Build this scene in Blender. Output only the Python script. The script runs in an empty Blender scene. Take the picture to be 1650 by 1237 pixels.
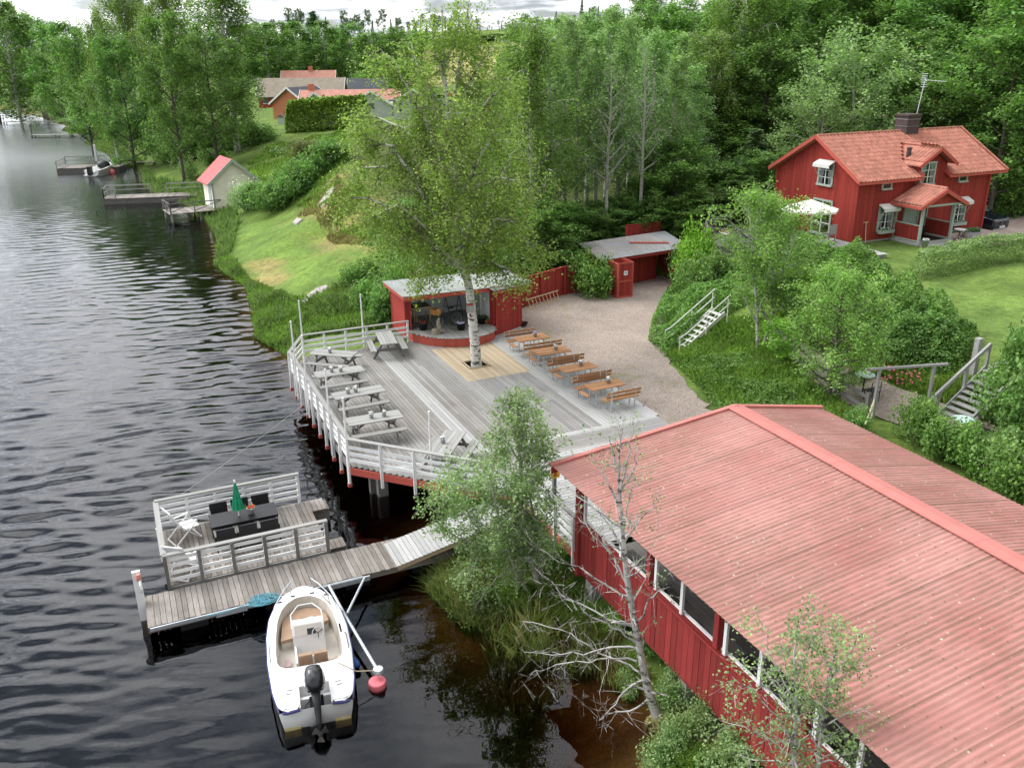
import bpy, bmesh, math, random
import numpy as np
from mathutils import Vector, Matrix, Euler
random.seed(7)
rng = np.random.default_rng(7)
R = math.radians

# ------------------------------------------------------------------ camera
SC = bpy.context.scene
COL = SC.collection
FPX, PITCH, ROLL, HCAM = 1400.0, R(21), R(-.5), 14.2
_r = np.array([1, 0, 0.]); _f = np.array([0, math.cos(PITCH), -math.sin(PITCH)]); _u = np.cross(_r, _f)
CR = math.cos(ROLL)*_r + math.sin(ROLL)*_u
CU = -math.sin(ROLL)*_r + math.cos(ROLL)*_u
CF = _f
cam_data = bpy.data.cameras.new('camera')
cam_data.sensor_fit = 'HORIZONTAL'; cam_data.sensor_width = 36
cam_data.lens = 36*FPX/1650
cam_data.clip_start = .2; cam_data.clip_end = 6000
cam = bpy.data.objects.new('camera', cam_data); COL.objects.link(cam)
cam.matrix_world = Matrix(((CR[0], CU[0], -CF[0], 0), (CR[1], CU[1], -CF[1], 0), (CR[2], CU[2], -CF[2], HCAM), (0, 0, 0, 1)))
SC.camera = cam

# ------------------------------------------------------------------ sky, sun, exposure
SUN_EL, SUN_AZ = R(46), R(-68)          # azimuth from +Y towards +X: a veiled sun over the lake
world = bpy.data.worlds.new('World'); SC.world = world; world.use_nodes = True
wn = world.node_tree; wn.nodes.clear()
def N(nt, t, **kw):
    n = nt.nodes.new(t)
    for k, v in kw.items(): setattr(n, k, v)
    return n
def L(nt, a, b): nt.links.new(a, b)
wo = N(wn, 'ShaderNodeOutputWorld'); wb = N(wn, 'ShaderNodeBackground'); L(wn, wb.outputs[0], wo.inputs[0])
sky = N(wn, 'ShaderNodeTexSky', sky_type='NISHITA'); sky.sun_disc = False
sky.sun_elevation = SUN_EL; sky.sun_rotation = SUN_AZ
tc = N(wn, 'ShaderNodeTexCoord'); sx = N(wn, 'ShaderNodeSeparateXYZ'); L(wn, tc.outputs['Generated'], sx.inputs[0])
zz = N(wn, 'ShaderNodeMath', operation='MAXIMUM'); L(wn, sx.outputs[2], zz.inputs[0]); zz.inputs[1].default_value = 0
za = N(wn, 'ShaderNodeMath', operation='ADD'); L(wn, zz.outputs[0], za.inputs[0]); za.inputs[1].default_value = .12
dx = N(wn, 'ShaderNodeMath', operation='DIVIDE'); L(wn, sx.outputs[0], dx.inputs[0]); L(wn, za.outputs[0], dx.inputs[1])
dy = N(wn, 'ShaderNodeMath', operation='DIVIDE'); L(wn, sx.outputs[1], dy.inputs[0]); L(wn, za.outputs[0], dy.inputs[1])
cb = N(wn, 'ShaderNodeCombineXYZ'); L(wn, dx.outputs[0], cb.inputs[0]); L(wn, dy.outputs[0], cb.inputs[1])
cn = N(wn, 'ShaderNodeTexNoise'); cn.inputs['Scale'].default_value = 1.9; cn.inputs['Detail'].default_value = 7; cn.inputs['Roughness'].default_value = .55
L(wn, cb.outputs[0], cn.inputs['Vector'])
cr = N(wn, 'ShaderNodeValToRGB'); L(wn, cn.outputs['Fac'], cr.inputs[0])
cr.color_ramp.elements[0].position = .40; cr.color_ramp.elements[0].color = (.30, .345, .41, 1)
cr.color_ramp.elements[1].position = .56; cr.color_ramp.elements[1].color = (1., 1., 1., 1)
# thin cloud is brightest round the veiled sun
sdir = (math.sin(SUN_AZ)*math.cos(SUN_EL), math.cos(SUN_AZ)*math.cos(SUN_EL), math.sin(SUN_EL))
dt = N(wn, 'ShaderNodeVectorMath', operation='DOT_PRODUCT'); L(wn, tc.outputs['Generated'], dt.inputs[0]); dt.inputs[1].default_value = sdir
dm = N(wn, 'ShaderNodeMath', operation='MAXIMUM'); L(wn, dt.outputs['Value'], dm.inputs[0]); dm.inputs[1].default_value = 0
dp = N(wn, 'ShaderNodeMath', operation='POWER'); L(wn, dm.outputs[0], dp.inputs[0]); dp.inputs[1].default_value = 3.
dg = N(wn, 'ShaderNodeMath', operation='MULTIPLY_ADD'); L(wn, dp.outputs[0], dg.inputs[0]); dg.inputs[1].default_value = 40.; dg.inputs[2].default_value = 9.8
cm = N(wn, 'ShaderNodeVectorMath', operation='SCALE'); L(wn, dg.outputs[0], cm.inputs['Scale']); L(wn, cr.outputs[0], cm.inputs[0])
cov = N(wn, 'ShaderNodeValToRGB'); L(wn, cn.outputs['Fac'], cov.inputs[0])
cov.color_ramp.elements[0].position = .34; cov.color_ramp.elements[0].color = (.25, .25, .25, 1)
cov.color_ramp.elements[1].position = .46; cov.color_ramp.elements[1].color = (1, 1, 1, 1)
mx = N(wn, 'ShaderNodeMix', data_type='RGBA'); L(wn, cov.outputs[0], mx.inputs['Factor']); L(wn, sky.outputs[0], mx.inputs['A']); L(wn, cm.outputs[0], mx.inputs['B'])
L(wn, mx.outputs['Result'], wb.inputs[0]); wb.inputs[1].default_value = .1
sun_data = bpy.data.lights.new('sun', 'SUN'); sun_data.energy = 1.2; sun_data.angle = R(24); sun_data.color = (1, .96, .9)
sun = bpy.data.objects.new('sun', sun_data); COL.objects.link(sun)
sd = Vector((math.sin(SUN_AZ)*math.cos(SUN_EL), math.cos(SUN_AZ)*math.cos(SUN_EL), math.sin(SUN_EL)))
sun.rotation_euler = sd.to_track_quat('Z', 'Y').to_euler(); sun.location = sd*60
SC.view_settings.view_transform = 'Standard'; SC.view_settings.look = 'None'
SC.view_settings.exposure = 0.38; SC.view_settings.gamma = 1
SC.cycles.use_denoising = True
SC.cycles.max_bounces = 8; SC.cycles.diffuse_bounces = 4; SC.cycles.glossy_bounces = 3
SC.cycles.transmission_bounces = 5; SC.cycles.transparent_max_bounces = 12
SC.cycles.caustics_reflective = False; SC.cycles.caustics_refractive = False

# ------------------------------------------------------------------ site frame: v runs along local x, u along local y
SITE = R(24.3)
AX = np.array([-math.sin(SITE), math.cos(SITE), 0]); BX = np.array([math.cos(SITE), math.sin(SITE), 0])
def site(v, u, z=0.): p = u*AX+v*BX; return Vector((p[0], p[1], z))
def ray(x, y): return (x-825)/FPX*CR-(y-618.5)/FPX*CU+CF
def at(x, y, z=0.):                       # a pixel's point on the level z
    d = ray(x, y); t = (z-HCAM)/d[2]; return np.array([0, 0, HCAM])+t*d
def sat(x, y, z=0.):                      # the same in site coordinates (v, u)
    p = at(x, y, z); return float(p@BX), float(p@AX)
def away(x, y, D):                        # a point D metres off in a pixel's direction
    d = ray(x, y); d = d/math.hypot(d[0], d[1]); return np.array([0, 0, HCAM])+D*d

# ------------------------------------------------------------------ objects
ORG = {}
def tag(o, label=None, cat=None, group=None, kind=None):
    for k, val in (('label', label), ('category', cat), ('group', group), ('kind', kind)):
        if val: o[k] = val
    return o
def thing(name, label, cat, v=0, u=0, z=0, rot=0, group=None, world_xy=False):
    o = bpy.data.objects.new(name, None); COL.objects.link(o); o.empty_display_size = .2
    if world_xy: o.location = (v, u, z); o.rotation_euler = (0, 0, rot)
    else: o.location = site(v, u, z); o.rotation_euler = (0, 0, SITE+rot)
    ORG[o.name] = np.array([0., 0, 0])
    return tag(o, label, cat, group)
def sthing(name, label, cat, v, u, z, group=None):   # parts of it are given in absolute site coordinates (v, u, z)
    o = thing(name, label, cat, v, u, z, 0, group); ORG[o.name] = np.array([v, u, z], float); return o
def org(parent):
    while parent is not None:
        if parent.name in ORG: return ORG[parent.name]
        parent = parent.parent
    return np.zeros(3)
def mesh_obj(name, me, parent=None, loc=None):
    o = bpy.data.objects.new(name, me); COL.objects.link(o)
    if parent: o.parent = parent
    if loc is not None: o.location = loc
    return o
UNIT = {}
def unit(mat):
    if mat.name not in UNIT:
        v = [(x, y, z) for x in (-.5, .5) for y in (-.5, .5) for z in (-.5, .5)]
        f = [(0, 1, 3, 2), (4, 6, 7, 5), (0, 4, 5, 1), (2, 3, 7, 6), (0, 2, 6, 4), (1, 5, 7, 3)]
        me = bpy.data.meshes.new('bar_'+mat.name); me.from_pydata(v, [], f); me.materials.append(mat); UNIT[mat.name] = me
    return UNIT[mat.name]
def bar(name, mat, parent, p0, p1, w, h, roll=0.):
    """a straight bar from p0 to p1, w wide (sideways) and h high; p in the thing's coordinates"""
    og = org(parent)
    p0 = Vector(np.array(p0, float)-og); p1 = Vector(np.array(p1, float)-og)
    d = p1-p0; ln = d.length; d.normalize()
    up = Vector((0, 0, 1)) if abs(d.z) < .98 else Vector((0, 1, 0))
    s = up.cross(d).normalized(); t = d.cross(s)
    if roll: q = Matrix.Rotation(roll, 3, d); s = q@s; t = q@t
    o = mesh_obj(name, unit(mat), parent)
    m = Matrix(((d.x*ln, s.x*w, t.x*h, (p0.x+p1.x)/2), (d.y*ln, s.y*w, t.y*h, (p0.y+p1.y)/2), (d.z*ln, s.z*w, t.z*h, (p0.z+p1.z)/2), (0, 0, 0, 1)))
    o.matrix_local = m
    return o
def post(name, mat, parent, v, u, z0, z1, w, h=None): return bar(name, mat, parent, (v, u, z0), (v, u, z1), w, h or w)
class MB:
    def __init__(s): s.v = []; s.f = []
    def add(s, vs, fs):
        b = len(s.v); s.v += [tuple(map(float, p)) for p in vs]; s.f += [tuple(i+b for i in f) for f in fs]; return s
    def box(s, x0, x1, y0, y1, z0, z1):
        return s.add([(x, y, z) for x in (x0, x1) for y in (y0, y1) for z in (z0, z1)], [(0, 1, 3, 2), (4, 6, 7, 5), (0, 4, 5, 1), (2, 3, 7, 6), (0, 2, 6, 4), (1, 5, 7, 3)])
    def prism(s, poly, z0, z1):
        n = len(poly); s.add([(p[0], p[1], z0) for p in poly]+[(p[0], p[1], z1) for p in poly], [tuple(range(n))[::-1], tuple(range(n, 2*n))]+[(i, (i+1) % n, n+(i+1) % n, n+i) for i in range(n)]); return s
    def extr(s, poly, d):                # any planar polygon pushed along d
        n = len(poly); d = np.array(d, float); s.add([tuple(p) for p in poly]+[tuple(np.array(p)+d) for p in poly], [tuple(range(n))[::-1], tuple(range(n, 2*n))]+[(i, (i+1) % n, n+(i+1) % n, n+i) for i in range(n)]); return s
    def tube(s, pts, rad, n=6, cap=True):
        pts = [np.array(p, float) for p in pts]; m = len(pts)
        if not hasattr(rad, '__len__'): rad = [rad]*m
        vs = []; prev = None
        for i in range(m):
            d = pts[min(i+1, m-1)]-pts[max(i-1, 0)]; d = d/(np.linalg.norm(d)+1e-9)
            if prev is None:
                a = np.array([0, 0, 1.]) if abs(d[2]) < .9 else np.array([1., 0, 0]); x = np.cross(d, a)
            else: x = prev-d*(prev@d)
            x /= np.linalg.norm(x)+1e-9; prev = x; y = np.cross(d, x)
            for k in range(n):
                t = 2*math.pi*k/n; vs.append(pts[i]+rad[i]*(math.cos(t)*x+math.sin(t)*y))
        fs = [(i*n+k, i*n+(k+1) % n, (i+1)*n+(k+1) % n, (i+1)*n+k) for i in range(m-1) for k in range(n)]
        if cap: fs += [tuple(range(n))[::-1], tuple(range((m-1)*n, m*n))]
        return s.add(vs, fs)
    def lathe(s, prof, n=12, c=(0, 0, 0), sx=1, sy=1):
        vs = [(c[0]+sx*r*math.cos(2*math.pi*k/n), c[1]+sy*r*math.sin(2*math.pi*k/n), c[2]+z) for r, z in prof for k in range(n)]
        m = len(prof); fs = [(i*n+k, i*n+(k+1) % n, (i+1)*n+(k+1) % n, (i+1)*n+k) for i in range(m-1) for k in range(n)]
        fs += [tuple(range(n))[::-1], tuple(range((m-1)*n, m*n))]; return s.add(vs, fs)
    def torus(s, c, ax, r, t, n=16, k=6):
        ax = np.array(ax, float); a = np.array([0, 0, 1.]) if abs(ax[2]) < .9 else np.array([1., 0, 0]); x = np.cross(ax, a); x /= np.linalg.norm(x); y = np.cross(ax, x)
        vs = []; c = np.array(c, float)
        for i in range(n):
            d = math.cos(2*math.pi*i/n)*x+math.sin(2*math.pi*i/n)*y
            for j in range(k): vs.append(c+d*(r+t*math.cos(2*math.pi*j/k))+ax*t*math.sin(2*math.pi*j/k))
        return s.add(vs, [(i*k+j, ((i+1) % n)*k+j, ((i+1) % n)*k+(j+1) % k, i*k+(j+1) % k) for i in range(n) for j in range(k)])
    def build(s, name, mat, parent=None, smooth=False, loc=None):
        me = bpy.data.meshes.new(name); og = org(parent)
        v = np.array(s.v)-og; me.from_pydata([tuple(p) for p in v], [], s.f); me.materials.append(mat)
        if smooth: me.polygons.foreach_set('use_smooth', [True]*len(me.polygons))
        bm = bmesh.new(); bm.from_mesh(me); bmesh.ops.recalc_face_normals(bm, faces=bm.faces); bm.to_mesh(me); bm.free()
        return mesh_obj(name, me, parent, loc)
def smesh(mb, name, mat, label=None, cat=None, group=None, kind=None, smooth=False, base=None):
    """a one-mesh top-level object given in absolute site coordinates"""
    b = np.array(base if base is not None else np.array(mb.v).mean(0)); 
    if base is None: b[2] = np.array(mb.v)[:, 2].min()
    mb.v = [tuple(np.array(p)-b) for p in mb.v]
    o = mb.build(name, mat, None, smooth); o.location = site(*b); o.rotation_euler = (0, 0, SITE)
    return tag(o, label, cat, group, kind)
def copy_tree(o, parent=None):
    c = o.copy(); COL.objects.link(c); c.parent = parent
    if parent: c.matrix_parent_inverse = o.matrix_parent_inverse
    for ch in [x for x in o.children]: copy_tree(ch, c)
    return c
def place(o, v, u, z, rot=0, label=None, scale=None):
    o.location = site(v, u, z); o.rotation_euler = (0, 0, SITE+rot)
    if label: o['label'] = label
    if scale: o.scale = (scale,)*3
    return o

# ------------------------------------------------------------------ materials
def new_mat(name):
    m = bpy.data.materials.new(name); m.use_nodes = True; nt = m.node_tree; b = nt.nodes['Principled BSDF']; b.inputs['Specular IOR Level'].default_value = .3
    return m, nt, b
def ramp(nt, fac, cols):
    r = N(nt, 'ShaderNodeValToRGB'); L(nt, fac, r.inputs[0]); e = r.color_ramp.elements
    while len(e) < len(cols): e.new(.5)
    for i, (p, c) in enumerate(cols): e[i].position = p; e[i].color = (*c, 1)
    return r.outputs[0]
def mixc(nt, fac, a, b, mode='MIX'):
    m = N(nt, 'ShaderNodeMix', data_type='RGBA', blend_type=mode)
    for key, val in (('Factor', fac), ('A', a), ('B', b)):
        if hasattr(val, 'default_value') or hasattr(val, 'links'): L(nt, val, m.inputs[key])
        else: m.inputs[key].default_value = val if key == 'Factor' else (*val, 1)
    return m.outputs['Result']
def noise(nt, vec, scale, detail=4, rough=.55):
    n = N(nt, 'ShaderNodeTexNoise'); n.inputs['Scale'].default_value = scale; n.inputs['Detail'].default_value = detail; n.inputs['Roughness'].default_value = rough
    if vec is not None: L(nt, vec, n.inputs['Vector'])
    return n.outputs['Fac']
def bump(nt, b, h, strength=.3, dist=.02):
    n = N(nt, 'ShaderNodeBump'); n.inputs['Strength'].default_value = strength; n.inputs['Distance'].default_value = dist
    L(nt, h, n.inputs['Height']); L(nt, n.outputs[0], b.inputs['Normal'])
def pos(nt): return N(nt, 'ShaderNodeNewGeometry').outputs['Position']
def plain(name, col, rough=.6, var=.12, scale=6., metal=0, spec=.3, bstr=0.):
    m, nt, b = new_mat(name); b.inputs['Roughness'].default_value = rough; b.inputs['Metallic'].default_value = metal; b.inputs['Specular IOR Level'].default_value = spec
    f = noise(nt, pos(nt), scale, 5)
    c = ramp(nt, f, [(.3, tuple(x*(1-var) for x in col)), (.7, tuple(min(1, x*(1+var)) for x in col))]); L(nt, c, b.inputs['Base Color'])
    if bstr: bump(nt, b, f, bstr)
    return m
def wood(name, cols, rnd=.25, along=3., across=34., rough=.85, patch=None, chip=None):
    """boards: grain along the piece's own length, a tone of its own for each board; patch = worn dark areas, chip = flaking to bare wood"""
    m, nt, b = new_mat(name); b.inputs['Roughness'].default_value = rough; b.inputs['Specular IOR Level'].default_value = .2
    t = N(nt, 'ShaderNodeTexCoord'); oi = N(nt, 'ShaderNodeObjectInfo')
    sc = N(nt, 'ShaderNodeVectorMath', operation='MULTIPLY'); L(nt, t.outputs['Object'], sc.inputs[0]); sc.inputs[1].default_value = (along, across*.3, across*.3)
    of = N(nt, 'ShaderNodeVectorMath', operation='ADD'); L(nt, sc.outputs[0], of.inputs[0])
    rr = N(nt, 'ShaderNodeMath', operation='MULTIPLY'); L(nt, oi.outputs['Random'], rr.inputs[0]); rr.inputs[1].default_value = 97.; L(nt, rr.outputs[0], of.inputs[1])
    f = noise(nt, of.outputs[0], 1.4, 6, .65)
    c = ramp(nt, f, [(.25, cols[0]), (.55, cols[1]), (.8, cols[-1])])
    hs = N(nt, 'ShaderNodeHueSaturation'); L(nt, c, hs.inputs['Color'])
    mr = N(nt, 'ShaderNodeMapRange'); L(nt, oi.outputs['Random'], mr.inputs['Value']); mr.inputs['To Min'].default_value = 1-rnd; mr.inputs['To Max'].default_value = 1+rnd; L(nt, mr.outputs[0], hs.inputs['Value'])
    out = hs.outputs[0]
    if patch:
        pf = noise(nt, pos(nt), patch[0], 5, .6); out = mixc(nt, ramp(nt, pf, [(patch[1], (0, 0, 0)), (patch[2], (1, 1, 1))]), out, mixc(nt, 1., out, patch[3], 'MULTIPLY'))
    if chip:
        cf = noise(nt, pos(nt), chip[0], 6, .7); out = mixc(nt, ramp(nt, cf, [(chip[1], (0, 0, 0)), (chip[1]+.05, (1, 1, 1))]), out, chip[2])
    L(nt, out, b.inputs['Base Color']); bump(nt, b, f, .25, .01)
    return m
def leaf_mat(name, c0, c1, c2, trans=.42, rough=.55, gain=2.6):
    c0, c1, c2 = [tuple(min(.9, q*gain*k) for q, k in zip(c, (.95, 1.02, .88))) for c in (c0, c1, c2)]
    m, nt, b = new_mat(name); g = N(nt, 'ShaderNodeNewGeometry'); oi = N(nt, 'ShaderNodeObjectInfo')
    c = ramp(nt, g.outputs['Random Per Island'], [(0., c0), (.55, c1), (1., c2)])
    cl = noise(nt, g.outputs['Position'], .9, 4, .6)
    hs = N(nt, 'ShaderNodeHueSaturation'); L(nt, c, hs.inputs['Color'])
    mr = N(nt, 'ShaderNodeMapRange'); L(nt, oi.outputs['Random'], mr.inputs['Value']); mr.inputs['To Min'].default_value = .9; mr.inputs['To Max'].default_value = 1.1
    mm = N(nt, 'ShaderNodeMapRange'); L(nt, cl, mm.inputs['Value']); mm.inputs['From Min'].default_value = .3; mm.inputs['From Max'].default_value = .7; mm.inputs['To Min'].default_value = .72; mm.inputs['To Max'].default_value = 1.32
    ml = N(nt, 'ShaderNodeMath', operation='MULTIPLY'); L(nt, mr.outputs[0], ml.inputs[0]); L(nt, mm.outputs[0], ml.inputs[1]); L(nt, ml.outputs[0], hs.inputs['Value'])
    mh = N(nt, 'ShaderNodeMapRange'); L(nt, oi.outputs['Random'], mh.inputs['Value']); mh.inputs['To Min'].default_value = .49; mh.inputs['To Max'].default_value = .508; L(nt, mh.outputs[0], hs.inputs['Hue'])
    L(nt, hs.outputs[0], b.inputs['Base Color']); b.inputs['Roughness'].default_value = rough; b.inputs['Specular IOR Level'].default_value = .25
    tr = N(nt, 'ShaderNodeBsdfTranslucent'); tcol = mixc(nt, 1., hs.outputs[0], (1.0, 1.25, .6), 'MULTIPLY'); L(nt, tcol, tr.inputs[0])
    ms = N(nt, 'ShaderNodeMixShader'); ms.inputs[0].default_value = trans; L(nt, b.outputs[0], ms.inputs[1]); L(nt, tr.outputs[0], ms.inputs[2])
    L(nt, ms.outputs[0], nt.nodes['Material Output'].inputs[0])
    return m
def bark(name, c0, c1, mark=None):
    m, nt, b = new_mat(name); b.inputs['Roughness'].default_value = .8
    mp = N(nt, 'ShaderNodeVectorMath', operation='MULTIPLY'); L(nt, pos(nt), mp.inputs[0]); mp.inputs[1].default_value = (1, 1, 2.6)
    f = noise(nt, mp.outputs[0], 5., 6, .65); c = ramp(nt, f, [(.3, c0), (.7, c1)])
    if mark:
        f2 = noise(nt, mp.outputs[0], 3.2, 6, .7); c = mixc(nt, ramp(nt, f2, [(.53, (0, 0, 0)), (.58, (1, 1, 1))]), c, mark)
    L(nt, c, b.inputs['Base Color']); bump(nt, b, f, .4, .03)
    return m
M = {}
M['deck'] = wood('weathered_deck_wood', [(.21, .20, .19), (.31, .30, .29), (.39, .38, .365)], .17, patch=(.22, .42, .66, (.78, .745, .71)))
M['deck_light'] = wood('bleached_deck_wood', [(.29, .285, .28), (.40, .395, .385), (.48, .475, .46)], .16)
M['deck_new'] = wood('fresh_pine_deck', [(.36, .275, .18), (.46, .37, .26), (.53, .45, .34)], .14)
M['pier'] = wood('old_pier_planks', [(.12, .105, .095), (.27, .245, .22), (.40, .375, .345)], .28, patch=(.9, .45, .7, (.7, .66, .62)))
M['grey_wood'] = wood('grey_furniture_wood', [(.20, .195, .19), (.33, .325, .31), (.43, .42, .40)], .14)
M['dark_wood'] = wood('dark_weathered_wood', [(.10, .095, .09), (.18, .17, .16), (.27, .255, .24)], .18)
M['brown_wood'] = wood('oiled_table_wood', [(.22, .105, .05), (.36, .19, .095), (.47, .28, .155)], .2)
M['pale_wood'] = wood('pale_pine', [(.42, .30, .18), (.52, .39, .25), (.6, .47, .32)], .12)
M['white'] = wood('white_painted_wood', [(.72, .72, .71), (.80, .80, .79), (.85, .85, .84)], .05, chip=(3.5, .66, (.40, .38, .35)))
M['white_clean'] = plain('white_paint', (.76, .76, .75), .5, .04)
M['red'] = wood('falu_red_boards', [(.23, .030, .026), (.33, .044, .036), (.40, .065, .052)], .16, 2., 20.)
M['red_trim'] = wood('light_red_trim', [(.38, .075, .055), (.47, .10, .075), (.54, .14, .105)], .1, 2., 20.)
M['barn_red'] = wood('hall_red_boards', [(.19, .026, .024), (.275, .038, .035), (.335, .054, .048)], .22, 2., 20.)
M['trim_green'] = plain('grey_green_trim', (.36, .42, .37), .55, .06)
M['dark'] = plain('near_black', (.03, .028, .026), .9)
M['black'] = plain('black_plastic', (.018, .018, .02), .45, .1)
M['steel'] = plain('galvanised_steel', (.50, .53, .55), .45, .12, 9, .6)
M['steel_white'] = plain('pale_painted_steel', (.66, .65, .60), .5, .1, 9)
M['concrete'] = plain('grey_concrete', (.36, .35, .33), .9, .15, 5, bstr=.2)
# ------------------------------------------------------------------ terrain
def pdist(P, poly):
    """signed distance of points P (n,2) to a polygon, negative inside"""
    P = np.asarray(P, float); poly = np.asarray(poly, float); d = np.full(len(P), 1e9); ins = np.zeros(len(P), bool); n = len(poly)
    for i in range(n):
        a, b = poly[i], poly[(i+1) % n]; ab = b-a; t = np.clip(((P-a)@ab)/(ab@ab+1e-12), 0, 1); d = np.minimum(d, np.hypot(*(P-a-t[:, None]*ab).T))
        c = ((a[1] > P[:, 1]) != (b[1] > P[:, 1])); x = (b[0]-a[0])*(P[:, 1]-a[1])/(b[1]-a[1]+1e-12)+a[0]; ins ^= c & (P[:, 0] < x)
    return np.where(ins, -d, d)
def sm(x): x = np.clip(x, 0, 1); return x*x*(3-2*x)
_K = rng.uniform(-1, 1, (40, 2)); _PH = rng.uniform(0, 6.28, 40)
def wob(P, scale, n=12, seed=0):
    """smooth noise, about -1..1, features about `scale` metres"""
    k = np.roll(_K, seed*3, 0)[:n]; ph = np.roll(_PH, seed*5)[:n]; k = k/np.linalg.norm(k, axis=1)[:, None]*(0.6+np.arange(n)[:, None]/n)*6.28/scale
    return np.sin(P@k.T+ph).sum(1)/math.sqrt(n)*.9
SHORE_PX = [(-60, 158), (0, 178), (55, 190), (100, 205), (140, 222), (165, 240), (188, 252), (190, 268), (228, 272), (226, 290), (255, 312), (300, 322), (330, 352), (355, 378), (350, 420), (392, 450), (408, 490), (412, 530), (440, 556), (466, 572)]
shore = [tuple(at(x, y)[:2]) for x, y in SHORE_PX]
shore += [tuple(site(v, u)[:2]) for v, u in [(7.2, 36.3), (8.6, 33.5), (9.6, 30.5), (9.6, 27.5), (9.0, 24.8), (8.3, 22.9)]]
shore += [tuple(at(x, y)[:2]) for x, y in [(735, 905), (760, 960), (830, 985), (900, 1010), (960, 1045), (1000, 1085), (1045, 1125), (1070, 1165), (1040, 1215), (1015, 1270), (990, 1400)]]
_c = []
def C(x, y, z): _c.append((*at(x, y, z)[:2], z))
def CS(v, u, z): _c.append((*site(v, u)[:2], z))
for i, p in enumerate(shore):
    _c.append((p[0], p[1], 0.0))
    if i: q = shore[i-1]; _c.append(((p[0]+q[0])/2, (p[1]+q[1])/2, 0.))
for i in range(1, len(shore)-1):                       # the bed falls away from the shore, the bank rises behind it
    a, b = np.array(shore[i-1]), np.array(shore[i+1]); t = (b-a)/np.linalg.norm(b-a); nn = np.array([t[1], -t[0]])
    sc_ = 1.0 if i < 20 else .8
    for dd, z in ((1.6, -.5), (4.5, -1.6), (10, -2.6)):
        p = np.array(shore[i])+nn*dd
        if i < 13 or dd < 5: _c.append((*p, z))
    if i < 19: p = np.array(shore[i])-nn*1.3; _c.append((*p, .28))
for x, y, z in [(400, 420, .7), (450, 400, 1.1), (500, 440, 1.1), (560, 430, 1.5), (610, 450, 1.4), (450, 480, .6), (520, 500, .8), (580, 500, 1.1), (480, 350, 1.7), (520, 380, 1.8), (560, 390, 2.0), (540, 330, 3.2), (545, 280, 4.6), (500, 310, 3.1), (430, 345, 1.3), (385, 380, .6), (420, 380, .9), (400, 300, 1.9), (350, 300, .9), (300, 285, .6), (440, 250, 3.6), (480, 207, 4.3), (420, 215, 3.8), (383, 245, 2.7), (300, 256, 1.2), (330, 235, 2.2), (250, 240, .9), (222, 206, .9), (600, 300, 4.8), (640, 380, 3.0), (700, 420, 1.7), (600, 250, 5.0), (560, 207, 4.5)]: C(x, y, z)
for v, u, z in [(12, 41, 1.4), (15, 42, 1.4), (20, 44, 1.6), (24, 46, 1.7), (28, 47, 1.9), (30, 44, 2.4), (22, 52, 2.2), (15, 50, 1.8), (30, 55, 3.2), (10, 46, 1.5), (36, 50, 4.2), (45, 50, 4.3), (55, 45, 4.2), (60, 55, 5), (50, 65, 6), (35, 65, 5), (15, 65, 4.4), (20, 80, 6), (45, 85, 8),
                (38, 36, 3.8), (43, 34, 3.75), (50, 35, 3.5), (50.5, 38, 3.25), (54, 42, 3.0), (58, 47, 3.2), (60, 30, 3.7), (37, 40, 3.85), (37, 44, 3.9), (33, 37, 3.6), (32, 42, 3.6), (31, 39, 3.3), (40, 30, 3.65), (50, 25, 3.5), (33, 30, 3.5), (36, 24, 3.4), (31, 23, 3.3), (29, 20, 3.3), (30, 15, 3.2), (45, 15, 3.3), (29.5, 30, 3.1), (31, 34, 3.3), (28.5, 26, 2.9),
                (24, 31, 2.15), (24.5, 28, 2.2), (25.5, 24, 2.0), (25.3, 21.5, 1.95), (25.2, 19, 1.9), (25, 16, 1.8), (24, 13, 1.7), (23, 24, 1.9), (22.5, 20, 1.8), (22, 15, 1.6), (22, 9, 1.5), (30, 8, 2.4), (27.5, 36, 2.4), (26, 33, 2.5), (29, 38.5, 2.4), (30, 41, 2.4), (21.8, 31, 1.45), (21, 28, 1.5), (20.2, 25, 1.4),
                (17, 12, .9), (14, 10, .7), (12, 12, .6), (10.5, 16, .45), (10.2, 19, .4), (11, 8, .45), (9.6, 9.5, .45), (12, 4, .5), (9.5, 6.5, .4), (11, 0, .5), (15, 25, .9), (13, 30, .9), (15, 20, .8), (11, 22, .5), (10.3, 34, .8), (16, 33, 1.0)]: CS(v, u, z)
for az, D, z in [(-16, 130, 4.3), (-10, 130, 4.6), (-16, 165, 2.9), (-8, 165, 3.2), (-12, 165, 2.9), (-20, 165, 2.9), (0, 150, 5), (-24, 200, 2.9), (-18, 260, 3.6), (-8, 260, 4.2), (-12, 210, 3.0), (-4, 320, 5.0), (2, 260, 9), (12, 120, 9), (15, 200, 15), (22, 120, 10), (30, 110, 9), (40, 110, 8), (-18, 420, 16), (-5, 420, 17), (8, 420, 24), (20, 420, 34), (35, 420, 34), (-28, 420, 10), (-30, 700, 14), (0, 800, 28), (30, 800, 40), (50, 200, 16), (60, 60, 6), (75, 60, 5), (-31, 320, 6)]:
    a = R(az); _c.append((D*math.sin(a), D*math.cos(a), z))
for az, D in [(-42, 40), (-50, 60), (-42, 80), (-50, 120), (-60, 200), (-45, 200), (-40, 140), (-60, 40), (-70, 25), (-50, 25), (-40, 26), (-30, 12), (-60, 10), (0, 6), (-38.5, 260), (-45, 400), (-60, 500), (-38.5, 420)]:
    a = R(az); _c.append((D*math.sin(a), D*math.cos(a), -3.2))
_c = np.array(_c)
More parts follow.
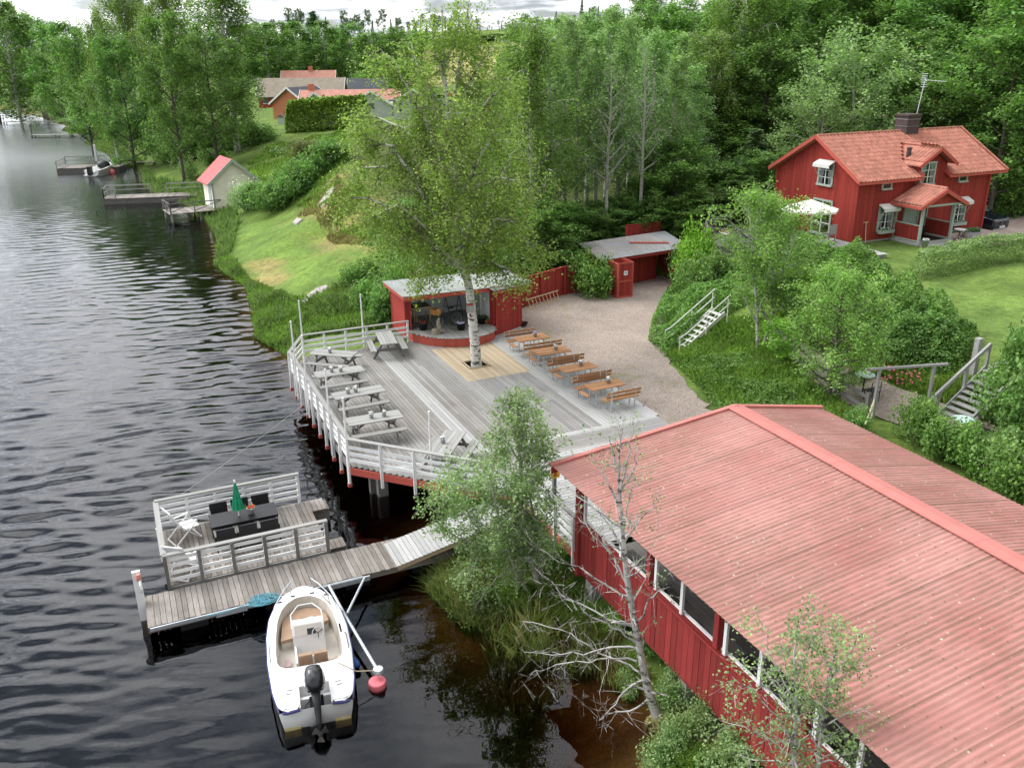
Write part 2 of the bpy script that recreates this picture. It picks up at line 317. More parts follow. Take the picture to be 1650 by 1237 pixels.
# near-duplicate controls would make the fit stiff: keep the first of any pair closer than 35 cm
_keep = []
for i in range(len(_c)):
    if all(np.hypot(*(_c[i, :2]-_c[j, :2])) > .5 for j in _keep): _keep.append(i)
_c = _c[_keep]
_D = np.hypot(_c[:, None, 0]-_c[None, :, 0], _c[:, None, 1]-_c[None, :, 1])
_W = np.linalg.solve(np.block([[_D, np.ones((len(_c), 1))], [np.ones((1, len(_c))), np.zeros((1, 1))]]), np.append(_c[:, 2], 0))
YARD_S = [(17.0, 37.0), (17.0, 18.0), (18.6, 18.0), (19.0, 22), (19.4, 24.5), (20.1, 26.6), (20.9, 29.3), (21.9, 31.5), (23.6, 34.2), (25.6, 36.8), (27.8, 39.9), (29.6, 42.1), (29.6, 43.4), (26.4, 43.2), (23.1, 42.4), (21, 41.6), (19.0, 40.6), (17.4, 39.2)]
YARD = [tuple(site(v, u)[:2]) for v, u in YARD_S]
HOUSEPAD = [tuple(site(v, u)[:2]) for v, u in [(37.3, 36.2), (47.6, 36.2), (47.6, 43.2), (37.3, 43.2)]]
def G(P):
    P = np.atleast_2d(np.asarray(P, float))[:, :2]; z = np.empty(len(P))
    for s in range(0, len(P), 20000):
        Q = P[s:s+20000]; z[s:s+20000] = np.hypot(Q[:, None, 0]-_c[None, :, 0], Q[:, None, 1]-_c[None, :, 1])@_W[:-1]+_W[-1]
    d = np.hypot(P[:, 0], P[:, 1])
    z = z+wob(P, 9, 10)*.07*np.clip(z, 0, 1)*np.clip(d/30, .2, 3)+wob(P, 2.3, 10, 2)*.03*np.clip(z+.4, 0, 1)
    z = z+(1.30-z)*sm(1-pdist(P, YARD)/1.3); z = z+(3.80-z)*sm(1-pdist(P, HOUSEPAD)/1.5)
    return z
def g1(x, y): return float(G([(x, y)])[0])
def gs(v, u): p = site(v, u); return g1(p.x, p.y)
def hit(x, y, lo=8., hi=400.):
    """where a pixel's ray meets the terrain"""
    d = ray(x, y); t = np.geomspace(lo, hi, 500); P = np.array([0, 0, HCAM])+t[:, None]*d; h = P[:, 2]-np.maximum(G(P), 0); i = int(np.argmax(h < 0))
    if h[i] >= 0: return P[-1]
    a, b = (P[i-1], P[i]) if i else (P[0], P[0])
    for _ in range(12):
        m = (a+b)/2
        if m[2] < max(g1(m[0], m[1]), 0): b = m
        else: a = m
    return b
def polypx(pts): return [tuple(hit(x, y)[:2]) for x, y in pts]
def grade(lo, f0, f1, hi, fine, g): 
    a = [f0]; s = fine
    while a[-1] < f1: a.append(a[-1]+fine)
    b = [a[-1]]; s = fine
    while b[-1] < hi: s *= g; b.append(b[-1]+s)
    c = [f0]; s = fine
    while c[-1] > lo: s *= g; c.append(c[-1]-s)
    return np.array(c[::-1][:-1]+a+b[1:])
gx = grade(-700, -34, 34, 700, .42, 1.09); gy = grade(-30, 10, 62, 900, .42, 1.035)
GX, GY = np.meshgrid(gx, gy); TP = np.c_[GX.ravel(), GY.ravel()]; TZ = G(TP)
# what grows or lies where: lawn, rough grass, dry grass, bare mud and sand, forest floor
LAWN1 = polypx([(368, 358), (420, 350), (480, 356), (545, 392), (622, 428), (610, 448), (560, 455), (470, 472), (405, 450), (366, 405)])
LAWN2 = [tuple(site(v, u)[:2]) for v, u in [(29, 21), (31, 31), (37, 34.5), (39, 36), (60, 34), (60, 15), (30, 15)]]
LAWN3 = polypx([(330, 300), (400, 262), (470, 222), (560, 212), (520, 250), (440, 290), (400, 300)])
DRY = polypx([(495, 330), (545, 285), (590, 330), (600, 400), (540, 395), (480, 350)])
DRY2 = polypx([(400, 425), (440, 420), (470, 455), (440, 475), (400, 455)])
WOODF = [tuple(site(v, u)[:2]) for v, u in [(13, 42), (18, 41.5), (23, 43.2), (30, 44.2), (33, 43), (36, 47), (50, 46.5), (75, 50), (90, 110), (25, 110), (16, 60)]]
FIELD = [tuple(away(x, 90, D)[:2]) for x, D in ((690, 235), (890, 235), (920, 400), (640, 400))]
n1 = wob(TP, 5, 14, 1); n2 = wob(TP, 1.3, 14, 3)
col = np.tile(np.array([.10, .155, .038]), (len(TP), 1))
def zone(poly, c, soft=1.2, rag=.8):
    global col
    w = sm(.5-(pdist(TP, poly)+rag*n1*.6+rag*n2*.3)/soft)[:, None]; col = col*(1-w)+np.array(c)*w
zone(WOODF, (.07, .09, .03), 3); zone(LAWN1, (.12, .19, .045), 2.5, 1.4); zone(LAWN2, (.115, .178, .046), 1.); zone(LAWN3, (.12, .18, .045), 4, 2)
zone(DRY, (.27, .22, .10), 2.5, 2.2); zone(DRY2, (.26, .23, .10), 2., 1.5); zone(FIELD, (.30, .27, .12), 8)
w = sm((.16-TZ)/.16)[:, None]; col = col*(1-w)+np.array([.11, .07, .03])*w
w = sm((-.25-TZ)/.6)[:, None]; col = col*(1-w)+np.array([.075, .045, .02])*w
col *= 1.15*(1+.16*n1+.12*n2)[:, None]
me = bpy.data.meshes.new('ground'); nx, ny = len(gx), len(gy)
idx = np.arange(nx*ny).reshape(ny, nx); fq = np.stack([idx[:-1, :-1], idx[:-1, 1:], idx[1:, 1:], idx[1:, :-1]], -1).reshape(-1, 4)
me.vertices.add(len(TP)); me.vertices.foreach_set('co', np.c_[TP, TZ].ravel()); me.loops.add(fq.size); me.loops.foreach_set('vertex_index', fq.ravel())
me.polygons.add(len(fq)); me.polygons.foreach_set('loop_start', np.arange(0, fq.size, 4)); me.polygons.foreach_set('loop_total', np.full(len(fq), 4)); me.polygons.foreach_set('use_smooth', np.ones(len(fq), bool)); me.update()
ca = me.color_attributes.new('tone', 'FLOAT_COLOR', 'POINT'); ca.data.foreach_set('color', np.c_[np.clip(col, 0, 1), np.ones(len(col))].ravel())
m, nt, b = new_mat('ground_cover'); vc = N(nt, 'ShaderNodeVertexColor', layer_name='tone'); b.inputs['Roughness'].default_value = .95; b.inputs['Specular IOR Level'].default_value = .1
f = noise(nt, pos(nt), 3.5, 8, .7); f2 = noise(nt, pos(nt), .35, 4)
c = mixc(nt, 1., vc.outputs[0], ramp(nt, f, [(.3, (.62, .66, .6)), (.7, (1.35, 1.3, 1.3))]), 'MULTIPLY'); c = mixc(nt, 1., c, ramp(nt, f2, [(.35, (.8, .82, .85)), (.65, (1.2, 1.15, 1.05))]), 'MULTIPLY')
f3 = noise(nt, pos(nt), 19, 4, .7); c = mixc(nt, 1., c, ramp(nt, f3, [(.32, (.72, .76, .68)), (.68, (1.24, 1.2, 1.2))]), 'MULTIPLY')
L(nt, c, b.inputs['Base Color']); bump(nt, b, f, .7, .12)
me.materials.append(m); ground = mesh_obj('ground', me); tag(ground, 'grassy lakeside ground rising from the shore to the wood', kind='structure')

# ------------------------------------------------------------------ water: a body of brown lake water with a rippled surface
m, nt, b = new_mat('lake_water'); nt.nodes.remove(b); out = nt.nodes['Material Output']
gl = N(nt, 'ShaderNodeBsdfGlossy'); gl.inputs['Roughness'].default_value = .03; gl.inputs['Color'].default_value = (.95, .96, 1, 1); tr = N(nt, 'ShaderNodeBsdfTransparent'); tr.inputs[0].default_value = (.82, .78, .72, 1)
fr = N(nt, 'ShaderNodeFresnel'); fr.inputs['IOR'].default_value = 1.333; ms = N(nt, 'ShaderNodeMixShader'); L(nt, fr.outputs[0], ms.inputs[0]); L(nt, tr.outputs[0], ms.inputs[1]); L(nt, gl.outputs[0], ms.inputs[2]); L(nt, ms.outputs[0], out.inputs['Surface'])
va = N(nt, 'ShaderNodeVolumeAbsorption'); va.inputs['Color'].default_value = (.50, .33, .12, 1); va.inputs['Density'].default_value = 2.4; L(nt, va.outputs[0], out.inputs['Volume'])
sp_ = N(nt, 'ShaderNodeSeparateXYZ'); L(nt, pos(nt), sp_.inputs[0]); rr_ = N(nt, 'ShaderNodeMapRange'); L(nt, sp_.outputs[1], rr_.inputs['Value']); rr_.inputs['From Min'].default_value = 42; rr_.inputs['From Max'].default_value = 130; rr_.inputs['To Min'].default_value = .012; rr_.inputs['To Max'].default_value = .26; L(nt, rr_.outputs[0], gl.inputs['Roughness'])   # the open lake is choppier than the sheet can show
mpw = N(nt, 'ShaderNodeMapping'); L(nt, pos(nt), mpw.inputs['Vector']); mpw.inputs['Rotation'].default_value = (0, 0, R(-9)); mpw.inputs['Scale'].default_value = (.62, 1.35, 1); w1 = noise(nt, mpw.outputs[0], 2.3, 2.5, .5)
clm = N(nt, 'ShaderNodeMapRange'); L(nt, sp_.outputs[0], clm.inputs['Value']); clm.inputs['From Min'].default_value = -12; clm.inputs['From Max'].default_value = -2; clm.inputs['To Min'].default_value = 1.; clm.inputs['To Max'].default_value = .12   # the corner behind the deck lies sheltered
bp = N(nt, 'ShaderNodeBump'); bp.inputs['Distance'].default_value = .006; L(nt, clm.outputs[0], bp.inputs['Strength']); L(nt, w1, bp.inputs['Height'])
L(nt, bp.outputs[0], gl.inputs['Normal']); L(nt, bp.outputs[0], fr.inputs['Normal'])
# waves are real: a fine sheet over the lake, calm in the corner behind the deck and the jetty
wx = grade(-560, -46, 9.5, 10, .19, 1.07); wy = [-12.]
while wy[-1] < 5: wy.append(wy[-1]+1)
while wy[-1] < 700: wy.append(wy[-1]+max(.06, wy[-1]*.0054))
wy = np.array(wy); WX, WY = np.meshgrid(wx, wy); WP = np.c_[WX.ravel(), WY.ravel()]; wz = np.zeros(len(WP)); rw = np.random.default_rng(12); wd = np.hypot(WP[:, 0], WP[:, 1])
for i in range(34):
    lam = .34*(3.8**(i/33)); th = R(98)+rw.normal(0, .36); k_ = 2*math.pi/lam*np.array([math.cos(th), math.sin(th)]); ph = rw.uniform(0, 6.28)
    wz += .0070*lam**.65*np.sin(WP@k_+ph+1.1*wob(WP, 7*lam, 6, i % 9))*np.clip(1.7-wd*.0054/lam*2.2, 0, 1)
wz *= (.10+.90*sm((-2.2-WP[:, 0]-.06*(WP[:, 1]-20))/9.))*(.55+.45*sm((WP[:, 1]-8)/16))*(.75+.35*wob(WP, 26, 8, 4))*(1+.9*sm((wd-45)/70))
nx_, ny_ = len(wx), len(wy); idx = np.arange(nx_*ny_).reshape(ny_, nx_); fq = np.stack([idx[:-1, :-1], idx[:-1, 1:], idx[1:, 1:], idx[1:, :-1]], -1).reshape(-1, 4)
# close the body below with a skirt and a floor so that it holds water
rim = np.r_[idx[0, :], idx[1:, -1], idx[-1, -2::-1], idx[-2:0:-1, 0]]; nb_ = len(WP); low = np.c_[WP[rim], np.full(len(rim), -9.)]; VV = np.r_[np.c_[WP, wz], low]; m_ = len(rim); sk = np.array([(rim[(i+1) % m_], rim[i], nb_+i, nb_+(i+1) % m_) for i in range(m_)])
me = bpy.data.meshes.new('water'); fl = np.r_[fq.ravel(), sk.ravel(), np.arange(nb_, nb_+m_)[::-1]]; nf = len(fq)+m_+1; ls = np.r_[np.arange(0, 4*(len(fq)+m_), 4), 4*(len(fq)+m_)]; lt = np.r_[np.full(len(fq)+m_, 4), m_]
me.vertices.add(len(VV)); me.vertices.foreach_set('co', VV.ravel()); me.loops.add(len(fl)); me.loops.foreach_set('vertex_index', fl.astype(np.int32)); me.polygons.add(nf); me.polygons.foreach_set('loop_start', ls.astype(np.int32)); me.polygons.foreach_set('loop_total', lt.astype(np.int32)); me.polygons.foreach_set('use_smooth', np.r_[np.ones(len(fq), bool), np.zeros(m_+1, bool)]); me.update(calc_edges=True); me.validate(); me.materials.append(m)
o = mesh_obj('water', me); tag(o, 'dark rippled lake water reflecting the pale sky', kind='structure'); print('water', len(fq))
# ------------------------------------------------------------------ gravel yard
m, nt, b = new_mat('pink_gravel'); b.inputs['Roughness'].default_value = .95
vo = N(nt, 'ShaderNodeTexVoronoi'); vo.inputs['Scale'].default_value = 16; L(nt, pos(nt), vo.inputs['Vector'])
c = ramp(nt, noise(nt, pos(nt), 26, 3), [(.3, (.145, .113, .094)), (.5, (.275, .224, .193)), (.72, (.42, .362, .32))])
hg = N(nt, 'ShaderNodeHueSaturation'); hg.inputs['Saturation'].default_value = .18; L(nt, vo.outputs['Color'], hg.inputs['Color']); c = mixc(nt, .5, c, hg.outputs[0], 'SOFT_LIGHT'); c = mixc(nt, 1., c, ramp(nt, noise(nt, pos(nt), .28, 6, .6), [(.35, (.76, .76, .75)), (.65, (1.16, 1.13, 1.10))]), 'MULTIPLY')
c = mixc(nt, ramp(nt, noise(nt, pos(nt), .42, 7, .65), [(.57, (0, 0, 0)), (.68, (.55, .55, .55))]), c, (.15, .155, .05))
L(nt, c, b.inputs['Base Color']); bump(nt, b, vo.outputs['Distance'], .8, .03); M['gravel'] = m
bm = bmesh.new(); vs = []
_yp = []
for i, p in enumerate(YARD_S):                       # ragged edge towards the grass
    q = YARD_S[(i+1) % len(YARD_S)]; k = 6 if 2 < i < 11 else 1
    for j in range(k):
        t = j/k; a = np.array(p)*(1-t)+np.array(q)*t; _yp.append(tuple(a+(rng.normal(0, .1, 2) if k > 1 else 0)))
o = smesh(MB().prism(_yp, 1.20, 1.352), 'gravel_yard', m, 'pinkish gravel yard between the deck and the green slope', kind='structure', base=(22, 32, 1.2))
# ------------------------------------------------------------------ corrugated roofing
def corr(name, mat, wid, ln, pitch, amp, k=6):
    """one corrugated sheet: ribs run along local x (length ln), waves across local y (width wid)"""
    n = int(round(wid/pitch))*k; y = np.linspace(0, wid, n+1); z = amp*np.tanh(1.8*np.sin(2*math.pi*y/pitch))
    xs = np.linspace(0, ln, 2); v = [(x, yy, q) for x in xs for yy, q in zip(y, z)]; f = [(i, i+1, n+2+i, n+1+i) for i in range(n)]
    me = bpy.data.meshes.new(name); me.from_pydata(v, [], f); me.materials.append(mat); return me
def sheet(name, me, parent, p, d, s, off=0.):
    """lay a sheet at p (thing coordinates), ribs along d, width along s"""
    p = np.array(p, float)-org(parent); d = np.array(d, float); d /= np.linalg.norm(d); s = np.array(s, float); s = s-d*(s@d); s /= np.linalg.norm(s); n = np.cross(d, s)
    if n[2] < 0: n = -n
    p = p+n*off; o = mesh_obj(name, me, parent)
    o.matrix_local = Matrix(((d[0], s[0], n[0], p[0]), (d[1], s[1], n[1], p[1]), (d[2], s[2], n[2], p[2]), (0, 0, 0, 1))); return o
def roof_paint(name, base, fade, lichen, rib):
    m, nt, b = new_mat(name); b.inputs['Roughness'].default_value = .92; b.inputs['Specular IOR Level'].default_value = .08; t = N(nt, 'ShaderNodeTexCoord'); oi = N(nt, 'ShaderNodeObjectInfo')
    c = ramp(nt, noise(nt, pos(nt), .5, 5), [(.32, base), (.68, fade)])
    hs = N(nt, 'ShaderNodeHueSaturation'); L(nt, c, hs.inputs['Color']); mr = N(nt, 'ShaderNodeMapRange'); L(nt, oi.outputs['Random'], mr.inputs['Value']); mr.inputs['To Min'].default_value = .9; mr.inputs['To Max'].default_value = 1.08; L(nt, mr.outputs[0], hs.inputs['Value']); c = hs.outputs[0]
    s = N(nt, 'ShaderNodeSeparateXYZ'); L(nt, t.outputs['Object'], s.inputs[0])
    vl = N(nt, 'ShaderNodeMapRange'); L(nt, s.outputs[2], vl.inputs['Value']); vl.inputs['From Min'].default_value = rib; vl.inputs['From Max'].default_value = -rib
    st = N(nt, 'ShaderNodeVectorMath', operation='MULTIPLY'); L(nt, t.outputs['Object'], st.inputs[0]); st.inputs[1].default_value = (1.1, 4, 4)
    dn = N(nt, 'ShaderNodeMath', operation='MULTIPLY'); L(nt, vl.outputs[0], dn.inputs[0]); L(nt, ramp(nt, noise(nt, st.outputs[0], 2.2, 6, .7), [(.32, (0, 0, 0)), (.55, (1, 1, 1))]), dn.inputs[1])
    big = N(nt, 'ShaderNodeMath', operation='MULTIPLY'); L(nt, dn.outputs[0], big.inputs[0]); L(nt, ramp(nt, noise(nt, pos(nt), .28, 3), [(.36, (.35, .35, .35)), (.54, (1, 1, 1))]), big.inputs[1])
    c = mixc(nt, big.outputs[0], c, lichen[0])                                                     # dirt and moss lying in the troughs
    vo = N(nt, 'ShaderNodeTexVoronoi'); vo.inputs['Scale'].default_value = 5.2; L(nt, pos(nt), vo.inputs['Vector'])
    wob_ = noise(nt, pos(nt), 17, 3); dd = N(nt, 'ShaderNodeMath', operation='MULTIPLY_ADD'); L(nt, wob_, dd.inputs[0]); dd.inputs[1].default_value = .16; L(nt, vo.outputs['Distance'], dd.inputs[2])
    sp = N(nt, 'ShaderNodeMath', operation='MULTIPLY'); L(nt, ramp(nt, dd.outputs[0], [(.17, (1, 1, 1)), (.22, (0, 0, 0))]), sp.inputs[0]); L(nt, ramp(nt, noise(nt, pos(nt), .9, 3), [(.44, (0, 0, 0)), (.56, (1, 1, 1))]), sp.inputs[1])
    c = mixc(nt, sp.outputs[0], c, lichen[1])                                                      # round lichen
    stk = N(nt, 'ShaderNodeVectorMath', operation='MULTIPLY'); L(nt, t.outputs['Object'], stk.inputs[0]); stk.inputs[1].default_value = (.35, 7., 1); ofs = N(nt, 'ShaderNodeVectorMath', operation='ADD'); L(nt, stk.outputs[0], ofs.inputs[0]); L(nt, oi.outputs['Location'], ofs.inputs[1])
    c = mixc(nt, 1., c, ramp(nt, noise(nt, ofs.outputs[0], 1.3, 6, .65), [(.32, (.87, .86, .85)), (.5, (1, 1, 1)), (.7, (1.07, 1.07, 1.07))]), 'MULTIPLY')    # rain streaks down the slope
    lp = N(nt, 'ShaderNodeMath', operation='LESS_THAN'); L(nt, s.outputs[1], lp.inputs[0]); lp.inputs[1].default_value = .03; lm = N(nt, 'ShaderNodeMath', operation='MULTIPLY'); L(nt, lp.outputs[0], lm.inputs[0]); lm.inputs[1].default_value = .55; c = mixc(nt, lm.outputs[0], c, lichen[0])   # dirt along the lap
    px_ = N(nt, 'ShaderNodeMath', operation='PINGPONG'); L(nt, s.outputs[0], px_.inputs[0]); px_.inputs[1].default_value = .62; sx_ = N(nt, 'ShaderNodeMath', operation='LESS_THAN'); L(nt, px_.outputs[0], sx_.inputs[0]); sx_.inputs[1].default_value = .016
    py_ = N(nt, 'ShaderNodeMath', operation='PINGPONG'); L(nt, s.outputs[1], py_.inputs[0]); py_.inputs[1].default_value = .131; sy_ = N(nt, 'ShaderNodeMath', operation='LESS_THAN'); L(nt, py_.outputs[0], sy_.inputs[0]); sy_.inputs[1].default_value = .02; sc_ = N(nt, 'ShaderNodeMath', operation='MULTIPLY'); L(nt, sx_.outputs[0], sc_.inputs[0]); L(nt, sy_.outputs[0], sc_.inputs[1]); c = mixc(nt, sc_.outputs[0], c, lichen[0])  # screw rows
    L(nt, c, b.inputs['Base Color']); return m
M['roof_red'] = roof_paint('faded_red_roof_paint', (.365, .148, .132), (.445, .228, .203), ((.19, .125, .09), (.46, .42, .33)), .012)
M['roof_red_plain'] = plain('red_roof_trim', (.46, .165, .14), .6, .1, 2)
M['roof_grey'] = roof_paint('grey_roof_sheet', (.26, .285, .28), (.34, .365, .36), ((.24, .235, .20), (.30, .31, .25)), .012)

# ------------------------------------------------------------------ the long red hall
HW, HE, HR, HZ, HRZ, HEND = 9.3, 18.35, 15.1, 4.1, 4.72, 18.1
hall = sthing('dance_hall', 'long red open-sided hall with a faded red corrugated roof', 'hall', 13.8, 10, .6)
PW = .131
meL = corr('roof_sheet', M['roof_red'], 1.05, math.hypot(HR-HW, HRZ-HZ)+.02, PW, .0085); meR = corr('roof_sheet_short', M['roof_red'], 1.05, math.hypot(HE-HR, HRZ-HZ), PW, .0085)
u0 = HEND
for i in range(17):
    uu = HEND-1.05*(i+1)
    sheet('roof_sheet', meL, hall, (HW, uu, HZ), (HR-HW, 0, HRZ-HZ), (0, 1, 0), .004*(i % 2))
    sheet('roof_sheet', meR, hall, (HE, uu, HZ), (HR-HE, 0, HRZ-HZ), (0, 1, 0), .004*(i % 2))
ULOW = HEND-1.05*17
for i in range(9):                                                                   # ridge capping, lapped lengths
    a = HEND+.06-2*i; bb = max(a-2.05, ULOW); z = HRZ+.055+.004*(i % 2); mb = MB()
    for s_, sl in ((-1, (HRZ-HZ)/(HR-HW)), (1, (HRZ-HZ)/(HE-HR))):
        w_ = .26; x1 = HR+s_*w_; z1 = z-w_*sl+.012
        mb.extr([(HR, bb, z), (x1, bb, z1), (x1, bb, z1-.03), (HR, bb, z-.02)], (0, a-bb, 0))
    mb.build('ridge_cap', M['roof_red_plain'], hall)
for p, q in (((HW-.04, HZ), (HR, HRZ)), ((HR, HRZ), (HE+.04, HZ))):
    bar('verge_flashing', M['roof_red_plain'], hall, (p[0], HEND+.02, p[1]+.03), (q[0], HEND+.02, q[1]+.03), .14, .07)
    bar('verge_board', M['red'], hall, (p[0], HEND-.03, p[1]-.11), (q[0], HEND-.03, q[1]-.11), .035, .17)
WL = 9.95; WEND = 17.75
nb = 0; uu = WEND-.12
while uu > .4:
    w_ = .205+random.uniform(-.02, .02)
    bar('wall_board', M['barn_red'], hall, (WL, uu-w_/2, 1.05+random.uniform(-.015, .015)), (WL, uu-w_/2, 2.52), .022+random.uniform(0, .022), w_-.013); uu -= w_
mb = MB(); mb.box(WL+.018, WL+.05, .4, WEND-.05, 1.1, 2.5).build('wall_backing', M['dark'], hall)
bar('sill_board', M['barn_red'], hall, (WL+.02, WEND+.05, 2.55), (WL+.02, .3, 2.55), .26, .04, R(-14))
bar('ground_beam', M['barn_red'], hall, (WL+.12, WEND, 1.0), (WL+.12, .3, 1.0), .16, .2)
post('corner_post', M['barn_red'], hall, WL, WEND, .85, 4.05, .17)
for pu in (14.4, 11.85, 9.25, 6.7, 4.1, 1.5):
    post('roof_post', M['barn_red'], hall, WL+.03, pu, 2.5, 4.1, .15)
    post('window_mullion', M['white'], hall, WL+.02, pu-.26, 2.58, 4.0, .06, .09); post('window_mullion', M['white'], hall, WL+.02, pu+1.27, 2.58, 4.05, .06, .09)
post('window_mullion', M['white'], hall, WL+.02, WEND-.28, 2.58, 4.0, .08, .05)
bar('window_bottom_rail', M['white'], hall, (WL+.1, WEND-.2, 2.585), (WL+.1, .4, 2.585), .06, .045)
bar('wall_plate', M['barn_red'], hall, (WL+.02, WEND+.1, 4.02), (WL+.02, .3, 4.02), .14, .16)
for i in range(16):                                                                  # rafters carry the sheets
    uu = 17.6-i*1.1
    for (a, za), (c_, zc) in (((HW+.1, HZ-.1), (HR, HRZ-.1)), ((HR, HRZ-.1), (HE-.1, HZ-.1))): bar('rafter', M['dark_wood'], hall, (a, uu, za), (c_, uu, zc), .06, .12)
for i in range(40): bar('floor_plank', M['dark_wood'], hall, (WL+.1+.19*i+.09, .4, 1.40), (WL+.1+.19*i+.09, WEND, 1.40), .183, .04)
MB().box(17.58, 17.66, .4, WEND, 1.0, 4.05).build('rear_wall', M['barn_red'], hall)
MB().box(WL+.1, 17.6, .32, .40, 1.0, 4.05).build('end_wall', M['barn_red'], hall)
for v_ in (10.2, 13.8, 17.4):
    for uu in (17.3, 13, 8.7, 4.4, .8): post('foundation_pier', M['concrete'], hall, v_, uu, -.3, 1.0 if v_ < 10.5 else 1.36, .32)
for v_ in (13.8,):
    for uu in (17.4, 13, 8.7, 4.4): post('inner_post', M['barn_red'], hall, v_, uu, 1.4, 4.5, .13)
def hall_bench(uu, w):
    t = sthing('hall_bench', 'dark wooden bench inside the red hall, in the %s window bay' % w, 'bench', 10.9, uu, 1.42, 'benches inside the hall')
    bar('seat', M['dark_wood'], t, (10.9, uu-.9, 1.86), (10.9, uu+.9, 1.86), .3, .04)
    for s_ in (-.75, .75): bar('leg', M['dark_wood'], t, (10.9, uu+s_, 1.42), (10.9, uu+s_, 1.84), .06, .28)
for uu, w in ((15.9, 'corner'), (13, 'second'), (10.5, 'third'), (8, 'fourth')): hall_bench(uu, w)

# ------------------------------------------------------------------ the lakeside deck
DZ = 1.42
deck = sthing('wooden_deck', 'large grey plank deck built out over the water round a birch', 'deck', 11.5, 28, 0)
def front_u(v): return 25.8-(v-5.75)*(25.8-21.4)/(9.93-5.75) if v < 9.93 else 25.06
def back_u(v):
    if v < 6.7: return 35.5+(v-5.75)*2.0/.95
    if v < 11.7: return 37.5
    if v < 15.6: return float(np.interp(v, [11.7, 12.4, 13.2, 14.1, 14.9, 15.6], [38.0, 36.6, 35.95, 35.75, 35.9, 36.6]))
    return 36.75+(v-15.6)*.45
v_ = 5.80; pitch = .152; row = 0
while v_ < 17.2:
    c_ = v_+pitch/2; a, b_ = front_u(c_), back_u(c_)
    dk = M['deck_light'] if (9.75 < c_ < 10.35 or c_ > 14.95) else M['deck']
    segs = []
    new = 12.2 < c_ < 15.0
    rngs = [(a, 31.4, 0), (31.4, 35.95, 1), (35.95, b_, 0)] if new else [(a, b_, 0)]
    for s0, s1, nw in rngs:
        if s1-s0 < .08: continue
        if nw:
            if abs(c_-13.3) < .47: segs += [(s0, 32.75, 1), (33.72, min(s1, b_), 1)]
            else: segs.append((s0, min(s1, b_), 1))
        else:
            p = s0; cut = s0+random.uniform(3.0, 5.5)
            while s1-cut > 1.2: segs.append((p, cut, 0)); p = cut; cut += random.uniform(5.2, 7)
            segs.append((p, s1, 0))
    for s0, s1, nw in segs:
        if s1-s0 > .1: bar('plank', M['deck_new'] if nw else dk, deck, (c_, s0+.004, DZ-.02+random.uniform(-.002, .002)), (c_, s1-.004, DZ-.02+random.uniform(-.002, .002)), pitch-.014, .036)
    v_ += pitch; row += 1
uu = 25.0; i = 0
while uu > 18.0:                                                                     # cross boards towards the hall
    vl = 9.93+max(0, (21.4-uu))*.02 if uu < 21.4 else 9.93-(uu-21.4)*.95
    mat_ = M['deck_light'] if i in (0, 1, 8, 9, 14, 15, 20) or uu < 22.6 else M['deck']
    bar('plank', mat_, deck, (vl, uu, DZ-.02), (17.2, uu, DZ-.02), .152 if i else .2, .036); uu -= .168; i += 1
for (a, b_) in (((12.85, 32.75), (13.75, 32.75)), ((12.85, 33.72), (13.75, 33.72)), ((12.85, 32.75), (12.85, 33.72)), ((13.75, 32.75), (13.75, 33.72))): bar('tree_opening_frame', M['deck_new'], deck, (*a, DZ+.015), (*b_, DZ+.015), .06, .05)
edge = [(5.75, 25.8), (9.93, 21.4)]
bar('fascia', M['red_trim'], deck, (5.74, 25.74, DZ-.17), (9.93, 21.36, DZ-.17), .05, .24)
bar('fascia', M['red_trim'], deck, (9.93, 21.36, DZ-.17), (10.0, 18.0, DZ-.17), .05, .24)
bar('fascia', M['dark_wood'], deck, (5.76, 25.8, DZ-.17), (5.76, 35.5, DZ-.17), .05, .22); bar('fascia', M['dark_wood'], deck, (5.76, 35.5, DZ-.17), (6.7, 37.5, DZ-.17), .05, .22)
bar('fascia', M['dark_wood'], deck, (6.7, 37.51, DZ-.17), (11.7, 37.51, DZ-.17), .05, .22)
for k, vv in enumerate((6.6, 9.2, 12, 15)): bar('beam', M['dark_wood'], deck, (vv, front_u(vv)+.25, DZ-.15), (vv, 37.2 if vv < 11 else 35.4, DZ-.15), .12, .2)
for uu in (23.6, 26.3, 29, 31.7, 34.4, 36.8):
    vv0 = 5.9 if uu > 25.9 else 5.75+(25.8-uu)*.95+.2
    bar('cross_beam', M['dark_wood'], deck, (vv0 if uu < 35.6 else 6.6, uu, DZ-.33), (16.8 if uu < 34 else 11.6, uu, DZ-.33), .14, .16)
    for vv in (6.6, 9.2, 12, 15):
        if vv > vv0 and (uu < 34 or vv < 11): post('pile', M['dark_wood'], deck, vv, uu, -2.2, DZ-.41, .24)
vv, uu = sat(617, 797, 0)                                                            # the stout pile seen under the front edge
post('pile', M['grey_wood'], deck, vv, uu+.05, -2, DZ-.5, .34); bar('pile_cap', M['grey_wood'], deck, (vv-.5, uu+.1, DZ-.42), (vv+.45, uu-.15, DZ-.42), .2, .16)

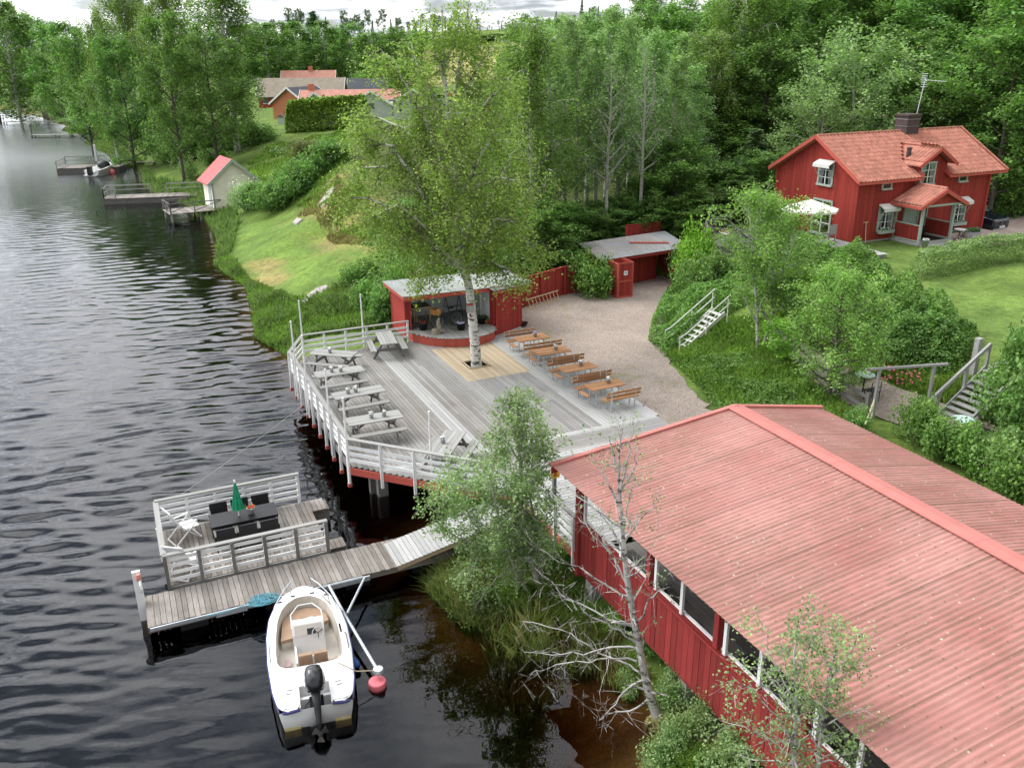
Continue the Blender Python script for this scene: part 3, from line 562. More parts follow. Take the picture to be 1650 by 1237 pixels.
# ------------------------------------------------------------------ white railing with its posts; the posts hang down past the deck edge
rail = sthing('deck_railing', 'white painted board railing along the lake side of the deck', 'railing', 5.75, 25.8, DZ)
RZ = 2.42
def rail_run(par, a, b_, n, low, foot=None, ends=(1, 1), mat='white', top='grey_wood', levels=(.24, .47, .70), rh=.11, h=1.0, z0=DZ, out=.0):
    a = np.array(a, float); b_ = np.array(b_, float); d = (b_-a)/np.linalg.norm(b_-a)
    for lv in levels: bar('rail', M[mat], par, (*a, z0+lv), (*b_, z0+lv), .028, rh)
    bar('handrail', M[top], par, (*(a-d*.05), z0+h), (*(b_+d*.05), z0+h), .15, .04)
    for i in range(n+1):
        if (i == 0 and not ends[0]) or (i == n and not ends[1]): continue
        p = a+(b_-a)*i/n; nn = np.array([-d[1], d[0]])*(.05+out); q = p+nn
        post('post', M[mat], par, q[0], q[1], z0-low, z0+h-.02, .095, .06)
        if foot: post('post_foot', M[foot], par, q[0], q[1], z0-low-.13, z0-low, .13, .12)
rail_run(rail, (5.74, 25.8), (5.74, 35.5), 9, .62, 'red_trim'); rail_run(rail, (5.74, 35.5), (6.7, 37.52), 2, .5, None, (0, 0))
rail_run(rail, (6.7, 37.54), (11.62, 37.54), 5, .25); rail_run(rail, (9.93, 21.36), (5.74, 25.74), 5, .55, None, (1, 0)); rail_run(rail, (10.02, 18.1), (9.95, 21.3), 3, .45, None, (1, 0))
G_POLE = 'slim white poles along the deck railing'
def pole(v, u, z1, label):
    mb = MB().tube([(v, u, .9 if u < 37 else DZ-.2), (v, u, z1)], [.042, .032], 6).lathe([(.02, 0), (.045, .02), (.03, .06)], 6, (v, u, z1))
    return smesh(mb, 'light_pole', M['white_clean'], label, 'pole', G_POLE, base=(v, u, .9))
for v, u, z1, lb in [(5.64, 33.8, 4.18, 'slim white pole on the lake rail, nearest the cut corner'), (5.64, 31.67, 4.22, 'slim white pole on the lake rail, second from the cut corner'), (5.64, 27.93, 4.09, 'slim white pole on the lake rail beside the middle grey table'), (5.64, 25.55, 3.9, 'slim white pole at the outermost corner of the deck railing'), (6.72, 37.64, 3.95, 'slim white pole where the back rail meets the cut corner'), (9.5, 37.66, 3.9, 'slim white pole behind the back rail beside the bank'), (7.95, 23.95, 3.62, 'slim white pole halfway along the front rail over the water')]: pole(v, u, z1, lb)

# ------------------------------------------------------------------ grey picnic tables
def picnic(name, label, group=None, L_=1.95):
    t = thing(name, label, 'picnic table', group=group)
    for i in range(5): bar('table_board', M['grey_wood'], t, (-L_/2, -.30+.15*i, .74), (L_/2, -.30+.15*i, .74), .142, .04)
    for s in (-1, 1):
        for k in range(2): bar('seat_board', M['grey_wood'], t, (-L_/2, s*(.62+.14*k), .45), (L_/2, s*(.62+.14*k), .45), .13, .04)
        x = s*(L_/2-.32)
        for q in (-1, 1): bar('leg', M['dark_wood'], t, (x, q*.68, 0), (x, q*.24, .72), .045, .1)
        bar('bearer', M['dark_wood'], t, (x+s*.045, -.78, .40), (x+s*.045, .78, .40), .045, .1); bar('cleat', M['dark_wood'], t, (x+s*.045, -.34, .70), (x+s*.045, .34, .70), .045, .06)
        bar('brace', M['dark_wood'], t, (x, 0, .40), (x*.25, 0, .71), .045, .07)
    return t
G_PIC = 'grey picnic tables on the deck'
def bench_table(name, label, group):
    """table with two loose plank benches that have low backs, as stand along the lake rail"""
    t = picnic(name, label, group)
    return t
pt = picnic('picnic_table', 'grey picnic table by the lake rail, beside the skewed table', G_PIC); place(pt, 7.2, 32.85, DZ)
for (v, u, r, lb) in [(7.3, 30.3, R(2), 'grey picnic table in the middle of the row along the lake rail'), (7.15, 27.65, R(-1.5), 'grey picnic table in the rail row nearest the outermost deck corner'), (7.55, 35.25, R(-38), 'grey picnic table standing askew by the cut corner of the deck'), (10.2, 36.35, R(82), 'grey picnic table end-on to the back rail near the stage'), (8.75, 24.6, R(52), 'grey picnic table set diagonally at the front rail over the water')]: place(copy_tree(pt), v, u, DZ, r, lb)
def tin_pot(v, u, z, label, flower=(.8, .8, .78), group='tin flower pots on the grey tables', r=.075):
    t = thing('flower_pail', label, 'flower pot', v, u, z, 0, group)
    MB().lathe([(r*.75, 0), (r, .15), (r*1.06, .155), (r*.9, .15)], 10).build('pail', M['steel'], t, True)
    key = 'fl%s' % str(flower)
    if key not in M: M[key] = plain('petals_'+str(len(M)), flower, .7, .1); 
    mb = MB()
    for k in range(9):
        a = random.uniform(0, 6.28); q = random.uniform(0, r); c = (q*math.cos(a), q*math.sin(a), .17+random.uniform(0, .07)); mb.lathe([(.01, -.02), (.032, 0), (.012, .025)], 5, c)
    mb.build('blossoms', M[key], t)
    mb = MB()
    for k in range(8):
        a = random.uniform(0, 6.28); mb.add([(0, 0, .13), (.10*math.cos(a), .10*math.sin(a), .19), (.07*math.cos(a+.5), .07*math.sin(a+.5), .15)], [(0, 1, 2)])
    mb.build('leaves', M['sprout'], t)
M['sprout'] = plain('pot_greenery', (.06, .13, .03), .7)
for v, u, lb in [(6.9, 32.9, 'tin pot with white flowers on the rail-row table beside the skewed table'), (7.25, 32.8, 'second tin pot on the rail-row table beside the skewed table'), (6.9, 30.3, 'tin pot with white flowers on the middle table of the rail row'), (7.2, 30.32, 'second tin pot on the middle table of the rail row'), (7.05, 27.65, 'tin pot with white flowers on the rail table by the outer deck corner'), (7.5, 27.6, 'second tin pot on the rail table by the outer deck corner'), (8.6, 24.6, 'tin pot with white flowers on the table set diagonally'), (7.4, 35.3, 'tin pot with white flowers on the skewed table by the cut corner')]: tin_pot(v, u, DZ+.76, lb, r=.085)

# ------------------------------------------------------------------ oiled tables and back-rest benches at the gravel
def park_table():
    t = thing('slatted_table', 'x', 'table', group='brown tables along the gravel')
    for i in range(5): bar('table_slat', M['brown_wood'], t, (-.75, -.30+.15*i, .73), (.75, -.30+.15*i, .73), .14, .035)
    for s in (-1, 1):
        x = s*.5
        for q in (-1, 1): bar('leg', M['steel'], t, (x, q*.24, 0), (x, q*.24, .71), .035, .035)
        bar('foot_rail', M['steel'], t, (x, -.5, .03), (x, .5, .03), .035, .035); bar('top_rail', M['steel'], t, (x, -.3, .70), (x, .3, .70), .035, .03)
    bar('end_ledge', M['brown_wood'], t, (-.88, -.3, .5), (-.88, .3, .5), .16, .03)
    return t
def park_bench():
    t = thing('slatted_bench', 'x', 'bench', group='brown benches along the gravel')
    for i in range(2): bar('seat_slat', M['brown_wood'], t, (-.75, -.08+.16*i, .44), (.75, -.08+.16*i, .44), .145, .035)
    for i in range(2): bar('back_slat', M['brown_wood'], t, (-.75, -.225-.02*i, .62+.15*i), (.75, -.225-.02*i, .62+.15*i), .03, .10)
    for s in (-1, 1):
        x = s*.52; bar('back_leg', M['steel'], t, (x, -.19, 0), (x, -.25, .84), .035, .035); bar('front_leg', M['steel'], t, (x, .16, 0), (x, .16, .43), .035, .035); bar('seat_rail', M['steel'], t, (x, -.2, .42), (x, .18, .42), .035, .03)
    return t
ptab, pben = park_table(), park_bench(); first = True
names = ['nearest the stage shed', 'second from the stage shed', 'third from the stage shed', 'nearest the hall']
for k, u in enumerate((33.5, 31.45, 29.2, 27.0)):
    t = ptab if k == 0 else copy_tree(ptab); place(t, 16.1, u, DZ, R(random.uniform(-2, 2)), 'brown slatted table at the gravel edge, '+names[k])
    for s, w in ((-1, 'lower'), (1, 'upper')):
        bnc = pben if (k == 0 and s == -1) else copy_tree(pben)
        place(bnc, 16.1+(.25 if s < 0 else -.1), u+s*.78, DZ, (0 if s < 0 else math.pi)+R(random.uniform(-3, 3)), 'brown back-rest bench on the %s side of the brown table %s' % ('hall' if s < 0 else 'stage', names[k]))
    tin_pot(16.3, u+.05, DZ+.75, 'tin pail of %s flowers on the brown table %s' % ('violet' if k == 0 else 'white', names[k]), (.45, .4, .7) if k == 0 else (.8, .78, .76), 'tin pails on the brown tables', .1)
# ------------------------------------------------------------------ open stage with its curved front, and the shed beside it
M['stage_white'] = plain('whitewashed_wall', (.58, .60, .61), .8, .08, 3)
st = sthing('open_stage', 'red open-fronted stage with grey corrugated roof and curved floor', 'stage', 13.6, 37.5, DZ)
FZ = 1.86
ARC = [(11.72, 38.05), (11.86, 37.35), (12.2, 36.7), (12.7, 36.15), (13.3, 35.8), (14.0, 35.62), (14.65, 35.68), (15.15, 35.9), (15.5, 36.25), (15.62, 36.7)]
arc = np.array(ARC); seg = np.r_[0, np.cumsum(np.hypot(*np.diff(arc, axis=0).T))]
def arcp(s): return np.array([np.interp(s, seg, arc[:, 0]), np.interp(s, seg, arc[:, 1])])
s = 0
while s < seg[-1]-.06:                                                               # upright boards round the curve
    a, b_ = arcp(s), arcp(min(s+.118, seg[-1])); d = b_-a; an = math.atan2(d[1], d[0]); c_ = (a+b_)/2; o_ = mesh_obj('front_board', unit(M['red_trim']), st)
    o_.matrix_local = Matrix.Translation((c_[0]-13.6, c_[1]-37.5, (FZ-.03-DZ)/2))@Matrix.Rotation(an, 4, 'Z')@Matrix.Rotation(R(-90), 4, 'Y')@Matrix.Diagonal((FZ-.03-DZ, .03, .112, 1)); s += .12
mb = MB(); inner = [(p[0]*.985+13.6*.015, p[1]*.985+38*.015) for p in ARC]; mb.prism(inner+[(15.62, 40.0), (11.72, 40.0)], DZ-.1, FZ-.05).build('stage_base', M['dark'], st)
vv = 11.74                                                                           # floor boards run front to back, cut to the curve
while vv < 15.6:
    c_ = vv+.07; k = [q for q in np.linspace(0, seg[-1], 200) if abs(arcp(q)[0]-c_) < .05]; ub = min(arcp(q)[1] for q in k) if k else 36.7
    bar('floor_board', M['deck'], st, (c_, ub-.05, FZ-.02), (c_, 39.95, FZ-.02), .13, .036); vv += .142
WT = 3.66
MB().box(11.62, 11.72, 38.0, 40.1, DZ, 3.56).build('side_wall', M['red'], st); MB().box(11.725, 11.74, 38.12, 40.0, FZ, WT).build('side_lining', M['stage_white'], st)
MB().box(11.6, 15.75, 40.0, 40.08, DZ-.3, 3.5).build('back_wall', M['red'], st); MB().box(11.74, 15.63, 39.975, 39.995, FZ, 3.5).build('back_lining', M['stage_white'], st)
MB().box(15.63, 15.66, 37.12, 39.97, FZ, 3.55).build('partition_lining', M['stage_white'], st)
for k in range(3): bar('front_post', M['red'], st, (11.66+.115*k, 37.98, DZ), (11.66+.115*k, 37.98, WT), .10, .12)
MB().box(15.6, 15.86, 37.0, 37.1, DZ, WT-.04).build('front_post', M['red'], st); MB().box(15.67, 15.7, 36.66, 37.3, DZ, 3.5).build('shed_return', M['red'], st)
bar('fascia', M['red_trim'], st, (11.3, 37.02, 3.62), (16.1, 37.02, 3.60), .035, .2); bar('barge_board', M['red_trim'], st, (11.32, 37.0, 3.66), (11.45, 40.6, 3.53), .035, .16)
me_ = corr('roof_sheet', M['roof_grey'], .8, 3.75, .1, .011)
for k in range(6): sheet('roof_sheet', me_, st, (11.25+.785*k, 36.95, 3.77-.01*k), (.035, 1, -.035), (1, 0, -.02), .003*(k % 2))
bar('downpipe', M['white_clean'], st, (15.6, 38.2, FZ), (15.6, 38.2, WT-.1), .05, .05)
bar('wall_shelf', M['dark_wood'], st, (12.0, 39.8, 2.85), (15.0, 39.8, 2.85), .3, .04)
sh = sthing('stage_shed', 'small red board shed attached to the side of the stage', 'shed', 16.6, 38, DZ-.1)
SF = [(15.72, 36.62), (17.5, 37.5)]
def board_wall(par, a, b_, z0, z1, mat, w=.125, name='wall_board', t=.026, gap=.008):
    a = np.array(a, float); b_ = np.array(b_, float); ln = np.linalg.norm(b_-a); d = (b_-a)/ln; n = max(1, int(ln/w)); w = ln/n; an = math.atan2(d[1], d[0]); og = org(par)
    for i in range(n):
        c_ = a+d*(i+.5)*w; zz0 = z0 if not hasattr(z0, '__call__') else z0(*c_); zz1 = z1 if not hasattr(z1, '__call__') else z1(*c_)
        o = mesh_obj(name, unit(mat), par); o.matrix_local = Matrix.Translation((c_[0]-og[0], c_[1]-og[1], (zz0+zz1)/2-og[2]))@Matrix.Rotation(an, 4, 'Z')@Matrix.Rotation(R(-90), 4, 'Y')@Matrix.Diagonal((zz1-zz0, t*(.75+.5*random.random()), w-gap, 1))
board_wall(sh, SF[0], SF[1], DZ-.08, 3.58, M['red']); board_wall(sh, SF[1], (17.55, 40.0), 1.3, 3.52, M['red'], .2)
MB().box(15.7, 17.45, 37.65, 40.0, 1.3, 3.45).build('core', M['dark'], sh)
bar('fascia', M['red_trim'], sh, (15.6, 36.4, 3.57), (17.95, 37.35, 3.49), .035, .12)
mb = MB(); mb.extr([(15.55, 36.36, 3.70), (18.0, 37.3, 3.60), (18.0, 40.4, 3.50), (15.55, 40.4, 3.62)], (0, 0, -.04)); mb.build('roof_deck', M['dark_wood'], sh)
me_ = corr('roof_sheet_small', M['roof_grey'], .8, 3.1, .1, .011)
for k in range(3): sheet('roof_sheet', me_, sh, (15.62+.8*k, 37.0 if k == 0 else 36.75+.32*k, 3.735-.035*k), (0, 1, -.035), (1, 0, -.04), .003*(k % 2))
mb = MB(); mb.extr([(0, 0, 0), (.16, .03, 0), (.16, .03, .2), (0, 0, .2)], (.01, -.02, 0)); o = mb.build('notice', M['white_clean'], sh); o.location = (17.1-16.6, 37.24-38, 2.7-DZ+.1)
# on the stage
def pot(v, u, z, r, h, mat, flower, label, group, name='flower_pot'):
    t = thing(name, label, 'flower pot', v, u, z, 0, group); MB().lathe([(r*.68, 0), (r*.95, h*.9), (r*1.05, h*.92), (r*1.05, h), (r*.9, h), (r*.85, h*.88)], 14).build('pot', mat, t, True)
    key = 'fl%s' % str(flower)
    if key not in M: M[key] = plain('petals_'+str(len(M)), flower, .7, .1)
    mb = MB()
    for k in range(26):
        a = random.uniform(0, 6.28); q = r*.85*math.sqrt(random.random()); mb.lathe([(.01, -.02), (.035, 0), (.012, .025)], 5, (q*math.cos(a), q*math.sin(a), h+random.uniform(-.02, .05)))
    mb.build('blossoms', M[key], t); mb = MB()
    for k in range(30):
        a = random.uniform(0, 6.28); q = r*.9*math.sqrt(random.random()); c_ = np.array([q*math.cos(a), q*math.sin(a), h-.02]); d = rng.normal(0, .07, 3); mb.add([c_, c_+d, c_+rng.normal(0, .05, 3)], [(0, 1, 2)])
    mb.build('leaves', M['sprout'], t); return t
for (x, y, fl, lb) in [(682, 531, (.35, .06, .05), 'dark round pot with reddish plants on the stage by the post'), (743, 531, (.55, .5, .75), 'dark round pot of pale violet flowers at the stage front'), (776, 521, (.05, .09, .03), 'dark round pot with greenery by the white stage wall')]:
    v, u = sat(x, y, FZ); pot(v, u, FZ, .24, .34, M['black'], fl, lb, 'dark pots on the stage')
M['terracotta'] = plain('terracotta', (.55, .17, .06), .8)
v, u = sat(788, 521, FZ); pot(15.5, 37.2, FZ, .11, .2, M['terracotta'], (.06, .12, .03), 'small orange clay pot at the foot of the white stage wall', None)
M['stump'] = bark('split_log_wood', (.16, .12, .09), (.42, .36, .29))
v, u = sat(707, 537, FZ); t = thing('log_sculpture', 'split pale log stump standing on the stage', 'stump', v, u, FZ)
MB().lathe([(.2, 0), (.19, .2), (.15, .24)], 9, (-.14, 0, 0)).build('log', M['stump'], t); MB().tube([(.1, 0, .05), (.02, .05, .4), (.0, .0, .62), (.05, 0, .75)], [.13, .10, .08, .05], 7).build('upright_log', M['stump'], t); MB().tube([(.25, .0, .1), (.0, .06, .1)], [.11, .12], 8).build('log', M['stump'], t)
for k, vv in enumerate((12.05, 12.85)):
    t = thing('trestle_table', 'pale-legged table with grey top on the stage %s' % ('against the side wall' if k == 0 else 'beside the bicycle basket'), 'table', vv, 39.2, FZ, 0, 'grey-topped tables on the stage')
    bar('table_top', M['dark_wood'], t, (-.38, 0, .76), (.38, 0, .76), .8, .03); bar('apron', M['pale_wood'], t, (-.37, -.36, .70), (.37, -.36, .70), .03, .09)
    for sx_ in (-.34, .34):
        for sy_ in (-.34, .34): post('leg', M['pale_wood'], t, sx_, sy_, 0, .74, .05)
M['cloth_dark'] = plain('dark_folded_cloth', (.035, .028, .025), .9, .3, 8)
for k, (vv, ln) in enumerate(((12.55, .55), (13.2, .5), (14.6, .9))):
    mb = MB(); mb.tube([(-ln/2, 0, .16), (-ln*.3, .02, .17), (0, -.01, .16), (ln*.3, .02, .18), (ln/2, 0, .16)], [.13, .16, .15, .165, .12], 10); o = mb.build('covered_bundle', M['cloth_dark'] if k < 2 else M['stump']); place(o, vv, 39.75, 2.87); tag(o, ['dark rolled bundle on the stage shelf above the grey tables', 'brownish dark bundle on the stage shelf above the bicycle basket', 'pale log lying along the stage shelf above the trestle'][k], 'bundle', 'bundles on the stage shelf')
t = thing('wooden_trestle', 'dark wooden A-frame trestle against the white back wall of the stage', 'trestle', 14.6, 39.5, FZ)
for sx_ in (-.35, .35):
    bar('leg', M['dark_wood'], t, (sx_-.18, 0, 0), (sx_, 0, .95), .04, .05); bar('leg', M['dark_wood'], t, (sx_+.18, 0, 0), (sx_, 0, .95), .04, .05)
bar('beam', M['dark_wood'], t, (-.5, 0, .96), (.5, 0, .96), .08, .08); bar('brace', M['dark_wood'], t, (-.42, .02, .4), (.42, .02, .4), .03, .05)
# bicycle
M['bike'] = plain('dark_green_paint', (.012, .05, .05), .35, .1); M['rubber'] = plain('black_rubber', (.015, .015, .015), .7); M['wicker'] = wood('orange_basket', [(.38, .16, .05), (.52, .25, .09), (.6, .33, .14)], .05)
v, u = sat(722, 527, FZ); t = thing('bicycle', 'dark green bicycle with an orange crate on the front, parked on the stage', 'bicycle', v, u+.1, FZ, R(8))
for x, nm in ((-.52, 'wheel'), (.52, 'wheel')):
    w_ = MB().torus((x, 0, .34), (0, 1, 0), .325, .022, 22, 6).build(nm, M['rubber'], t); mb = MB().torus((x, 0, .34), (0, 1, 0), .30, .008, 20, 4)
    for k in range(10): a = k*math.pi/5; mb.tube([(x, 0, .34), (x+.3*math.cos(a), 0, .34+.3*math.sin(a))], .003, 3)
    mb.build('rim', M['steel'], w_)
mb = MB()
for a, b_ in [((-.36, .72), (-.08, .28)), ((-.34, .60), (-.08, .28)), ((-.08, .28), (.18, .78)), ((-.34, .66), (.17, .70)), ((.52, .34), (.18, .60)), ((.52, .34), (-.08, .28)), ((-.52, .34), (-.36, .74))]: mb.tube([(a[0], 0, a[1]), (b_[0], 0, b_[1])], .018, 6)
mb.build('frame', M['bike'], t); MB().tube([(-.36, 0, .7), (-.40, 0, .98)], .015, 6).build('steering_stem', M['steel'], t); MB().tube([(-.22, -.27, 1.03), (-.36, -.2, 1.0), (-.42, 0, .99), (-.36, .2, 1.0), (-.22, .27, 1.03)], .014, 6).build('handlebar', M['steel'], t)
MB().extr([(.05, 0, .86), (.32, -.1, .88), (.36, 0, .88), (.32, .1, .88)], (0, 0, .05)).build('saddle', M['black'], t); MB().box(.25, .75, -.07, .07, .69, .71).build('luggage_rack', M['black'], t); MB().torus((.52, 0, .34), (0, 1, 0), .355, .016, 16, 4).build('mudguard', M['bike'], t)
c_ = MB().box(-.78, -.42, -.21, .21, .72, .74).box(-.78, -.76, -.21, .21, .72, .98).box(-.44, -.42, -.21, .21, .72, .98).box(-.78, -.42, -.21, -.19, .72, .98).box(-.78, -.42, .19, .21, .72, .98); c_.build('crate', M['wicker'], t)
for k, (x, y, r) in enumerate(((822, 528, .26), (839, 524, .24))):                   # wicker baskets at the shed corner
    v, u = sat(x, y, 1.35); o = MB().lathe([(r*.7, 0), (r, .16), (r*1.05, .17), (r*.9, .16), (r*.6, .05)], 12, sx=1.3).build('log_basket', M['cloth_dark']); place(o, v, u-.15, 1.36); tag(o, ['low dark basket lying along the red shed wall', 'dark basket at the outer corner of the red shed'][k], 'basket', 'baskets by the shed')

# ------------------------------------------------------------------ red fence behind the yard, ladder, booth and lean-to
fn = sthing('board_fence', 'tall red board fence along the back of the gravel yard', 'fence', 20, 41.5, 1.3)
FL = [(17.6, 39.7), (19.0, 40.75), (20.4, 41.3), (22.2, 42.0), (24.6, 42.3)]
for a, b_ in zip(FL, FL[1:]):
    board_wall(fn, a, b_, 1.28, 2.92, M['red'], .15, 'board'); d = np.array(b_)-np.array(a); nn = np.array([d[1], -d[0]])/np.linalg.norm(d)*.03
    bar('top_rail', M['red'], fn, (a[0]+nn[0], a[1]+nn[1], 2.95), (b_[0]+nn[0], b_[1]+nn[1], 2.95), .12, .04)
for a in FL: post('post', M['red'], fn, a[0], a[1]-.06, 1.25, 3.0, .12)
t = sthing('ladder', 'pale wooden ladder leaning sideways against the red fence', 'ladder', 20.3, 40.5, 1.36)
a, b_ = np.array([19.15, 40.2]), np.array([21.6, 41.2]); nn = np.array([-.22, .5])*.35
bar('stile', M['pale_wood'], t, (*a, 1.38), (*b_, 1.38), .03, .06); bar('stile', M['pale_wood'], t, (*(a+nn), 1.82), (*(b_+nn), 1.82), .03, .06)
for k in range(9): p = a+(b_-a)*(.06+k*.11); bar('rung', M['pale_wood'], t, (*p, 1.38), (*(p+nn), 1.82), .03, .03)
o = MB().lathe([(.02, 0), (.1, .04), (.13, .12), (.1, .2), (.02, .24)], 12).build('globe_lamp', plain('lamp_glass', (.75, .75, .74), .3)); place(o, 18.25, 40.1, 2.98); tag(o, 'small white globe lamp on top of the red fence by the stage shed', 'lamp')
bt = sthing('changing_booth', 'narrow red panelled booth with a small white notice, open on top', 'booth', 24.95, 40.5, 1.3)
B0, B1, C0, C1, BT = 24.5, 25.4, 40.0, 41.1, 3.28
for a, b_ in (((B0, C0), (B1, C0)), ((B1, C0), (B1, C1)), ((B1, C1), (B0, C1)), ((B0, C1), (B0, C0))): board_wall(bt, a, b_, 1.34, BT, M['red'], .15, 'panel_board', .02, .003)
for a in (B0, B1):
    for c_ in (C0, C1): post('corner_post', M['red_trim'], bt, a, c_, 1.34, BT+.02, .09)
for z in (1.4, 2.28, BT):
    for a, b_ in (((B0, C0-.03), (B1, C0-.03)), ((B1+.03, C0), (B1+.03, C1)), ((B0-.03, C0), (B0-.03, C1))): bar('frame_rail', M['red_trim'], bt, (*a, z), (*b_, z), .035, .09)
o = MB().box(24.82, 25.06, C0-.075, C0-.06, 2.62, 2.86).build('notice', M['white_clean'], bt)
M['ink'] = plain('blue_grey_print', (.18, .3, .36), .7)
mb = MB()
for k in range(3): mb.box(24.855, 25.025-.03*k, C0-.081, C0-.077, 2.715+.035*k, 2.735+.035*k)
mb.build('printed_lines', M['ink'], bt)
ln_ = sthing('lean_to_shed', 'red lean-to shed with pale grey metal roof at the back of the yard', 'shed', 27.2, 43, 1.3)
board_wall(ln_, (24.8, 44.2), (29.7, 44.2), 1.3, 3.5, M['red'], .14); board_wall(ln_, (26.55, 42.2), (26.75, 44.1), 1.3, 3.2, M['red'], .14); board_wall(ln_, (26.6, 42.35), (28.9, 42.9), 1.3, 3.2, M['red'], .14); board_wall(ln_, (29.8, 42.0), (29.9, 44.2), 1.3, 3.4, M['red'], .14)
post('post', M['red_trim'], ln_, 26.5, 42.05, 1.3, 3.15, .09); post('post', M['red_trim'], ln_, 29.7, 42.0, 1.3, 3.25, .09)
M['zinc'] = roof_paint('pale_zinc_sheet', (.27, .30, .33), (.35, .38, .41), ((.36, .25, .18), (.40, .33, .26)), .006)
me_ = corr('zinc_sheet', M['zinc'], 1.0, 2.75, .2, .006)
for k in range(6): sheet('roof_sheet', me_, ln_, (24.3+1.0*k, 41.55, 3.17+.035*k), (0, 1, .17), (1, 0, .035), .004*(k % 2))
bar('fascia', M['red'], ln_, (24.3, 41.6, 3.08), (30.2, 41.6, 3.28), .035, .18)
bar('lap_strip', M['red_trim'], ln_, (27.2, 43.3, 3.60), (29.4, 42.5, 3.54), .3, .02)
bk = sthing('red_screen', 'low red board screen standing above the lean-to roof', 'screen', 28.9, 44.9, 2)
board_wall(bk, (27.9, 44.9), (30.4, 44.9), 1.6, 4.25, M['red'], .16, 'board'); bar('cap', M['red'], bk, (27.9, 44.9, 4.27), (30.4, 44.9, 4.27), .09, .04)
wl = sthing('red_end_wall', 'short red board wall at the corner of the yard under the bushes', 'wall', 29, 41, 1.3); wl['kind'] = 'thing'; board_wall(wl, (27.7, 39.6), (29.7, 42.0), 1.3, 2.6, M['red'], .16, 'board')

# ------------------------------------------------------------------ floating jetty
pr = sthing('jetty', 'long weathered plank jetty floating out from the bank', 'jetty', 3, 21.5, 0)
PZ = .52
vv = -.86
while vv < 7.4:
    w_ = .138+random.uniform(-.006, .006); bar('plank', M['pier'], pr, (vv+w_/2, 20.72+random.uniform(-.02, .02), PZ-.02+random.uniform(-.004, .004)), (vv+w_/2, 22.22+random.uniform(-.02, .02), PZ-.02), w_-.012, .034); vv += w_
for uu in (20.78, 22.16): bar('side_beam', M['pier'], pr, (-.86, uu, PZ-.12), (7.4, uu, PZ-.12), .06, .16)
for uu in (21.5,): bar('centre_beam', M['dark_wood'], pr, (-.8, uu, PZ-.12), (7.3, uu, PZ-.12), .1, .14)
bar('end_beam', M['pier'], pr, (-.88, 20.75, PZ-.12), (-.88, 22.2, PZ-.12), .05, .18)
bar('steel_edge', M['steel'], pr, (-.86, 20.68, PZ-.06), (4.7, 20.68, PZ-.06), .04, .09)
for vv in (.2, 2.4, 4.6, 6.6): MB().box(vv-.35, vv+.35, 20.95, 22.0, -.25, PZ-.2).build('float_block', M['black'], pr)
bar('steel_plate', M['steel'], pr, (.75, 20.655, PZ-.1), (1.55, 20.655, PZ-.1), .01, .14)
o = sthing('gangway', 'pale plank gangway sloping up from the jetty to the bank', 'gangway', 7, 21.3, .5)
for k in range(28): p = 5.75+.132*k; z = .58+(p-5.75)*.19; bar('plank', M['deck_light'], o, (p, 20.62, z), (p+.0, 21.95, z), .125, .03)
for uu in (20.66, 21.9): bar('side_beam', M['pale_wood'], o, (5.72, uu, .50), (9.45, uu, 1.21), .05, .13)
for k, (uu, lb) in enumerate(((22.05, 'white fender post with a hanging rope at the end of the jetty'),)):
    t = sthing('fender_post', lb, 'post', -.95, uu, 0)
    post('post', M['white'], t, -1.0, uu-.1, -.5, 1.5, .2, .1); MB().torus((-.93, uu-.28, 1.15), (1, 0, 0), .17, .03, 12, 6).build('rope_coil', M['white_clean'], t); MB().lathe([(.05, 0), (.07, .1), (.05, .2)], 8, (-.95, uu-.28, 1.3)).build('float_ball', plain('faded_pink', (.6, .25, .2), .6), t)
M['rope_blue'] = plain('blue_rope', (.12, .36, .44), .8); M['rope_tan'] = plain('tan_rope', (.5, .4, .28), .8); M['rope_grey'] = plain('grey_line', (.36, .36, .35), .8)
v, u = sat(425, 968, PZ); mb = MB(); pts = []
for k in range(90): a = k*.62; q = .16+.12*math.sin(k*.9)+random.uniform(-.03, .03); pts.append((v+1.5*q*math.cos(a), u+q*math.sin(a), PZ+.02+.05*abs(math.sin(k*.4))))
mb.tube(pts, .012, 4); mb.tube([(v-.3, u-.05, PZ+.02), (v-.6, u-.02, PZ+.02), (v-1.0, u-.1, PZ+.02), (v-1.5, u-.06, PZ+.02)], .012, 4); smesh(mb, 'rope_coil', M['rope_blue'], 'heap of blue rope lying on the jetty edge by the bow', 'rope')
bm_ = sthing('mooring_boom', 'galvanised A-shaped mooring boom bolted to the jetty', 'boom', 4.2, 20.6, .4)
e0, e1, e2 = (3.75, 20.66, .46), (4.75, 20.66, .46), (4.02, 16.95, .30); mid = (3.82, 19.35, .41)
MB().tube([e0, mid, e2], .045, 8).build('arm', M['steel'], bm_); MB().tube([e1, (3.9, 19.3, .41)], .035, 8).build('strut', M['steel'], bm_)
bar('mounting_plate', M['steel'], bm_, (3.6, 20.66, .42), (4.9, 20.66, .42), .05, .14); MB().lathe([(.12, -.03), (.14, 0), (.12, .08)], 12, (4.02, 16.85, .32)).build('end_ring', M['steel'], bm_)
M['buoy'] = plain('coral_plastic', (.72, .17, .20), .5, .1)
t = sthing('mooring_buoy', 'coral red drum-shaped buoy at the tip of the boom', 'buoy', 3.95, 16.75, -.1)
MB().lathe([(.15, -.10), (.20, -.08), (.215, -.05), (.215, .11), (.20, .14), (.09, .15)], 24, (3.95, 16.75, 0)).build('float', M['buoy'], t); MB().torus((3.98, 16.78, .32), (1, 0, 0), .06, .015, 10, 5).build('eye', M['steel'], t)
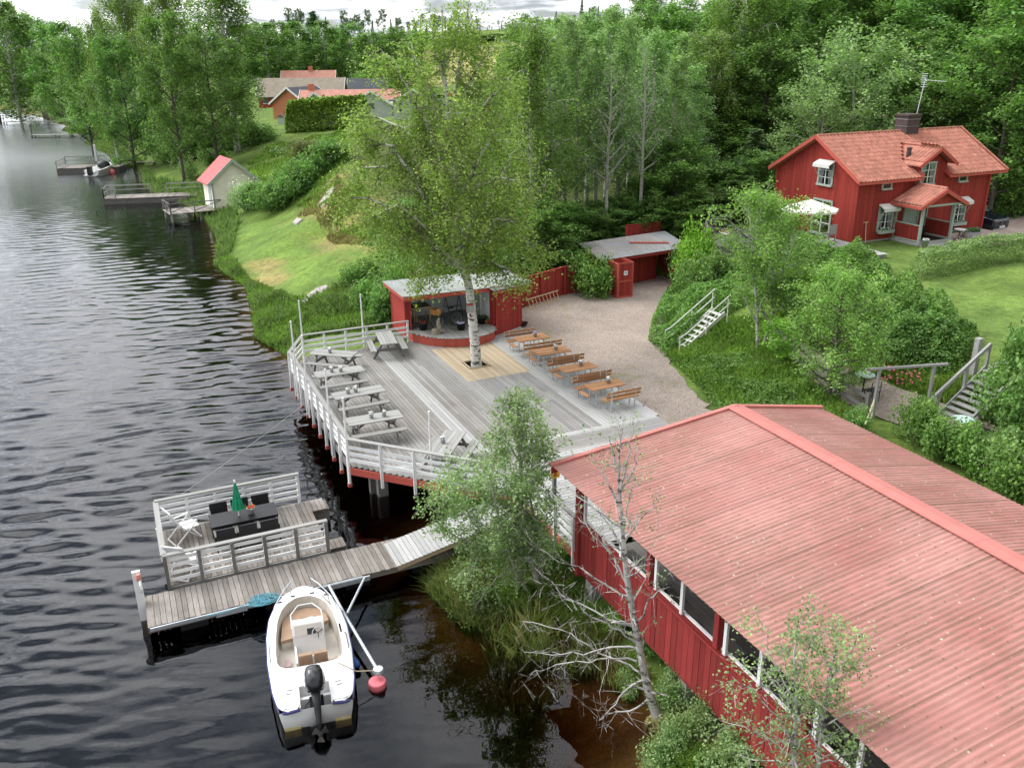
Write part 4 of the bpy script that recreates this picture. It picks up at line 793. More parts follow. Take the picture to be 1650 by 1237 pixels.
smesh(MB().tube([(3.1, 16.9, .85), (3.5, 16.85, .5), (3.98, 16.85, .36)], .014, 5), 'stern_line', M['rope_tan'], 'tan rope from the boat stern to the boom tip', 'rope'); smesh(MB().tube([(3.35, 19.7, .9), (3.6, 19.45, .58), (3.82, 19.35, .47)], .016, 5), 'bow_line', M['rope_tan'], 'pale rope from the boat bow rail to the boom fork', 'rope')

# ------------------------------------------------------------------ floating terrace
rf = sthing('floating_terrace', 'floating plank terrace with white rails moored beside the jetty', 'raft', 2, 24, 0)
TZ_ = .5; vv = -.25
while vv < 4.15: bar('plank', M['pier'], rf, (vv+.07, 22.48, TZ_-.02), (vv+.07, 25.72, TZ_-.02+random.uniform(-.003, .003)), .128, .034); vv += .14
for (a, b_, c_, d_) in ((4.15, 4.85, 25.0, 25.75), (4.15, 4.75, 22.5, 23.05)):
    n = int((b_-a)/.14)
    for k in range(n): bar('step_plank', M['pier'], rf, (a+.14*k+.07, c_, TZ_-.03), (a+.14*k+.07, d_, TZ_-.03), .128, .034)
    MB().box(a, b_-.06, c_+.05, d_-.05, -.1, TZ_-.06).build('step_float', M['pier'], rf)
for uu in (22.46, 25.74): bar('side_beam', M['grey_wood'], rf, (-.27, uu, TZ_-.12), (4.2, uu, TZ_-.12), .06, .2)
for vv in (-.26, 4.2): bar('end_beam', M['grey_wood'], rf, (vv, 22.46, TZ_-.12), (vv, 25.74, TZ_-.12), .06, .2)
M['drum'] = plain('cream_plastic_drum', (.52, .46, .33), .5, .12)
for k, vv in enumerate(np.arange(-.2, 4.2, .74)):
    for uu in (22.72, 25.5): d_ = MB().tube([(vv, uu, .12), (vv+.7, uu, .12)], .26, 12).build('float_drum', M['drum'], rf, False); MB().torus((vv+.5, uu, .12), (1, 0, 0), .265, .018, 14, 4).build('strap', M['black'], d_)
rail_run(rf, (-.26, 22.44), (4.14, 22.44), 5, .1, None, mat='white', levels=(.2, .42, .64, .84), rh=.1, h=1.0, z0=TZ_)
rail_run(rf, (-.26, 25.76), (4.0, 25.76), 5, .1, None, mat='white', levels=(.2, .4, .6, .8, .97), rh=.1, h=1.03, z0=TZ_)
rail_run(rf, (-.28, 22.5), (-.28, 25.7), 2, .1, None, (0, 0), mat='white', levels=(.2, .45, .7), rh=.1, h=1.0, z0=TZ_)
for vv in (-.26, .62, 1.5, 2.38, 3.26, 4.14): post('support_post', M['dark_wood'], rf, vv, 22.38, .2, TZ_+.99, .09)
smesh(MB().tube([(.4, 25.8, 1.52), (2.5, 28.3, 1.42), (5.6, 31.9, 1.45)], .013, 4), 'mooring_line', M['rope_grey'], 'thin grey line stretched from the floating terrace to the deck posts', 'rope')
t = sthing('dining_table', 'long black slatted table on the floating terrace', 'table', 2.05, 24.3, TZ_)
for k in range(11): bar('table_slat', M['black'], t, (1.1, 23.93+.075*k, TZ_+.73), (3.05, 23.93+.075*k, TZ_+.73), .066, .03)
for a in (1.18, 2.97):
    for c_ in (24.0, 24.62): post('leg', M['black'], t, a, c_, TZ_, TZ_+.72, .07)
for c_ in (23.93, 24.68): bar('apron', M['black'], t, (1.12, c_, TZ_+.67), (3.03, c_, TZ_+.67), .03, .09)
def black_chair():
    t = thing('woven_armchair', 'x', 'chair', group='black armchairs round the terrace table')
    MB().box(-.25, .25, -.24, .24, .36, .43).build('seat', M['black'], t); MB().extr([(-.26, -.27, .3), (.26, -.27, .3), (.26, -.31, .86), (-.26, -.31, .86)], (0, .04, 0)).build('backrest', M['black'], t)
    for s in (-1, 1):
        bar('armrest', M['dark_wood'], t, (s*.28, -.28, .64), (s*.28, .24, .64), .06, .03)
        for c_ in (-.25, .22): post('leg', M['black'], t, s*.27, c_, 0, .63, .045)
    return t
ch = black_chair(); i = 0
for s, w in ((0, 'jetty'), (1, 'lake')):
    for k, vv in enumerate((1.45, 2.08, 2.7)):
        o = ch if i == 0 else copy_tree(ch); i += 1
        place(o, vv, 23.75 if s == 0 else 24.9, TZ_, math.pi*s, 'black armchair on the %s side of the black table, %s' % (w, ['towards the white loungers', 'in the middle', 'towards the step planks'][k]))
M['green_cloth'] = plain('green_parasol_cloth', (.012, .25, .13), .7, .2, 7)
t = sthing('parasol', 'closed green parasol standing in the black table', 'parasol', 1.95, 24.3, TZ_)
MB().tube([(1.95, 24.3, TZ_), (1.95, 24.3, TZ_+1.9)], .022, 8).build('pole', M['white_clean'], t); mb = MB(); n = 16; prof = [(.02, 1.88), (.06, 1.7), (.12, 1.35), (.19, 1.02), (.2, .98)]; vs = []; fs = []
for r, z in prof:
    for k in range(n): q = r*(1 if k % 2 else .62); vs.append((1.95+q*math.cos(2*math.pi*k/n), 24.3+q*math.sin(2*math.pi*k/n), TZ_+z))
fs = [(i*n+k, i*n+(k+1) % n, (i+1)*n+(k+1) % n, (i+1)*n+k) for i in range(len(prof)-1) for k in range(n)]; mb.add(vs, fs); mb.build('canopy', M['green_cloth'], t); MB().lathe([(.02, 0), (.035, .03), (.01, .07)], 8, (1.95, 24.3, TZ_+1.88)).build('finial', M['white_clean'], t)
pot(2.3, 24.28, TZ_+.75, .12, .2, M['white_clean'], (.6, .12, .06), 'white pot of red flowers on the black terrace table', None)
def lounger():
    t = thing('folding_lounger', 'x', 'chair', group='white folding chairs on the terrace')
    MB().extr([(-.26, -.05, .42), (.26, -.05, .42), (.26, .42, .40), (-.26, .42, .40)], (0, 0, .03)).build('seat', M['white_clean'], t); MB().extr([(-.26, -.08, .42), (.26, -.08, .42), (.26, -.42, 1.1), (-.26, -.42, 1.1)], (0, .03, .01)).build('backrest', M['white_clean'], t)
    for s in (-.29, .29):
        bar('leg', M['white_clean'], t, (s, -.38, 0), (s, .36, .62), .03, .03); bar('leg', M['white_clean'], t, (s, .42, 0), (s, -.2, .62), .03, .03); bar('armrest', M['white_clean'], t, (s, -.22, .62), (s, .34, .64), .045, .03); bar('back_rail', M['white_clean'], t, (s, -.06, .42), (s, -.43, 1.12), .03, .03)
    bar('foot_rail', M['white_clean'], t, (-.29, .42, .03), (.29, .42, .03), .03, .03); bar('foot_rail', M['white_clean'], t, (-.29, -.38, .03), (.29, -.38, .03), .03, .03)
    return t
lo = lounger(); place(lo, .35, 24.95, TZ_, R(-70), 'white folding lounger by the lake rail of the floating terrace'); place(copy_tree(lo), .2, 22.95, TZ_, R(-35), 'white folding lounger behind the jetty rail of the floating terrace')
# ------------------------------------------------------------------ motor boat
M['gel'] = plain('white_gelcoat', (.74, .74, .73), .3, .03, 3, 0, .5); M['sole'] = plain('cream_cockpit', (.52, .48, .42), .6, .06); M['tan'] = plain('tan_cushion', (.34, .225, .15), .7, .08); M['navy'] = plain('navy_trim', (.03, .03, .12), .5); M['gloss_black'] = plain('gloss_black', (.012, .013, .015), .2, .1, 6, 0, .6); M['stain'] = plain('stained_hull', (.5, .42, .2), .6, .2, 5)
bo = thing('motorboat', 'white open motorboat with tan cushions and a tilted black outboard', 'boat', 2.68, 18.3, -.1, R(-7.8))
HB = [(-2.25, .80, .60), (-1.5, .93, .60), (-.5, 1.0, .62), (.5, .99, .66), (1.2, .90, .71), (1.7, .72, .76), (2.05, .48, .80), (2.25, .14, .83)]
hy = np.array([h[0] for h in HB]); hw = np.array([h[1] for h in HB]); hz = np.array([h[2] for h in HB])
ys = np.r_[np.linspace(-2.25, 1.2, 15), np.linspace(1.35, 2.25, 10)]; vs = []; k = 8
def hx(y): return float(np.interp(y, hy, hw))
def hzz(y): return float(np.interp(y, hy, hz))
for y in ys:
    w, z = hx(y), hzz(y); rake = max(0, (y-1.2))*.25; f_ = 1-max(0, (y-1.4))/1.6
    for (a, c_, dyy) in ((1, z, 0), (.985, z*.6, -.3*rake), (.9*f_+.03, .12, -.8*rake), (0, -.22, -1.2*rake)): vs.append((w*a, y+dyy, c_))
    for (a, c_, dyy) in ((.9*f_+.03, .12, -.8*rake), (.985, z*.6, -.3*rake), (1, z, 0)): vs.append((-w*a, y+dyy, c_))
k = 7; n = len(ys); fs = [(i*k+j, i*k+j+1, (i+1)*k+j+1, (i+1)*k+j) for i in range(n-1) for j in range(k-1)]+[tuple(range(k))[::-1]]
MB().add(vs, fs).build('hull', M['gel'], bo, True)
CI = [(1.84, .03), (1.81, .2), (1.68, .40), (1.43, .57), (1.05, .69), (.5, .76), (-.2, .79), (-.55, .78), (-.70, .72), (-.79, .6), (-.82, .4)]
cy = np.array([c[0] for c in CI])[::-1]; cw = np.array([c[1] for c in CI])[::-1]
def inn(y):
    if y > 1.84: return 0
    if y >= -.82: return float(np.interp(y, cy, cw))
    return .34 if y < -1.46 else 0
rows = sorted(set(list(np.linspace(-2.25, 2.24, 46))+[-.825, -.819, -1.455, -1.465, -.79, -.70, 1.839, 1.841, 1.81])); mb = MB()
def dz(y): return hzz(y)+.03+(.05 if y < -1.07 else 0)*0
for s in (-1, 1):
    vs = []; 
    for y in rows:
        w = hx(y)
        if y < -1.95: w *= math.sqrt(max(0, 1-((-1.95-y)/.32)**2))*.35+.65
        i_ = inn(y); 
        if y < -1.95 and y <= -1.46: i_ = .34+.12*(1-math.sqrt(max(0, 1-((-1.95-y)/.32)**2)))
        z = dz(y); vs += [(s*w, y, hzz(y)), (s*(w-.05) if w > .1 else 0, y, z), (s*i_, y, z+.01)]
    nn = len(rows); mb.add(vs, [f for i in range(nn-1) for f in ((i*3, i*3+1, i*3+4, i*3+3), (i*3+1, i*3+2, i*3+5, i*3+4))])
mb.build('deck_moulding', M['gel'], bo)
mb = MB(); out_ = [(c[1], c[0]) for c in CI]+[(-c[1], c[0]) for c in CI[::-1]]; nn = len(out_)
mb.add([(p[0], p[1], dz(p[1])+.01) for p in out_]+[(p[0]*.93, p[1]*.97+.0, .22) for p in out_], [(i, (i+1) % nn, nn+(i+1) % nn, nn+i) for i in range(nn)]+[tuple(range(nn, 2*nn))]); mb.build('cockpit', M['sole'], bo)
mb = MB().box(-.36, .36, -1.8, -1.46, .3, .34).box(-.36, .36, -1.5, -1.45, .3, .63).box(-.37, -.34, -2.2, -1.46, .1, .62).box(.34, .37, -2.2, -1.46, .1, .62).box(-.36, .36, -1.84, -1.76, -.2, .52); mb.build('motor_well', M['gel'], bo)
for s in (-1, 1):
    MB().tube([(s*(hx(y)+.012), y, hzz(y)-.03) for y in np.linspace(-2.2, 2.2, 22)], .02, 6).build('rub_rail', M['navy'], bo); MB().box(s*.38 if s > 0 else -.74, .74 if s > 0 else -.38, -2.275, -2.262, -.1, .17).build('stained_transom', M['stain'], bo)
    MB().tube([(s*(.34+.4*math.sin(t_)), -2.13-.16*math.cos(t_-.75), .60) for t_ in np.linspace(.05, 1.45, 8)], .03, 6).build('platform_trim', M['navy'], bo)
    MB().tube([(s*.30, 2.02, .83), (s*.27, 2.0, 1.22), (s*.45, 1.7, 1.2), (s*.72, 1.2, 1.08), (s*.84, .9, .82), ], .014, 6).build('bow_rail', M['steel'], bo); MB().tube([(s*.66, 1.4, .78), (s*.62, 1.4, 1.12)], .012, 5).build('rail_stanchion', M['steel'], bo); MB().tube([(s*.9, .1, .72), (s*.92, .0, .76), (s*.93, -.45, .76), (s*.92, -.55, .72)], .012, 5).build('grab_rail', M['black'], bo)
    for (a, c_) in ((s*.55, -1.6), (s*.57, -1.72), (s*.6, 1.75), (s*.25, 1.9)): MB().box(a-.06, a+.06, c_-.012, c_+.012, hzz(c_)+.04, hzz(c_)+.06).build('cleat', M['black'], bo)
    bar('hatch_line', M['sole'], bo, (s*.45, -1.95, .648), (s*.7, -1.97, .648), .01, .006)
    MB().prism([(s*.38, -2.2), (s*.7, -2.18), (s*.74, -1.5), (s*.42, -1.42)] if s > 0 else [(s*.42, -1.42), (s*.74, -1.5), (s*.7, -2.18), (s*.38, -2.2)], .62, .655).build('swim_platform', M['gel'], bo)
U_ = [(-.66, .2), (-.58, 1.02), (-.4, 1.3), (-.2, 1.43), (0, 1.46), (.2, 1.43), (.4, 1.3), (.53, 1.05), (.58, .75), (.42, .7), (.34, 1.0), (-.15, 1.02), (-.28, .75), (-.36, .25)]
MB().prism(U_, .42, .52).build('bow_cushion', M['tan'], bo); MB().prism([(x*.97, y) for x, y in U_], .2, .42).build('bow_locker', M['sole'], bo)
MB().prism([(-.66, -.98), (-.3, -1.02), (-.3, -.92), (-.6, -.88)], .45, .52).build('stern_cushion', M['tan'], bo); MB().prism([(.66, -.9), (.64, -.78), (.3, -.96), (.35, -1.02), (.6, -1.0)], .45, .52).build('stern_cushion', M['tan'], bo)
cs = MB().extr([(-.36, -.12, .22), (-.36, .5, .22), (-.36, .42, .92), (-.36, .1, 1.0), (-.36, -.05, .78)], (.78, 0, 0)).build('console', M['gel'], bo)
MB().extr([(-.3, -.055, .76), (.36, -.055, .76), (.36, .085, .97), (-.3, .085, .97)], (0, -.02, .012)).build('dash_panel', M['sole'], cs); MB().extr([(.0, -.065, .77), (.2, -.065, .77), (.2, .02, .89), (.0, .02, .89)], (0, -.014, .008)).build('instrument', M['gloss_black'], cs)
MB().prism([(-.05, .14), (.3, .14), (.27, .3), (.15, .37), (.02, .34)], .975, .985).build('windscreen_base', M['steel'], cs); MB().tube([(-.36, .1, .9), (-.35, .38, 1.12), (-.15, .62, 1.2), (.2, .62, 1.2), (.4, .38, 1.12), (.42, .1, .9)], .016, 6).build('screen_rail', M['white_clean'], cs)
MB().torus((.26, -.13, .82), (0, -.75, .66), .14, .012, 18, 6).build('steering_wheel', M['steel'], bo); mb = MB()
for a in range(3): mb.tube([(.26, -.11, .81), (.26+.13*math.cos(a*2.1+.5), -.13+.09*math.sin(a*2.1+.5), .82+.1*math.sin(a*2.1+.5))], .01, 5)
mb.build('wheel_spokes', M['black'], bo); MB().box(-.34, .38, .5, .84, .22, .6).build('console_seat', M['sole'], bo)
MB().box(-.3, .42, -.72, -.42, .22, .42).build('helm_base', M['gel'], bo); MB().box(-.34, -.30, -.75, .0, .22, .5).build('helm_side', M['gel'], bo)
for x in (-.27, .09):
    MB().prism([(x, -.8), (x+.32, -.8), (x+.32, -.45), (x, -.45)], .42, .52).build('helm_seat', M['tan'], bo); MB().extr([(x, -.84, .46), (x+.32, -.84, .46), (x+.32, -.88, .78), (x, -.88, .78)], (0, .09, .02)).build('helm_backrest', M['tan'], bo)
MB().tube([(.82, .12, .74), (.80, .3, .86)], .025, 6).build('throttle', M['gloss_black'], bo)
for o in list(bo.children):
    if o.name.split('.')[0] in ('bow_cushion', 'bow_locker', 'stern_cushion', 'console', 'steering_wheel', 'wheel_spokes', 'console_seat', 'helm_base', 'helm_side', 'helm_seat', 'helm_backrest'): o.location.y += .27
MB().box(-.18, -.08, -2.275, -2.26, 0, .1).build('boarding_ladder', M['steel'], bo)
pd = MB().tube([(-.55, -.95, .25), (-.54, -.3, .3)], .016, 6).extr([(-.62, -.3, .3), (-.47, -.3, .3), (-.46, -.05, .31), (-.52, .0, .31), (-.6, -.05, .31)], (0, 0, .015)); o = pd.build('paddle', plain('pinkish_plastic', (.42, .3, .3), .6)); place(o, 2.68, 18.3, -.1, R(-7.8)); tag(o, 'pale pink-bladed paddle lying on the boat floor', 'paddle')
ob = thing('outboard_motor', 'black tilted outboard motor on the stern of the white boat', 'outboard', *(site(2.68, 18.3)+Matrix.Rotation(SITE-R(7.8), 3, 'Z')@Vector((.02, -1.98, 0)))[:2], .30, SITE-R(7.8), world_xy=True)
def loft(mb, secs, n=14):
    vs = []
    for (c, rx, ry, ax) in secs:
        for k in range(n):
            t = 2*math.pi*k/n; ct, st_ = math.cos(t), math.sin(t); e = .7; vs.append((c[0]+rx*math.copysign(abs(ct)**e, ct), c[1]+ry*ax[1]*math.copysign(abs(st_)**e, st_), c[2]+ry*ax[2]*math.copysign(abs(st_)**e, st_)))
    m = len(secs); return mb.add(vs, [(i*n+k, i*n+(k+1) % n, (i+1)*n+(k+1) % n, (i+1)*n+k) for i in range(m-1) for k in range(n)]+[tuple(range(n))[::-1], tuple(range((m-1)*n, m*n))])
ax = (0, .78, -.62)                                                                   # the motor is tilted up about its clamp
def tl(y, z): return (0, y*.78+z*.62, -y*.62+z*.78)                                    # local motor frame: z along the leg upwards
def sec(y, z, rx, ry): p = tl(y, z); return ((0, p[1]*1-.0, p[2]), rx, ry, ax)
ob.scale = (1.12,)*3
c_ = loft(MB(), [sec(-.12, .18, .15, .20), sec(-.13, .25, .19, .29), sec(-.12, .42, .20, .31), sec(-.10, .58, .185, .28), sec(-.06, .68, .14, .2), sec(-.04, .71, .08, .12)]).build('cowling', M['gloss_black'], ob, True)
c_.location = (0, .0, .12)
for s in (-1, 1): MB().tube([tl(-.36, .3) if 0 else (s*.195, tl(-.3, .3)[1], tl(-.3, .3)[2]+.12), (s*.205, tl(-.1, .42)[1], tl(-.1, .42)[2]+.12), (s*.19, tl(.08, .55)[1], tl(.08, .55)[2]+.12)], .014, 5).build('silver_stripe', M['steel'], ob)
mb = MB(); loft(mb, [sec(-.14, .2, .10, .16), sec(-.16, -.1, .075, .13), sec(-.18, -.42, .05, .11), sec(-.18, -.62, .045, .13)]); o = mb.build('drive_leg', M['black'], ob, True); o.location = (0, .0, .12)
mb = MB(); p = tl(-.18, -.6); mb.extr([(-.13, *tl(-.42, -.42)[1:]), (.13, *tl(-.42, -.42)[1:]), (.09, *tl(-.05, -.42)[1:]), (-.09, *tl(-.05, -.42)[1:])], (0, .02, -.02)); mb.tube([tl(-.48, -.62), tl(-.35, -.62), tl(-.1, -.62), tl(.05, -.62)], [.03, .06, .06, .02], 8); mb.extr([tl(-.3, -.64), tl(-.1, -.64), tl(-.2, -.86), tl(-.3, -.84)], (.015, 0, 0)); o = mb.build('gearcase', M['black'], ob); o.location = (0, .0, .12)
mb = MB()
for k in range(3):
    a = k*2.094; d1 = np.array([math.cos(a), 0, math.sin(a)]); d2 = np.array([math.cos(a+.9), 0, math.sin(a+.9)]); pts = [(0, -.46, -.62), (d1[0]*.16, -.44, -.62+d1[2]*.16), (d2[0]*.17, -.50, -.62+d2[2]*.17)]; pts = [(q[0], tl(q[1], q[2])[1], tl(q[1], q[2])[2]) for q in pts]; mb.extr(pts, (0, .012, .01))
o = mb.build('propeller', M['dark'], ob); o.location = (0, .0, .12)
MB().box(-.14, .14, -.12, .04, -.05, .22).build('clamp_bracket', M['gloss_black'], ob); MB().tube([(-.05, .1, .15), (-.22, -.05, .1), (-.3, -.2, 0), (-.2, -.1, -.1), (-.1, .0, .0)], .012, 5).build('hose', M['black'], ob)
o = MB().tube([(-.14, -.03, 0), (0, 0, 0), (.14, .03, 0)], [.012, .012, .012], 5); o = MB().lathe([(.02, -.22), (.08, -.18), (.09, 0), (.08, .18), (.02, .22)], 10).build('fender', plain('blue_fender', (.02, .08, .25), .5)); place(o, 3.66, 17.65, .12, 0); o.rotation_euler = (R(75), 0, SITE); tag(o, 'dark blue fender floating between the boat and the boom', 'fender')

# ------------------------------------------------------------------ red cottage
M['glass'], nt, b = new_mat('window_glass'); nt.nodes.remove(b); tr = N(nt, 'ShaderNodeBsdfTransparent'); tr.inputs[0].default_value = (.8, .85, .85, 1); gl = N(nt, 'ShaderNodeBsdfGlossy'); gl.inputs['Roughness'].default_value = .03; fr = N(nt, 'ShaderNodeFresnel'); fr.inputs[0].default_value = 1.6; ms = N(nt, 'ShaderNodeMixShader'); L(nt, fr.outputs[0], ms.inputs[0]); L(nt, tr.outputs[0], ms.inputs[1]); L(nt, gl.outputs[0], ms.inputs[2]); L(nt, ms.outputs[0], nt.nodes['Material Output'].inputs[0])
M['curtain'] = plain('white_curtain', (.62, .63, .62), .9, .08, 14)
M['tile'] = plain('clay_tile', (.37, .15, .105), .85, .25, 3.5); 
m = M['tile']; nt = m.node_tree; b = nt.nodes['Principled BSDF']; oi = N(nt, 'ShaderNodeObjectInfo'); lk = b.inputs['Base Color'].links[0].from_socket; hs = N(nt, 'ShaderNodeHueSaturation'); L(nt, lk, hs.inputs['Color']); mr = N(nt, 'ShaderNodeMapRange'); L(nt, oi.outputs['Random'], mr.inputs['Value']); mr.inputs['To Min'].default_value = .86; mr.inputs['To Max'].default_value = 1.12; L(nt, mr.outputs[0], hs.inputs['Value']); L(nt, hs.outputs[0], b.inputs['Base Color'])
VL, VR, UF, UB, GZ, EZ, RZH, UR = 37.55, 47.9, 36.4, 43.0, 3.8, 7.28, 9.45, 39.7
hs_ = sthing('red_cottage', 'red wooden cottage with an orange tiled roof and a front porch', 'house', 42.7, 39.7, GZ)
M['cott'] = wood('cottage_red_boards', [(.21, .026, .02), (.30, .042, .032), (.37, .066, .05)], .15, 2., 18.)
sl = (RZH-EZ)/(UR-36.0)
def roofz(u): return RZH-abs(u-UR)*sl
board_wall(hs_, (VL, UF), (41.85, UF), GZ+.12, lambda v, u: roofz(UF)-.12, M['cott'], .15); board_wall(hs_, (41.85, UF), (44.15, UF), GZ+.12, lambda v, u: 8.62-abs(v-43.0)*.62, M['cott'], .15); board_wall(hs_, (44.15, UF), (VR, UF), GZ+.12, lambda v, u: roofz(UF)-.12, M['cott'], .15)
board_wall(hs_, (VL, UB), (VL, UF), GZ+.12, lambda v, u: roofz(u)-.12, M['cott'], .15); board_wall(hs_, (VR, UF), (VR, UB), GZ-.4, lambda v, u: roofz(u)-.12, M['cott'], .15)
MB().extr([(VL+.06, UF+.06, GZ-.6), (VL+.06, UB, GZ-.6), (VL+.06, UB, roofz(UB)-.2), (VL+.06, UR, RZH-.2), (VL+.06, UF+.06, roofz(UF)-.2)], (.04, 0, 0)).extr([(VR-.1, UF+.06, GZ-.6), (VR-.1, UB, GZ-.6), (VR-.1, UB, roofz(UB)-.2), (VR-.1, UR, RZH-.2), (VR-.1, UF+.06, roofz(UF)-.2)], (.04, 0, 0)).build('inner_gable', M['dark'], hs_)
MB().box(VL, VR, UB-.05, UB+.02, GZ-.3, roofz(UB)-.1).build('rear_wall', M['cott'], hs_); MB().box(VL+.02, VR-.02, UF+.03, UB-.03, GZ-.6, GZ+.14).build('foundation', M['concrete'], hs_); MB().box(VL+.1, VR-.1, UF+.45, UF+.5, GZ+.15, roofz(UF+.5)-.15).build('inner_wall', M['dark'], hs_); MB().box(VL+.5, VL+.55, UF+.5, UB-.2, GZ+.15, roofz(UF)-.1).build('inner_side_wall', M['dark'], hs_)
for (a, c_) in ((VL, UF), (VR, UF), (VL, UB)): post('corner_board', M['cott'], hs_, a-.0, c_-.0, GZ+.1, roofz(UF)-.12, .16)
# roof deck under the tiles, in two halves with the gap for the dormer
for a, b_ in ((37.15, 41.95), (44.05, 48.85)): MB().extr([(a, 36.0, EZ), (a, UR, RZH), (a, UR, RZH-.1), (a, 36.0, EZ-.1)], (b_-a, 0, 0)).build('roof_deck', M['red_trim'], hs_)
MB().extr([(41.95, 37.5, roofz(37.5)-.02), (41.95, UR, RZH), (41.95, UR, RZH-.1), (41.95, 37.5, roofz(37.5)-.12)], (2.1, 0, 0)).build('roof_deck', M['red_trim'], hs_)
MB().extr([(37.15, 43.4, EZ), (37.15, UR, RZH), (37.15, UR, RZH-.1), (37.15, 43.4, EZ-.1)], (11.7, 0, 0)).build('rear_roof', M['tile'], hs_)
TW, TL_, TN = .262, .40, 5
def tile_geo(w=TW, l=TL_):
    x = np.linspace(0, w, TN+1); h = .028*np.sin(x/w*2*math.pi-.8)+.02; v = [(q, 0, z) for q, z in zip(x, h)]+[(q, l, z) for q, z in zip(x, h)]+[(q, 0, z-.02) for q, z in zip(x, h)]; n = TN+1
    return v, [(i, i+1, n+i+1, n+i) for i in range(TN)]+[(2*n+i, 2*n+i+1, i+1, i) for i in range(TN)]
tv, tf = tile_geo(); tme = bpy.data.meshes.new('roof_tile'); tme.from_pydata(tv, [], tf); tme.materials.append(M['tile'])
tiles = []; nrow = 12; L_s = math.hypot(UR-36.0, RZH-EZ); ang = math.atan2(RZH-EZ, UR-36.0)
for r in range(nrow):
    s0 = r*(L_s-.08)/nrow; uu = 35.95+s0*math.cos(ang); zz_ = EZ+.03+s0*math.sin(ang)
    for c_ in range(44):
        vv = 37.18+c_*TW+.0
        cd = abs(vv+TW/2-43.0)
        if cd < 1.42 and roofz(uu)+.05 < 8.86-cd*.62 and (uu > 36.9 or cd < 1.14): continue
        if vv+TW > 48.9: continue
        tiles.append((vv, uu, zz_))
tiles.sort(key=lambda t_: t_[1]); mbt = MB(); og = org(hs_)
for i, (vv, uu, zz_) in enumerate(tiles):
    mat_ = Matrix.Translation((vv-og[0], uu-og[1], zz_-og[2]))@Matrix.Rotation(ang-.035, 4, 'X')
    if i < 300: o = mesh_obj('roof_tile', tme, hs_); o.matrix_local = mat_
    else: mbt.add([tuple(mat_@Vector(p)+Vector(og)) for p in tv], tf)
o = mbt.build('roof_tiles', M['tile'], hs_); o['kind'] = 'stuff'
for i in range(30): vv = 37.2+i*.39; MB().tube([(vv, UR, RZH+.03), (vv+.41, UR, RZH+.045)], .085, 8).build('ridge_tile', M['tile'], hs_)
for vv in (37.13, 48.87):
    for (a, b_) in (((35.97, EZ), (UR, RZH)), ((UR, RZH), (43.43, EZ))): bar('barge_board', M['red_trim'], hs_, (vv, a[0], a[1]+.0), (vv, b_[0], b_[1]+.0), .05, .2); bar('verge_tile', M['tile'], hs_, (vv+(.05 if vv < 40 else -.05), a[0], a[1]+.09), (vv+(.05 if vv < 40 else -.05), b_[0], b_[1]+.09), .13, .05)
for a, b_ in ((37.15, 41.95), (44.05, 48.85)): bar('eave_board', M['red_trim'], hs_, (a, 35.98, EZ-.07), (b_, 35.98, EZ-.07), .04, .14)
for a in (41.95, 44.05): bar('barge_board', M['red_trim'], hs_, (a, 35.97, EZ+.03), (a, 36.7, roofz(36.7)+.03), .05, .2)
# dormer
for s in (-1, 1):
    MB().extr([(43.0, 35.95, 8.86), (43.0+s*1.45, 35.95, 7.96), (43.0+s*1.45, 35.95, 7.88), (43.0, 35.95, 8.78)], (0, 2.6, 0)).build('dormer_roof', M['tile'], hs_)
    bar('dormer_barge', M['red_trim'], hs_, (43.0, 35.93, 8.80), (43.0+s*1.48, 35.93, 7.88), .05, .18); MB().extr([(43+s*1.14, UF, 7.2), (43+s*1.14, 38.6, 8.4), (43+s*1.14, 38.2, 8.3), (43+s*1.14, UF, 8.0)], (.03*s, 0, 0)).build('dormer_cheek', M['cott'], hs_)
    for c_ in range(5):
        for r in range(4):
            o = mesh_obj('dormer_tile', tme, hs_); p = np.array([43.0+s*(.12+r*.36), 36.0+c_*.262+(.262 if s > 0 else 0), 8.86-(.12+r*.36)*.62+.03])-og
            d = np.array([s, 0, -.62]); d /= np.linalg.norm(d); o.matrix_local = Matrix.Translation(p)@Matrix(((0, -s*d[0]*s, d[2]*0+.5*s, 0), (1 if s < 0 else -1, 0, 0, 0), (0, -d[2], .85, 0), (0, 0, 0, 1)))
MB().tube([(43, 35.95, 8.9), (43, 38.7, 8.9)], .08, 8).build('dormer_ridge', M['tile'], hs_)
